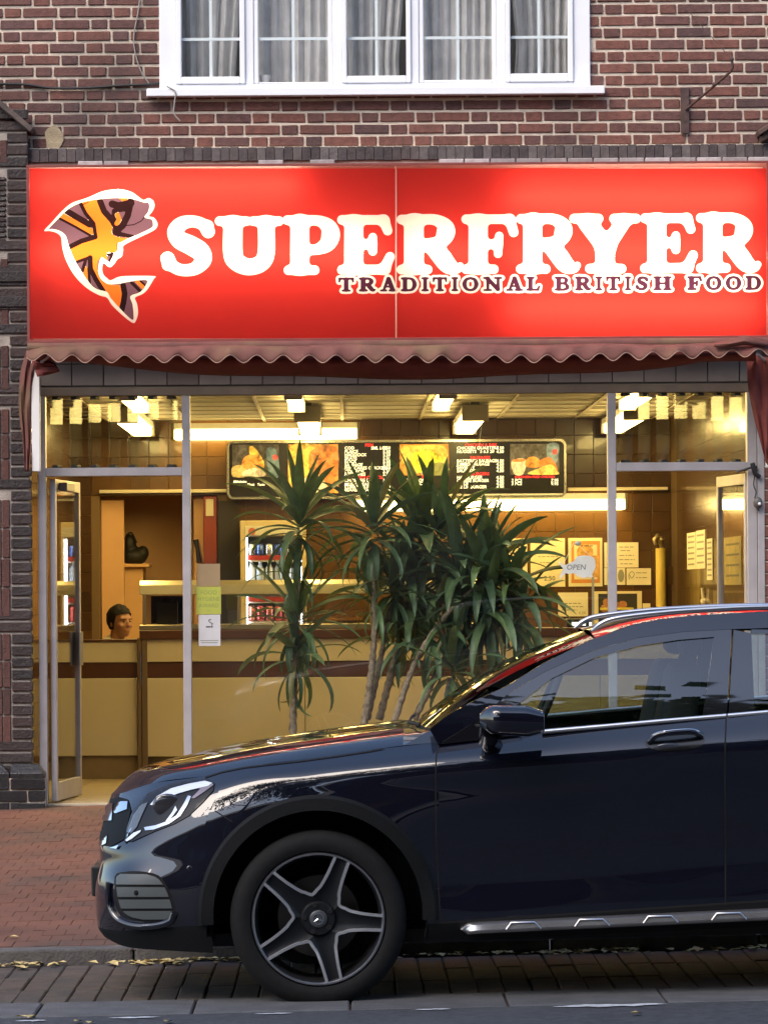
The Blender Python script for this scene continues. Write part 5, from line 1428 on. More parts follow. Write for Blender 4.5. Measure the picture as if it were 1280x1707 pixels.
def plant(label, pot_px, stems, rosettes, Y=PLY):
    base = P3(pot_px, 1280, Y); base.z = FL
    t = thing('yucca_plant', label, 'plant', base, 'tall yucca plants inside the plate glass')
    b = MB(); x, y, z = base; b.lathe([(0,0),(.11,0),(.15,.24),(.165,.24),(.165,.28),(.15,.28),(.145,.25),(0,.25)], (x, y, z), n=24); rel(b.build('pot', M_pot, smooth=40), t)
    b = MB(); b.lathe([(0,.262),(.144,.252)], (x, y, z), n=16); rel(b.build('soil', mat('soil', (.03,.02,.015), .95), smooth=40), t)
    for pts, r0, r1 in stems:
        P = [P3(px, py, Y + dy) for px, py, dy in pts]; P[0].z = max(P[0].z, FL+.22)
        pp = catmull(P, 14); n = len(pp)
        b = MB(); b.tube(pp, [(r0 + (r1-r0)*i/(n-1)) * (1 + .16*math.sin(i*2.3) + random.uniform(-.05,.05)) for i in range(n)], 9); rel(b.build('stem', M_stem, smooth=60), t)
    for (px, py, dy, n, spread, L, w) in rosettes:
        c = P3(px, py, Y + dy); ga = random.uniform(0, 6)
        for i in range(n):
            k = i/(n-1)                       # 0 = topmost, 1 = lowest
            el = 1.45 - spread*k - random.uniform(0,.18)
            az = ga + i*2.39996 + random.uniform(-.25,.25)
            bend = .20 + 1.75*k**.8*random.uniform(.6,1.3)
            Ln = L*(.75 + .45*math.sin(math.pi*min(1, k*1.1+.12)))*random.uniform(.85,1.12)
            leaf(t, c + Vector((.02*math.cos(az), .02*math.sin(az), .10 - .20*k)), az, el, Ln, w*1.22*random.uniform(.85,1.15), bend, random.random() < .09)
    return t
plant('tall single-stemmed yucca in front of the fridge, left of the other plants', 489,
      [([(488,1240,0),(490,1130,0),(496,1000,.02),(500,900,.02)], .026, .016)],
      [(500,880,.02, 36, 2.0, .50, .056), (497,1040,.02, 34, 2.6, .42, .056), (494,1100,0, 22, 2.9, .40, .054), (498,960,.02, 10, 2.5, .34, .034)])
plant('yucca with a straight stem in the middle of the window, right of the fridge', 612,
      [([(606,1215,0),(618,1130,0),(624,1040,0),(622,910,0)], .026, .015), ([(612,1200,.06),(632,1110,.08),(650,1010,.1)], .022, .015)],
      [(622,890,0, 34, 2.15, .47, .056), (655,985,.12, 28, 2.4, .42, .056), (624,1000,0, 9, 2.6, .34, .040)], Y=.50)
plant('leafy yucca with a leaning stem behind the middle of the window', 640,
      [([(632,1200,0),(655,1110,.05),(672,1040,.1),(700,930,.15)], .026, .018)],
      [(704,905,.15, 40, 2.1, .55, .062), (690,1000,.12, 34, 2.5, .48, .060), (676,950,.05, 26, 2.6, .50, .058), (665,1060,.1, 18, 2.8, .40, .052)], Y=.66)
plant('broad yucca at the right with the densest fan of leaves, above the car windscreen', 680,
      [([(655,1210,0),(690,1110,-.02),(740,1030,0),(800,970,0)], .022, .016), ([(690,1200,.1),(730,1120,.1),(770,1060,.15)], .024, .018)],
      [(806,960,0, 46, 2.15, .50, .064), (770,1040,.12, 38, 2.6, .46, .062), (850,985,.02, 26, 2.4, .46, .060), (735,900,.2, 28, 1.9, .48, .058), (815,1020,-.03, 34, 2.75, .50, .060), (765,960,.05, 30, 2.5, .50, .062), (868,1030,.05, 20, 2.7, .42, .056), (720,1060,.1, 24, 2.7, .44, .056)], Y=.46)
plant('small low yucca right of the stems, leaves near the car bonnet', 735,
      [([(735,1240,0),(742,1180,0),(750,1130,0)], .022, .018)],
      [(752,1120,0, 26, 2.2, .38, .050)], Y=.38)

# ------------------------------------------------------------------ the man behind the counter
HYm = 4.25
hc_ = P3(200, 1038, HYm)            # middle of the head
man = thing('person', 'dark-haired man in a white collared shirt sitting behind the low counter gate', 'person', (hc_.x, HYm, FL))
yaw = math.radians(-48)             # he looks to the right, a little towards the street
M_skin = mat('skin', (.33,.155,.085), .5, var=.08, scale=14)
hx, hy, hz = hc_
def HM(p):                          # head space (x forward, y left, z up; metres from the head's centre) to world
    c, s = math.cos(yaw), math.sin(yaw)
    return Vector((hx + p[0]*c - p[1]*s, hy + p[0]*s + p[1]*c, hz + p[2]))
def blob(b, c, r, n=16, m=12):
    t = MB(); t.sphere((0,0,0), r, n, m)
    b.add([HM((c[0]+v[0], c[1]+v[1], c[2]+v[2])) for v in t.v], t.f)
def limb(b, pts, rs): b.tube(catmull([HM(p) for p in pts], 5), list(np.interp(np.linspace(0, 1, (len(pts)-1)*5+1), np.linspace(0, 1, len(rs)), rs)), 14)
b = MB()
blob(b, (-.010,0,.030), (.098,.076,.092)); blob(b, (.030,0,-.030), (.066,.060,.080)); blob(b, (.055,0,-.082), (.034,.036,.026)); blob(b, (.045,0,-.055),(.045,.050,.03))
blob(b, (.070,0,.030), (.022,.055,.016)); blob(b, (.098,0,-.012), (.016,.011,.026)); blob(b, (.104,0,-.024), (.015,.016,.012)); blob(b, (.086,0,-.056), (.014,.026,.008)); blob(b, (.085,0,-.066), (.014,.022,.008))
for s in (-1, 1): blob(b, (.060,s*.045,-.022), (.024,.020,.022)); blob(b, (-.008,s*.074,-.012), (.016,.008,.026))
limb(b, [(-.02,0,-.05),(-.03,0,-.12),(-.035,0,-.18)], [.056,.056,.066])
blob(b, (-.035,0,-.30), (.105,.185,.14)); blob(b, (-.025,0,-.44), (.115,.165,.18)); blob(b, (-.02,0,-.62), (.115,.165,.13))
for s in (-1, 1):
    limb(b, [(-.035,s*.175,-.22),(-.02,s*.225,-.38),(.02,s*.235,-.48),(.16,s*.20,-.50),(.27,s*.15,-.49)], [.055,.047,.042,.036,.028])
    blob(b, (.32,s*.14,-.49), (.05,.038,.016))
    for f in range(4): limb(b, [(.35,s*(.165-.018*f),-.488),(.385,s*(.165-.018*f),-.492),(.41,s*(.163-.017*f),-.505)], [.0088,.008,.007])
    limb(b, [(.305,s*.105,-.488),(.335,s*.088,-.49),(.36,s*.085,-.497)], [.010,.009,.008])
    limb(b, [(-.02,s*.09,-.68),(.20,s*.11,-.68),(.42,s*.11,-.68),(.44,s*.11,-.78),(.43,s*.11,-.98),(.43,s*.11,-1.03)], [.085,.078,.060,.056,.050,.038])
    limb(b, [(.40,s*.11,-1.055),(.52,s*.12,-1.065),(.60,s*.125,-1.07)], [.040,.040,.030])
me = b.mesh('body', M_skin)
o = link('body', me); rel(o, man)
rm = o.modifiers.new('rm', 'REMESH'); rm.mode = 'VOXEL'; rm.voxel_size = .0075; rm.use_smooth_shade = True
sm = o.modifiers.new('sm', 'SMOOTH'); sm.factor = .6; sm.iterations = 4
# hair: a cap over the skull, swept back, open at the face
b = MB(); rows = []
for i in range(15):
    th = math.pi*.5 - i*math.pi*.80/14
    row = []
    for j in range(25):
        ph = 2*math.pi*j/24
        fwd = math.cos(ph)
        lim = -.95 if fwd < .25 else (-.55 if fwd < .5 else .18 + .22*fwd)
        e = max(th, lim)
        r = 1.10 + .03*math.sin(7*ph + i*.9) + .03*math.sin(19*ph+i*2.1)
        row.append(HM((-.012 + .100*r*math.cos(e)*math.cos(ph), .078*r*math.cos(e)*math.sin(ph), .030 + .096*r*math.sin(e))))
    rows.append(row)
b.grid(rows); rel(b.build('hair', mat('hair', (.006,.0045,.004), .7, spec=.2, var=.4, scale=60, bump=.6, bscale=90), smooth=80), man)
b = MB()
for s in (-1, 1): blob(b, (.083,s*.030,.008), (.008,.010,.005), 10, 8)
rel(b.build('eyes', mat('eye', (.05,.035,.03), .2), smooth=80), man)
b = MB()
for s in (-1, 1): blob(b, (.094,s*.032,.027), (.005,.017,.003), 8, 6)
rel(b.build('eyebrows', MATS['hair'], smooth=80), man)
b = MB()
blob(b, (-.035,0,-.305), (.117,.197,.145), 24, 16); blob(b, (-.025,0,-.44), (.127,.178,.19), 24, 16); blob(b, (-.02,0,-.60), (.125,.175,.11), 24, 14)
for s in (-1, 1): limb(b, [(-.035,s*.17,-.22),(-.02,s*.228,-.36),(0,s*.236,-.44)], [.068,.060,.058])
limb(b, [(-.03,0,-.12),(-.034,0,-.15),(-.036,0,-.19)], [.066,.070,.085])
blob(b, (-.085,0,-.150), (.060,.105,.060), 16, 10); blob(b, (-.06,0,-.20), (.09,.17,.07), 18, 12)
o = b.build('shirt', mat('shirt_white', (.70,.66,.55), .85, var=.1, scale=14, bump=.3, bscale=25)); rel(o, man)
rm = o.modifiers.new('rm', 'REMESH'); rm.mode = 'VOXEL'; rm.voxel_size = .01; rm.use_smooth_shade = True
b = MB()
blob(b, (-.02,0,-.665), (.13,.18,.09), 20, 12)
for s in (-1, 1): limb(b, [(-.02,s*.09,-.68),(.20,s*.11,-.68),(.42,s*.11,-.68),(.445,s*.11,-.78),(.435,s*.11,-.98),(.43,s*.11,-1.02)], [.095,.088,.070,.066,.062,.056])
o = b.build('trousers', mat('trousers', (.03,.03,.035), .9)); rel(o, man)
rm = o.modifiers.new('rm', 'REMESH'); rm.mode = 'VOXEL'; rm.voxel_size = .012; rm.use_smooth_shade = True
st = thing('stool', 'plain stool under the seated man behind the counter', 'stool', (hx, hy, FL))
sz = hz - .775
b = MB(); b.lathe([(0,sz-FL-.035),(.17,sz-FL-.035),(.175,sz-FL-.02),(.165,sz-FL),(0,sz-FL)], (hx-.01, hy, FL), n=20); rel(b.build('seat', M_brownlam, smooth=40), st)
for k in range(4):
    a = math.pi/4 + k*math.pi/2
    b = MB(); b.tube([(hx-.01+.11*math.cos(a), hy+.11*math.sin(a), sz-.036), (hx-.01+.17*math.cos(a), hy+.17*math.sin(a), FL)], .013, 8); rel(b.build('leg', M_steel, smooth=50), st)

# ------------------------------------------------------------------ the car
CARY = -9.5
CX0, CZ0 = un(534, 1679, CARY)
CM = Matrix.Translation((CX0, CARY, CZ0)) @ Matrix.Rotation(-SLOPE, 4, 'Y')
CMi = CM.inverted()
car = thing('parked_car', 'dark blue compact SUV parked at the kerb in front of the shop', 'car', CM.translation, rot=(0, -SLOPE, 0))
def cp(px, py, y=0.0):
    return CMi @ P3(px, py, CARY + y)
def yside(z): return .085 + max(0, z - 1.08)*.36 + max(0, z-1.08)**2*.36
def cg(px, py):
    y = .2
    for _ in range(5): p = cp(px, py, y); y = yside(p.z)
    return cp(px, py, y)
YM = .90                                  # centre line
def mirror(me, name):
    m2 = me.copy(); m2.name = name
    for v in m2.vertices: v.co.y = 2*YM - v.co.y
    m2.flip_normals(); return m2
def part(name, me, both=True, parent=None, label=None):
    o = link(name, me, parent or car)
    if label: o['label'] = label
    if both: link(name, mirror(me, name), parent or car)
    return o
M_paint = mat('car_paint', (.002,.0026,.009), .5, .0, coat=1.0, coatr=.012, spec=.05, coatior=1.78)
M_clad = mat('car_cladding', (.0055,.006,.007), .65, spec=.2, bump=.15, bscale=160)
M_gloss = mat('gloss_black', (.006,.006,.008), .3, spec=.1, coat=1.0, coatior=1.9)
M_chrome = mat('chrome', (.82,.82,.84), .12, 1.0)
M_satin = mat('satin_silver', (.60,.60,.62), .28, 1.0)
M_tyre = mat('tyre', (.006,.006,.0065), .8, spec=.3, var=.3, scale=30, bump=.15, bscale=60)
M_gap = mat('shut_gap', (.002,.002,.002), .9)
M_cargl = glass('car_glass', (.66,.74,.72), 2.1)
M_inter = mat('car_interior', (.012,.012,.013), .7)

def R_(x, z, y): return Vector((x, y, z))
K = [
 [cp(172,1552,.9),cp(170,1556,.6),cp(180,1566,.36),cp(210,1579,.20),cp(290,1586,.09),cp(385,1590,.05),cp(534,1586,.05),cp(690,1576,.05),cp(735,1572,.05),cp(1000,1558,.05),cp(1209,1548,.05),R_(1.9,.27,.05),R_(2.3,.27,.05),R_(2.7,.27,.05),R_(3.05,.29,.06),R_(3.28,.33,.14),R_(3.40,.36,.36),R_(3.44,.38,.9)],
 [cp(164,1535,.9),cp(162,1540,.6),cp(170,1548,.33),cp(205,1552,.17),cp(290,1546,.06),cp(385,1541,.02),cp(534,1541,.02),cp(660,1541,.02),cp(735,1540,.02),cp(1000,1522,.03),cp(1209,1508,.03),R_(1.9,.365,.025),R_(2.3,.37,.01),R_(2.7,.37,.0),R_(3.05,.38,.02),R_(3.30,.40,.10),R_(3.44,.42,.33),R_(3.49,.45,.9)],
 [cp(158,1490,.9),cp(158,1490,.6),cp(166,1490,.31),cp(200,1490,.14),cp(300,1488,.045),cp(400,1470,.01),cp(534,1465,.0),cp(660,1465,.006),cp(735,1470,.022),cp(1000,1455,.036),cp(1209,1440,.042),R_(1.9,.53,.035),R_(2.3,.53,.012),R_(2.7,.53,.0),R_(3.05,.55,.02),R_(3.32,.58,.10),R_(3.46,.6,.33),R_(3.52,.62,.9)],
 [cp(166,1440,.9),cp(166,1440,.6),cp(174,1440,.32),cp(212,1440,.16),cp(305,1425,.06),cp(405,1395,.015),cp(534,1385,.0),cp(650,1385,.0),cp(733,1395,.005),cp(1000,1372,.010),cp(1209,1357,.016),R_(1.9,.725,.012),R_(2.3,.73,.0),R_(2.7,.74,-.005),R_(3.05,.76,.015),R_(3.32,.78,.10),R_(3.46,.8,.33),R_(3.52,.8,.9)],
 [cp(167,1395,.9),cp(167,1397,.6),cp(176,1400,.35),cp(214,1398,.192),cp(319,1366,.072),cp(415,1335,.03),cp(534,1322,.015),cp(640,1318,.006),cp(731,1318,.002),cp(1000,1298,.003),cp(1209,1281,.004),R_(1.9,.89,.003),R_(2.3,.90,.0),R_(2.7,.91,.0),R_(3.05,.93,.02),R_(3.31,.95,.11),R_(3.44,.97,.34),R_(3.50,.97,.9)],
 [cp(176,1352,.9),cp(178,1355,.6),cp(192,1352,.40),cp(236,1340,.25),cp(340,1322,.10),cp(425,1300,.06),cp(534,1288,.042),cp(640,1278,.022),cp(730,1270,.010),cp(1000,1252,.006),cp(1209,1238,.004),R_(1.9,1.0,.004),R_(2.3,1.01,.006),R_(2.7,1.02,.02),R_(3.05,1.04,.05),R_(3.27,1.05,.15),R_(3.39,1.06,.36),R_(3.45,1.06,.9)],
 [cp(186,1324,.9),cp(190,1324,.62),cp(205,1322,.45),cp(255,1306,.32),cp(348,1293,.17),cp(420,1278,.13),cp(534,1262,.12),cp(640,1248,.115),cp(730,1238,.11),cp(1000,1213,.085),cp(1209,1196,.08),R_(1.9,1.11,.085),R_(2.3,1.13,.09),R_(2.7,1.15,.12),R_(3.05,1.17,.18),R_(3.20,1.18,.26),R_(3.30,1.18,.44),R_(3.36,1.18,.9)],
]
def hermite(P, us, u):
    P = np.array([tuple(p) for p in P]); n = len(P)
    T = np.zeros_like(P)
    for i in range(n):
        a, b = max(i-1, 0), min(i+1, n-1)
        if 0 < i < n-1:
            h0, h1 = us[i]-us[i-1], us[i+1]-us[i]
            d0, d1 = (P[i]-P[i-1])/h0, (P[i+1]-P[i])/h1
            T[i] = (d0*h1 + d1*h0)/(h0+h1)
        else: T[i] = (P[b]-P[a])/(us[b]-us[a])
    out = []
    for x in u:
        i = min(max(np.searchsorted(us, x) - 1, 0), n-2); h = us[i+1]-us[i]; t = (x-us[i])/h
        out.append((2*t**3-3*t**2+1)*P[i] + (t**3-2*t**2+t)*h*T[i] + (-2*t**3+3*t**2)*P[i+1] + (t**3-t**2)*h*T[i+1])
    return np.array(out)
KA = np.array([[tuple(p) for p in k] for k in K])
ulen = np.zeros(18)
for s in range(1, 18): ulen[s] = ulen[s-1] + np.mean(np.linalg.norm(KA[:, s]-KA[:, s-1], axis=1))
NS = 10
uu = []
for s in range(17): uu += [ulen[s] + (ulen[s+1]-ulen[s])*k/NS for k in range(NS)]
uu.append(ulen[17])
long_ = np.array([hermite(k, ulen, uu) for k in K])           # [7][cols][3]
NV = 7
vlen = np.array([0, .09, .22, .42, .60, .72, .82])
vv = []
for s in range(6): vv += [vlen[s] + (vlen[s+1]-vlen[s])*k/NV for k in range(NV)]
vv.append(vlen[6])
side = np.zeros((len(vv), len(uu), 3))
for j in range(len(uu)): side[:, j] = hermite(long_[:, j], vlen, vv)
# hood rows
hood_rows_key = []
edge = [K[6][2], K[6][3], K[6][4], K[6][5], K[6][6], cp(672,1243,.115)]
cen = [cp(186,1324,.9), cp(222,1288,.9), cp(318,1261,.9), cp(404,1245,.9), cp(520,1227,.9), cp(672,1208,.9)]
hr = []
for e, c_ in zip(edge, cen):
    row = []
    for k in range(15):
        t = k/14
        f = .74*(1-math.exp(-t/.065)) + .26*(1-(1-t)**2)
        p = Vector((e.x + (c_.x-e.x)*(1-(1-t)**1.8), e.y + (c_.y-e.y)*t, e.z + (c_.z-e.z)*f + .010*math.exp(-((t-.42)/.10)**2)*min(1, max(0, (e.x+.8)*1.5))))
        row.append(p)
    hr.append(row)
hl = [0, .12, .34, .52, .80, 1.14]
hu = np.linspace(0, 1.14, 40)
hood = np.array([hermite([hr[i][k] for i in range(6)], hl, hu) for k in range(15)])      # [15][40][3]
def gridmesh(name, G, m, smooth=50):
    b = MB(); b.grid([[tuple(p) for p in r] for r in G]); me = b.mesh(name, m, smooth=smooth)
    return me
# one surface for ray casting (near half)
def bvh_of(grids):
    vs, fs = [], []
    for G in grids:
        o = len(vs); h, w = len(G), len(G[0])
        vs += [tuple(p) for r in G for p in r]; fs += [(o+i*w+j, o+i*w+j+1, o+(i+1)*w+j+1, o+(i+1)*w+j) for i in range(h-1) for j in range(w-1)]
    return BVHTree.FromPolygons(vs, fs)
BODY = bvh_of([side]); BODY2 = bvh_of([side, hood])
EYE_L = CMi @ Vector((0, CAM_Y, CAM_Z))
def on_body(px, py, off=.003, tree=None):
    d = (cp(px, py, 0) - EYE_L).normalized()
    hit, nrm, _, _ = (tree or BODY).ray_cast(EYE_L, d)
    if hit is None:
        hit, nrm, _, _ = (tree or BODY).find_nearest(cp(px, py, .1))
    if nrm.dot(d) > 0: nrm = -nrm
    return hit + nrm*off
def patch(name, poly, m, off=.003, step=6, both=True, fn=None, thick=.004, smooth_=0, parent=None):
    """a piece laid on the body, outline given in the photograph"""
    if smooth_: poly = smooth_poly(poly, smooth_)
    P = [(float(x), float(y)) for x, y in poly]
    # densify the outline
    D = []
    for i, a in enumerate(P):
        c_ = P[(i+1) % len(P)]; n = max(1, int(math.hypot(c_[0]-a[0], c_[1]-a[1])/step))
        D += [(a[0]+(c_[0]-a[0])*k/n, a[1]+(c_[1]-a[1])*k/n) for k in range(n)]
    xs, ys = [p[0] for p in D], [p[1] for p in D]
    pts = list(D)
    x = min(xs) + step/2
    while x < max(xs):
        y = min(ys) + step/2
        while y < max(ys):
            ins = False; n = len(P)
            for i in range(n):
                a, c_ = P[i], P[(i+1) % n]
                if (a[1] > y) != (c_[1] > y) and x < (c_[0]-a[0])*(y-a[1])/(c_[1]-a[1])+a[0]: ins = not ins
            if ins and min(math.hypot(x-q[0], y-q[1]) for q in D) > step*.5: pts.append((x, y))
            y += step
        x += step
    r = delaunay_2d_cdt([Vector(p) for p in pts], [], [list(range(len(D)))], 1, 1e-4)
    f = fn or (lambda a, c_: on_body(a, c_, off))
    vs = [f(v.x, v.y) for v in r[0]]
    if fn: vs = [v + Vector((0, -off, 0)) for v in vs]
    me = bpy.data.meshes.new(name); me.from_pydata([tuple(v) for v in vs], [], [list(t) for t in r[2]])
    bm = bmesh.new(); bm.from_mesh(me); bmesh.ops.recalc_face_normals(bm, faces=bm.faces)
    if sum(q.normal.y*q.calc_area() for q in bm.faces) > 0: bmesh.ops.reverse_faces(bm, faces=bm.faces)
    if thick:
        be = [e for e in bm.edges if e.is_boundary]
        ex = bmesh.ops.extrude_edge_only(bm, edges=be)
        bm.normal_update()
        for v in ex['geom']:
            if isinstance(v, bmesh.types.BMVert): v.co.y += thick
    bm.to_mesh(me); bm.free()
    me.materials.append(m); me.shade_smooth(); me.set_sharp_from_angle(angle=math.radians(40))
    return part(name, me, both, parent)
def stripe(pts, w0, w1=None):
    """outline of a line of the given width (px)"""
    pts = [np.array(p, float) for p in pts]; n = len(pts); A, B_ = [], []
    for i, p in enumerate(pts):
        t = pts[min(i+1, n-1)] - pts[max(i-1, 0)]; t /= np.linalg.norm(t); q = np.array([-t[1], t[0]]); w = w0 + ((w1 if w1 is not None else w0)-w0)*i/(n-1)
        A.append(tuple(p+q*w/2)); B_.append(tuple(p-q*w/2))
    return A + B_[::-1]
# cut the side into panels
AX, AZ, AR = 0.0, .355, .432
RX = 2.70
def cols(s): return int(round(s*NS))
def cut(G):
    h, w = G.shape[:2]; fs = []
    for i in range(h-1):
        for j in range(w-1):
            c_ = (G[i,j]+G[i+1,j+1])/2
            if c_[1] < .4 and (math.hypot(c_[0]-AX, c_[2]-AZ) < AR or math.hypot(c_[0]-RX, c_[2]-AZ) < AR): continue
            if c_[1] < .4 and c_[2] < AZ and (abs(c_[0]-AX) < AR-.035 or abs(c_[0]-RX) < AR-.035): continue
            fs.append((i*w+j, i*w+j+1, (i+1)*w+j+1, (i+1)*w+j))
    return fs
def panel(name, s0, s1, v0, v1, m):
    G = side[v0:v1+1, cols(s0):cols(s1)+1]; h, w = G.shape[:2]
    me = bpy.data.meshes.new(name); me.from_pydata([tuple(p) for r in G for p in r], [], cut(G))
    bm = bmesh.new(); bm.from_mesh(me); bmesh.ops.delete(bm, geom=[v for v in bm.verts if not v.link_faces], context='VERTS')
    bmesh.ops.recalc_face_normals(bm, faces=bm.faces)
    if sum(q.normal.y*q.calc_area() for q in bm.faces) > 0: bmesh.ops.reverse_faces(bm, faces=bm.faces)
    bm.to_mesh(me); bm.free(); me.materials.append(m); me.shade_smooth()
    return part(name, me)
VT = len(vv) - 1
panel('lower_cladding', 0, 4.6, 0, NV, M_clad)
panel('sill', 4.6, 12.4, 0, NV, M_clad)
panel('rear_cladding', 12.4, 17, 0, NV, M_clad)
panel('front_bumper', 0, 4.3, NV, VT, M_paint)
panel('front_wing', 4.3, 8, NV, VT, M_paint)
door_n = panel('front_door', 8, 10, NV, VT, M_paint)
panel('rear_door', 10, 12.4, NV, VT, M_paint)
panel('rear_wing', 12.4, 15.5, NV, VT, M_paint)
panel('rear_bumper', 15.5, 17, NV, VT, M_paint)
# bonnet across both halves
full = np.concatenate([hood, np.array([[(p[0], 2*YM-p[1], p[2]) for p in r] for r in hood[::-1][1:]])])
part('bonnet', gridmesh('bonnet', full, M_paint), False)
# closing piece between bonnet end, wing top and windscreen
wsb = [cp(722,1215,.165), cp(706,1211,.45), cp(694,1208,.9)]
b = MB()
scut = [tuple(hood[k][-1]) for k in range(15)]
wb = catmull(wsb, 7)
b.grid([scut, [tuple(p + np.array([.0,0,-.012])) for p in wb]])
b.add([tuple(hood[0][-1]), tuple(K[6][8]), tuple(wsb[0]), tuple(Vector(hood[0][-1])*.5 + wsb[0]*.5)], [(0,1,2,3)])
part('scuttle', b.mesh('scuttle', M_gloss, smooth=40))
b = MB(); e6 = [tuple(long_[6][j]) for j in range(cols(7), cols(8)+1)]
# windscreen
wst = [cp(992,1066,.295), cp(978,1057,.55), cp(972,1052,.9)]
wt_ = catmull(wst, 7)
rows = []
for k in range(13):
    t = k/12
    rows.append([tuple(wb[i]*(1-t) + wt_[i]*t + np.array([-.045*math.sin(math.pi*t), 0, .030*math.sin(math.pi*t)])*(.85+.15*(i/14))) for i in range(15)])
ws = np.array(rows)
wsf = np.concatenate([ws, np.array([[(p[0], 2*YM-p[1], p[2]) for p in r[::-1][1:]] for r in ws])], axis=1)
part('windscreen', gridmesh('windscreen', wsf, glass('windscreen_glass', (.60,.65,.60), 1.42)), False)
b = MB(); b.tube([Vector(p) + Vector((-.03,0,.01)) for p in wsf[0][4:-4]], .006, 6); part('wiper', b.mesh('wiper', M_gap, smooth=60), False)
# roof
re = [cp(992,1064,.295), cp(1057,1041,.30), cp(1155,1027,.30), cp(1280,1020,.30)]
zr = re[-1].z
re += [R_(2.35, zr-.012, .31), R_(2.85, zr-.06, .33), R_(3.20, zr-.13, .36)]
rc = [cp(972,1052,.9), cp(1050,1031,.9), cp(1155,1017,.9), cp(1280,1012.5,.9)]
zc = rc[-1].z
rc += [R_(2.40, zc-.005, .9), R_(2.92, zc-.05, .9), R_(3.30, zc-.11, .9)]
rl = [0,.2,.42,.70,1.2,1.7,2.05]
ru = np.linspace(0, 2.05, 50)
rr = []
for k in range(13):
    t = k/12; f = 1-(1-t)**2
    rr.append(hermite([Vector((e.x+(c_.x-e.x)*f, e.y+(c_.y-e.y)*t, e.z+(c_.z-e.z)*f + .018*math.sin(math.pi*min(1,t*1.0))*.6)) for e, c_ in zip(re, rc)], rl, ru))
roof = np.array(rr)
roof_f = np.concatenate([roof, np.array([[(p[0], 2*YM-p[1], p[2]) for p in r] for r in roof[::-1][1:]])])
part('roof', gridmesh('roof', roof_f, M_paint), False)
# pillar and cant rail (body colour)
U = [(716,1216),(747,1192),(790,1169),(845,1144),(904,1107),(950,1084),(990,1065),(1057,1041),(1103,1032),(1155,1026),(1280,1019),(1400,1021),(1530,1030)]
L1 = [(730,1241),(765,1220),(800,1198),(845,1158),(904,1122),(950,1101),(990,1084),(1065,1063),(1140,1053),(1220,1049),(1280,1047),(1400,1050),(1500,1058)]
def cant(px, py):
    """the upper edge bends over to meet the roof and the screen"""
    return cg(px, py)
patch('pillar_rail', U + L1[::-1], M_paint, 0, 9, fn=cant, thick=.05)
G = [(868,1171),(920,1131),(990,1097),(1065,1077),(1130,1067),(1190,1062)]
patch('window_frame', [(837,1166),(845,1158.5),(904,1122.5),(950,1101.5),(990,1084.5),(1065,1063.5),(1140,1053.5),(1219,1049.5),(1219,1061)] + G[::-1] + [(850,1180)], M_gloss, .002, 8, fn=cg, thick=.02)
patch('mirror_sail', [(731,1241.5),(765,1220.5),(800,1198.5),(837,1166.5),(868,1171.5),(866,1226),(800,1234)], M_gloss, .002, 8, fn=cg, thick=.02)
patch('door_pillar', [(1190,1062),(1219,1061),(1211,1195),(1171,1198)], M_gloss, .003, 9, fn=cg, thick=.02)
patch('door_pillar', [(1222.5,1050),(1252,1056),(1258,1195),(1214,1196)], M_gloss, .003, 9, fn=cg, thick=.02)
patch('window_frame', [(1252,1049.5),(1400,1050.5),(1500,1058.5),(1560,1078),(1440,1070),(1380,1058),(1252,1056.5)], M_gloss, .002, 9, fn=cg, thick=.02)
def window(bot, topl):
    def rs(pts, n):
        pts = catmull(pts, 8); d = [0]
        for a, c_ in zip(pts[:-1], pts[1:]): d.append(d[-1] + np.linalg.norm(c_-a))
        return [tuple(np.interp(np.linspace(0, d[-1], n), d, [p[i] for p in pts]) for i in (0, 1))][0]
    bx_, by_ = rs(bot, 44); tx, ty = rs(topl, 44)
    rows = [[tuple(cg(bx_[j]+(tx[j]-bx_[j])*k/16, by_[j]+(ty[j]-by_[j])*k/16) + Vector((0,.004,0))) for j in range(44)] for k in range(17)]
    b = MB(); b.grid(rows); part('side_window', b.mesh('side_window', M_cargl, smooth=180))
window([(867,1226),(905,1223),(1171,1196)], G)
window([(1258,1192),(1360,1184),(1470,1176)], [(1252,1056.5),(1380,1058),(1440,1070)])
patch('rear_pillar', [(1440,1070),(1500,1058.5),(1700,1120),(1740,1175),(1470,1178)], M_paint, .0, 12, fn=cg, thick=.02)
patch('rear_pillar', [(1400,1021),(1530,1030),(1640,1050),(1720,1110),(1750,1175),(1690,1175),(1560,1078),(1500,1058)], M_paint, -.002, 12, fn=cg, thick=.03)
for pts in ([(903,1220.5),(1000,1212),(1100,1203),(1210,1193.8)], [(1212.5,1193.6),(1300,1186),(1400,1178),(1470,1173.5)]):
    b = MB(); b.tube([cg(*p) + Vector((0,-.006,0)) for p in pts], [.0095]*len(pts), 12); part('chrome_strip', b.mesh('chrome_strip', mat('trim_silver', (.88,.88,.90), .30, .9), smooth=70))
# tailgate, rear glass
b = MB()
tb_ = [long_[6][-1-k] for k in range(0, 25, 2)]
tp = [roof[12-k][-1] for k in range(13)]
b.grid([[tuple(p) for p in tb_], [tuple(p) for p in tp]])
part('rear_window', b.mesh('rear_window', M_gloss, smooth=40))
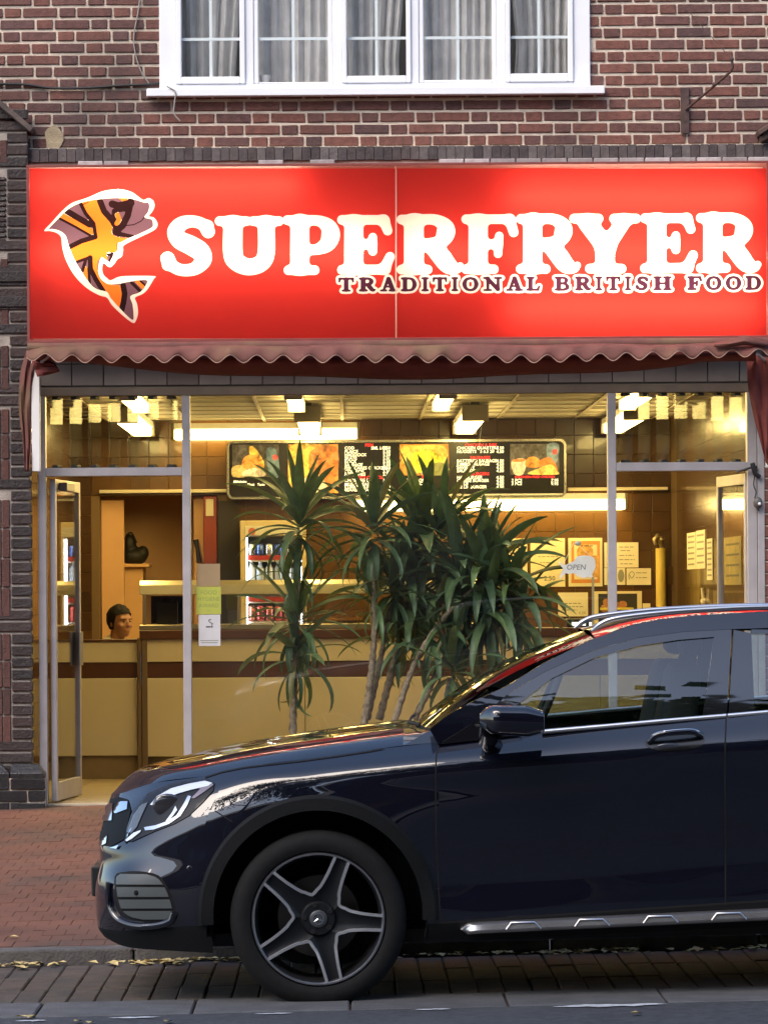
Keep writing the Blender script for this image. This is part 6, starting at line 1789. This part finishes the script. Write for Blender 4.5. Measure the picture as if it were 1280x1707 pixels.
# roof rails
rp_ = [cp(986,1052,.33), cp(1001,1041,.325), cp(1020,1033,.32), cp(1057,1027,.32), cp(1103,1022,.32), cp(1155,1018,.32), cp(1280,1012.5,.32)]
zrl = rp_[-1].z
rp_ += [R_(2.35, zrl-.012, .33), R_(2.75, zrl-.055, .34), R_(2.92, zrl-.10, .35)]
pp = catmull(rp_, 6); n = len(pp)
b = MB(); b.tube(pp, [.005 + .007*min(1, min(i, n-1-i)/5) for i in range(n)], 10); part('roof_rail', b.mesh('roof_rail', M_satin, smooth=60))
# wheel-arch cladding
def arch(cx):
    rows = [[], [], [], []]
    A0, A1 = math.radians(-4), math.radians(184)
    for k in range(61):
        a = A0 + (A1-A0)*k/60
        for q, (r, dy) in enumerate(((.405,.05),(.408,-.012),(.455,-.014),(.468,.000))):
            x, z = cx + r*math.cos(a), AZ + r*math.sin(a)
            hit, nrm, _, _ = BODY.ray_cast(Vector((x, -2, z)), Vector((0, 1, 0)))
            y = (hit.y if hit is not None else .03)
            y = min(y, .10)
            rows[q].append((x, y + dy, z))
    b = MB(); b.grid(rows); return b.mesh('arch_cladding', M_clad, smooth=40)
part('arch_cladding', arch(0.0)); part('arch_cladding', arch(RX))
for cx in (0.0, RX):
    b = MB(); b.lathe([(.425,.03),(.425,.42),(.0,.42)], (cx, 0, AZ), axis='y', n=40, a0=math.radians(-14), a1=math.radians(194)); part('arch_liner', b.mesh('arch_liner', M_inter, smooth=40))
b = MB(); b.box(-.62, 3.2, .25, 2*YM-.25, .22, .27); part('underbody', b.mesh('underbody', M_inter), False)
b = MB(); b.box(.44, 2.24, .10, 2*YM-.10, .27, .98); b.box(.25, .95, .20, 2*YM-.20, .90, 1.03); part('cabin', b.mesh('cabin', M_inter, bevel=.03, seg=2), False)
b = MB(); b.box(-.60, .42, .46, 2*YM-.46, .27, .80); part('engine_bay', b.mesh('engine_bay', M_inter), False)
b = MB(); b.box(2.26, 3.2, .46, 2*YM-.46, .27, .98); part('boot_floor', b.mesh('boot_floor', M_inter), False)
# seats and wheel
for ys in (.32, 1.02):
    b = MB()
    b.add([(1.33,ys,.85),(1.33,ys+.46,.85),(1.50,ys+.46,.86),(1.50,ys,.86),(1.43,ys+.05,1.30),(1.43,ys+.41,1.30),(1.55,ys+.41,1.29),(1.55,ys+.05,1.29)], [(0,1,2,3),(4,5,6,7),(0,1,5,4),(1,2,6,5),(2,3,7,6),(3,0,4,7)])
    part('seat', b.mesh('seat', M_inter, smooth=40, bevel=.035, seg=3), False)
    b = MB(); b.box(1.47, 1.56, ys+.11, ys+.35, 1.315, 1.455); part('headrest', b.mesh('headrest', M_inter, smooth=40, bevel=.04, seg=3), False)
b = MB(); b.box(2.12, 2.24, .22, 2*YM-.22, .8, 1.24); part('rear_seat', b.mesh('rear_seat', M_inter, smooth=40, bevel=.035, seg=3), False)
b = MB(); c0 = Vector((.96, 1.27, 1.10)); ring = [c0 + Vector((.075*math.sin(a), .18*math.cos(a), .165*math.sin(a))) for a in [i*2*math.pi/28 for i in range(29)]]; b.tube(ring, .015, 8); part('steering_wheel', b.mesh('steering_wheel', M_inter, smooth=60), False)
# shut lines
def gap(pts, w=2.6, **k): patch('shut_line', stripe(pts, w), M_gap, .0012 if 'fn' not in k else 0, 5, thick=0, **k)
gap([(731,1243),(727,1262),(726,1300),(727,1400),(731,1480),(734,1540)])
gap([(1210.5,1197),(1208.5,1240),(1208,1300),(1209,1400),(1209,1507)])
gap([(342,1297),(370,1288),(407,1280.5),(450,1275.5),(500,1270),(560,1262),(620,1253),(640,1249)], 2.2, fn=lambda a, c_: on_body(a, c_, .002, BODY2))
gap([(358,1352),(372,1361),(388,1371)], 2)
gap([(735,1539),(1000,1521),(1209,1507),(1300,1501)], 4)
# head lamp
lamp_poly = [(208,1404),(213,1380),(221,1355),(247,1325),(284,1309),(320,1301),(346,1299.5),(358,1307),(356,1319),(338,1339),(315,1361),(292,1374),(258,1387),(236,1397),(221,1404)]
hlm = mat('lamp_dark', (.010,.010,.012), .4, spec=.2, coat=.5, coatior=1.3)
patch('headlight', lamp_poly, hlm, .004, 5, thick=.01)
hl_o = [o for o in car.children if o.name.startswith('headlight')]
def z4(pts): return [(140 + x/3.556, 1220 + y/3.556) for x, y in pts]
M_drl = mat('lamp_silver', (.62,.64,.68), .18, .85)
M_drl_w = mat('lamp_white', (.80,.82,.86), .15, .3)
def detail(name, poly, m, off=.008, step=4): patch(name, poly, m, off, step, thick=.004)
detail('light_bar', z4([(252,648),(300,605),(345,588),(340,600),(290,640),(262,655)]), M_drl_w)
detail('light_bar', z4([(262,600),(300,500),(345,440),(385,425),(350,500),(320,570),(290,605)]), mat('lamp_grey', (.16,.17,.18), .2, .5))
detail('light_bar', z4([(398,440),(440,390),(520,345),(620,318),(720,300),(765,312),(740,330),(640,352),(560,375),(480,405),(420,445)]), M_drl_w)
detail('light_bar', z4([(362,572),(430,560),(500,535),(555,500),(598,430),(622,385),(640,390),(618,440),(575,505),(510,550),(420,585),(370,590)]), M_drl)
detail('light_bar', z4([(548,445),(558,470),(520,520),(500,540),(490,535),(530,480)]), M_drl)
b = MB(); p = on_body(*z4([(500,440)])[0], .006); b.sphere(p, (.06,.012,.045), 16, 10); part('projector_lens', b.mesh('projector_lens', mat('lens', (.03,.03,.035), .05, coat=1), smooth=80))
detail('light_bar', z4([(690,300),(760,308),(772,322),(720,360),(660,400),(640,400),(690,350)]), mat('lamp_pink', (.30,.24,.26), .2, .4), .007)
# grille
patch('grille', [(170,1336),(200,1330),(214,1334),(219,1352),(208,1400),(186,1412),(168,1410),(166,1375)], mat('grille_black', (.004,.004,.005), .6, spec=.15), .004, 5, both=True, thick=.004)
detail('grille_bar', z4([(86,560),(97,500),(130,440),(180,428),(172,530),(110,537)]), M_chrome)
detail('grille_bar', z4([(182,478),(212,420),(266,420),(262,465),(194,490)]), M_chrome)
detail('grille_bar', z4([(97,662),(145,615),(140,665),(102,682)]), M_chrome)
detail('grille_bar', z4([(162,692),(214,676),(200,697)]), M_chrome)
# bumper vent with four blades
vent = z4([(193,870),(240,845),(340,843),(432,865),(482,920),(515,1000),(529,1070),(510,1110),(420,1117),(310,1107),(240,1072),(207,1000)])
patch('bumper_vent', smooth_poly(z4([(183,862),(240,833),(340,830),(440,852),(492,915),(526,1000),(540,1075),(518,1122),(420,1130),(305,1120),(230,1082),(195,1005)]), 3), M_gap, .0015, 6, thick=0)
def scan(poly, y):
    xs = []
    for i, a in enumerate(poly):
        c_ = poly[(i+1) % len(poly)]
        if (a[1] > y) != (c_[1] > y): xs.append((c_[0]-a[0])*(y-a[1])/(c_[1]-a[1])+a[0])
    return min(xs), max(xs)
vs_ = smooth_poly(vent, 3)
for z0, z1 in ((848,908),(924,980),(996,1048),(1064,1113)):
    pl, pr = [], []
    for k in range(5):
        y = 1220 + (z0+(z1-z0)*k/4)/3.556; a, c_ = scan(vs_, y); pl.append((a+1, y)); pr.append((c_-1, y))
    patch('vent_blade', pl + pr[::-1], mat('vent_grey', (.075,.085,.088), .5), .006, 5, thick=.012)
b = MB(); b.tube(catmull([on_body(px, py, .004) for px, py in ((184,1472),(182,1492),(186,1514),(199,1534),(228,1544),(262,1543),(284,1536),(291,1522))], 6), .016, 10); part('bumper_lip', b.mesh('bumper_lip', M_paint, smooth=60))
b = MB(); p = on_body(140+315/3.556, 1220+955/3.556, .008); b.sphere(p, (.010,.004,.010), 10, 6); part('parking_sensor', b.mesh('parking_sensor', M_gap, smooth=60))
b = MB(); p = on_body(140+625/3.556, 1220+812/3.556, .001); b.sphere(p, (.011,.003,.011), 12, 6); part('parking_sensor', b.mesh('parking_sensor', M_gloss, smooth=60))
# number plate carrier on the nose
nx = K[2][0].x
b = MB(); b.box(nx+.004, nx+.08, .64, 1.16, .40, .52); part('plate_holder', b.mesh('plate_holder', M_dark, bevel=.006), False)
# mirror
mc = cp(852, 1201, -.10)
b = MB()
prof = []
for i in range(13):
    t = i/12
    x = -.122 + .244*t
    hgt = .062*(min(1, (t+.02)*5))**.45 * (1 - .30*max(0, t-.75)/.25) ; dep = .095*(min(1, (t+.02)*4))**.5
    prof.append((x, hgt*(1-.10*(1-t)), dep, .006 - .014*t))
rows = []
for (x, h, d, zo) in prof:
    row = []
    for k in range(20):
        a = 2*math.pi*k/20; ca, sa = math.cos(a), math.sin(a)
        row.append((mc.x + x, mc.y + d*math.copysign(abs(ca)**.6, ca), mc.z + zo + h*math.copysign(abs(sa)**.6, sa)))
    row.append(row[0]); rows.append(row)
b.grid(rows); b.add(rows[-1][:-1], [tuple(range(20))]); b.add(rows[0][:-1], [tuple(range(20))[::-1]])
mo = part('wing_mirror', b.mesh('wing_mirror', M_paint, smooth=50))
b = MB(); x1 = prof[-1]
b.box(mc.x+.103, mc.x+.124, mc.y-.085, mc.y-.02, mc.z-.050, mc.z+.030); part('mirror_indicator', b.mesh('mirror_indicator', mat('indicator', (.45,.42,.45), .15, .3), smooth=40, bevel=.008))
b = MB(); q0 = cp(812, 1228, -.06); q1 = cp(822, 1246, .06)
b.tube([q0 + Vector((.02,0,.02)), (q0+q1)/2 + Vector((-.01,0,.0)), q1], [.045,.034,.040], 12); part('mirror_arm', b.mesh('mirror_arm', M_gloss, smooth=60))
# door handle
patch('handle_recess', [(1125+50*math.cos(a)*1.0, 1237+16*math.sin(a)-.085*50*math.cos(a)*.5) for a in [i*2*math.pi/28 for i in range(28)]], mat('recess_black', (.003,.003,.004), .25, coat=.3), .0016, 4, thick=0)  # flat dark ellipse; shade behind the handle is put into its colour
hp = [on_body(px, py, o_) for px, py, o_ in ((1082,1238,.006),(1095,1234,.030),(1125,1231,.036),(1155,1228.5,.030),(1170,1229,.006))]
hh = catmull(hp, 6)
b = MB(); b.tube(hh, [.012]*len(hh), 10); part('door_handle', b.mesh('door_handle', M_paint, smooth=60))
b = MB(); b.tube([p + np.array([0,-.006,.009]) for p in hh[2:-2]], .0042, 6); part('handle_trim', b.mesh('handle_trim', M_chrome, smooth=60))
b = MB(); p = on_body(1114, 1244, .0); b.sphere(p, (.045,.006,.012), 12, 6); part('handle_bowl', b.mesh('handle_bowl', mat('bowl', (.10,.11,.14), .2, .6), smooth=80))
# running board
rb = [cp(768,1549,-.02), cp(790,1546,-.055), cp(850,1543,-.06), cp(1000,1536,-.06), cp(1280,1523,-.06), R_(2.05,.335,-.06), R_(2.20,.335,-.03)]
pp = catmull(rb, 6); n = len(pp)
rows = []
for (dy, dz) in ((.09,.012),(.02,.014),(.0,.006),(-.006,-.014),(.006,-.028),(.09,-.032)):
    rows.append([(p[0], p[1]+dy, p[2]+dz*min(1,(i+1)/5)) for i, p in enumerate(pp)])
b = MB(); b.grid(rows); part('running_board', b.mesh('running_board', mat('board_metal', (.55,.54,.55), .25, .9, var=.15, scale=10), smooth=50))
x = .78
while x < 2.1:
    i = min(range(n), key=lambda k: abs(pp[k][0]-x)); p = pp[i]
    b = MB(); q = [(x-.055,-.013),(x-.035,.012),(x+.055,.012),(x+.08,-.013)]
    b.tube([(a, p[1]-.006-(.004 if dz < 0 else -.002), p[2]-.003+dz) for a, dz in q], .0032, 5)
    part('board_tread', b.mesh('board_tread', M_satin, smooth=60)); x += .265
# sill lower crease swoosh highlight comes from the panel itself
# wheels
WR, WRIM = .3435, .262
def build_wheel():
    w = link('wheel', None, car)
    def L(name, b, m, smooth=40, bevel=0, seg=1, parent=w): return link(name, b.mesh(name, m, smooth, bevel, seg), parent)
    b = MB(); b.lathe([(WRIM-.004,.028),(WRIM+.004,.006),(WRIM+.020,-.001),(WRIM+.050,.000),(WR-.016,.010),(WR-.004,.022),(WR,.036),(WR,.20),(WR-.006,.222),(WR-.02,.232),(WRIM+.02,.235),(WRIM-.004,.21)], (0,0,0), axis='y', n=72)
    L('tyre', b, M_tyre)
    b = MB()
    for k in range(4):
        r = WR + .0004; b.lathe([(r,.055+.04*k),(r-.0,.062+.04*k)], (0,0,0), axis='y', n=72)
    b = MB(); b.lathe([(WRIM-.003,.026),(WRIM-.001,.012),(WRIM-.004,.008),(WRIM-.014,.010),(WRIM-.020,.022),(WRIM-.026,.06),(WRIM-.030,.20)], (0,0,0), axis='y', n=72)
    L('rim', b, mat('rim_dark', (.05,.052,.057), .3, .7))
    b = MB(); b.lathe([(WRIM-.0025,.0095),(WRIM-.005,.0055),(WRIM-.011,.0055),(WRIM-.014,.0095)], (0,0,0), axis='y', n=72); L('rim_lip', b, M_satin)
    b = MB(); b.lathe([(0,.15),(.16,.15),(.165,.155),(.165,.165)], (0,0,0), axis='y', n=40); L('brake_disc', b, mat('disc', (.12,.11,.10), .4, .8))
    # star of five double spokes
    dark = mat('spoke_dark', (.022,.023,.026), .28, .5); mach = mat('spoke_machined', (.78,.79,.82), .35, .9)
    for k in range(5):
        a = math.radians(67 + 72*k); ca, sa = math.cos(a), math.sin(a)
        def T(r, s, y): return (r*ca - s*sa, y, r*sa + s*ca)
        b = MB(); prof = [(.030,.040,.030),(.075,.050,.026),(.120,.040,.020),(.180,.033,.012),(WRIM-.008,.030,.010)]
        front = [[T(r, -w_, y), T(r, -w_*.55, y+.010), T(r, w_*.55, y+.010), T(r, w_, y)] for r, w_, y in prof]
        backr = [[T(r, -w_, y+.045), T(r, w_, y+.045)] for r, w_, y in prof]
        b.grid(front); b.grid([[f[0], g_[0]] for f, g_ in zip(front, backr)]); b.grid([[f[3], g_[1]] for f, g_ in zip(front, backr)])
        L('spoke', b, dark, 50)
        # machined edge running from this spoke round the bay to the next
        a2 = math.radians(67 + 72*(k+1))
        def T2(r, s, y, aa): return Vector((r*math.cos(aa) - s*math.sin(aa), y, r*math.sin(aa) + s*math.cos(aa)))
        path = [T2(WRIM-.010, .028, .0085, a), T2(.18, .031, .010, a), T2(.125, .038, .017, a), T2(.098, .050, .020, a), T2(.098, -.050, .020, a2), T2(.125, -.038, .017, a2), T2(.18, -.031, .010, a2), T2(WRIM-.010, -.028, .0085, a2)]
        mid = T2(.092, 0, .021, (a+a2)/2)
        path[3:5] = [T2(.104, .046, .019, a), (T2(.092, .052, .021, a)+mid)/2, (T2(.092, -.052, .021, a2)+mid)/2, T2(.104, -.046, .019, a2)]
        pp = [Vector(p) for p in catmull(path, 5)]
        A, B_, C_, D_ = [], [], [], []
        for i, p in enumerate(pp):
            t = (pp[min(i+1, len(pp)-1)] - pp[max(i-1, 0)]); t.y = 0; t.normalize(); q = Vector((-t.z, 0, t.x)); h = .0065
            A.append(tuple(p + q*h + Vector((0,.004,0)))); B_.append(tuple(p + q*h*.8 + Vector((0,-.003,0)))); C_.append(tuple(p - q*h*.8 + Vector((0,-.003,0)))); D_.append(tuple(p - q*h + Vector((0,.004,0))))
        b = MB(); b.grid([A, B_, C_, D_]); L('spoke_edge', b, mach, 30)
    b = MB(); b.lathe([(0,.020),(.062,.021),(.070,.030),(.072,.07)], (0,0,0), axis='y', n=30); L('hub', b, dark)
    hub = w.children[-1]
    b = MB(); b.lathe([(0,.012),(.026,.012),(.033,.015),(.036,.024)], (0,0,0), axis='y', n=30); cap = L('centre_cap', b, mat('cap_grey', (.13,.135,.14), .3, .6))
    b = MB(); b.lathe([(.0185,.0115),(.0185,.0095),(.0225,.0095),(.0225,.0115)], (0,0,0), axis='y', n=30)
    for k in range(3):
        a = math.pi/2 + k*2*math.pi/3; ca, sa = math.cos(a), math.sin(a)
        b.add([(-.0045*sa, .0095, .0045*ca), (.020*ca, .0098, .020*sa), (.0045*sa, .0095, -.0045*ca), (0, .0075, 0), (0,.0095,0)], [(0,1,3),(1,2,3),(0,4,1),(1,4,2)])
    L('badge', b, M_chrome, 20)
    for k in range(5):
        a = math.radians(31 + 72*k); b = MB(); b.lathe([(0,.016),(.009,.016),(.011,.022)], (.054*math.cos(a), 0, .054*math.sin(a)), axis='y', n=10); L('bolt', b, M_gap)
    return w
w0 = build_wheel()
w0.location = (0, 0.004, WR - .004)
w1 = dup_tree(w0, car); w1.location = (RX, 0.004, WR-.004); w1.rotation_euler = (0, .4, 0)
for x in (0, RX):
    w2 = dup_tree(w0, car); w2.location = (x, 2*YM-.004, WR-.004); w2.rotation_euler = (0, 0, math.pi)
# rear lamps
for s in (0, 1):
    b = MB(); y = .16 if not s else 2*YM-.16; b.box(3.25, 3.43, y-.05 if not s else y-.18, y+.18 if not s else y+.05, .98, 1.10)
    part('tail_light', b.mesh('tail_light', mat('tail_red', (.35,.02,.02), .15, coat=1), smooth=40, bevel=.03, seg=3), False)

# ------------------------------------------------------------------ unseen houses and trees added for the car and glass to reflect
M_far = mat('terrace_brick', (.07,.045,.038), .9, var=.25, scale=3)
ob = thing('terrace', 'unseen dark brick houses added across the road for the car doors and glass to mirror', 'terrace', (0, -31, 0))  # added houses out of view, giving paint and glass a dark reflection
b = MB(); b.box(-30, 30, -40, -31, -8, 7.2); rel(b.build('wall', M_far), ob)
b = MB(); b.prism([(-30.3, 7.2), (30.3, 7.2), (30.3, 7.5), (-30.3, 7.5)], -40.3, -30.7)
b.add([(-30.3,-30.7,7.501),(30.3,-30.7,7.501),(30.3,-35.5,10.2),(-30.3,-35.5,10.2),(-30.3,-40.3,7.501),(30.3,-40.3,7.501)], [(0,1,2,3),(3,2,5,4)])
rel(b.build('roof', mat('slates', (.07,.07,.075), .7, var=.2, scale=2)), ob)
b = MB(); x = -28.5
while x < 29:
    for z in (1.2, 4.6): b.box(x, x+1.2, -31.0, -30.97, z, z+1.7)
    x += 3.1
rel(b.build('window', mat('far_pane', (.03,.035,.04), .1)), ob)
tag(sheet('far_pavement', -40, 40, -31, -21.5, .10, mat('paving_slab', (.16,.15,.145), .85, var=.2, scale=2), rz), kind='structure')
M_bark = mat('bark', (.10,.08,.06), .9, var=.4, scale=8, bump=.8, bscale=30); M_fol = mat('tree_leaf', (.045,.075,.022), .6, var=.3, scale=4, objvar=.1, trans=.2)
def tree(label, x, y, h, r, seed, nl=9000, ls=1.0):  # added trees out of view, sized and placed for the reflections
    rnd = random.Random(seed)
    t = thing('added_tree', label, 'tree', (x, y, road_z(x)+.1), 'unseen trees added across the road')
    b = MB(); b.tube(catmull([(x,y,road_z(x)),(x+.05,y,h*.3),(x-.1,y+.1,h*.55),(x,y,h*.85)], 4), list(np.linspace(.24,.07,13)), 9)
    tips = []
    for k in range(9):
        a = k*2.4; z0 = h*(.35+.05*k); e = Vector((x + r*.8*math.cos(a), y + r*.8*math.sin(a), z0 + r*.7))
        b.tube([(x,y,z0), tuple((Vector((x,y,z0))+e)/2 + Vector((0,0,-.15))), tuple(e)], [.07,.045,.02], 6); tips.append(e)
    rel(b.build('trunk', M_bark, smooth=60), t)
    b = MB()
    for _ in range(nl):
        c0 = rnd.choice(tips) if rnd.random() < .75 else Vector((x, y, h*.85)); d = Vector((rnd.gauss(0,1), rnd.gauss(0,1), rnd.gauss(0,.8)))*r*.28
        p = c0 + d; s = rnd.uniform(.10,.20)*ls; u = Vector((rnd.gauss(0,1), rnd.gauss(0,1), rnd.gauss(0,1))).normalized(); v = u.orthogonal().normalized()
        b.add([p-u*s, p+v*s*.6, p+u*s, p-v*s*.6], [(0,1,2,3)])
    rel(b.build('crown', M_fol), t)
tree('unseen leafy tree added across the road for its outline in the car wing', -5.5, -21.6, 15.0, 3.6, 3)
tree('unseen leafy tree added across the road for the rear of the car to mirror', 9.8, -21.8, 15.2, 4.0, 5)
tree('unseen leafy tree added behind the camera, shaped for the car window to mirror', 2.4, -25.3, 12.2, 3.7, 8, 26000, 1.9)
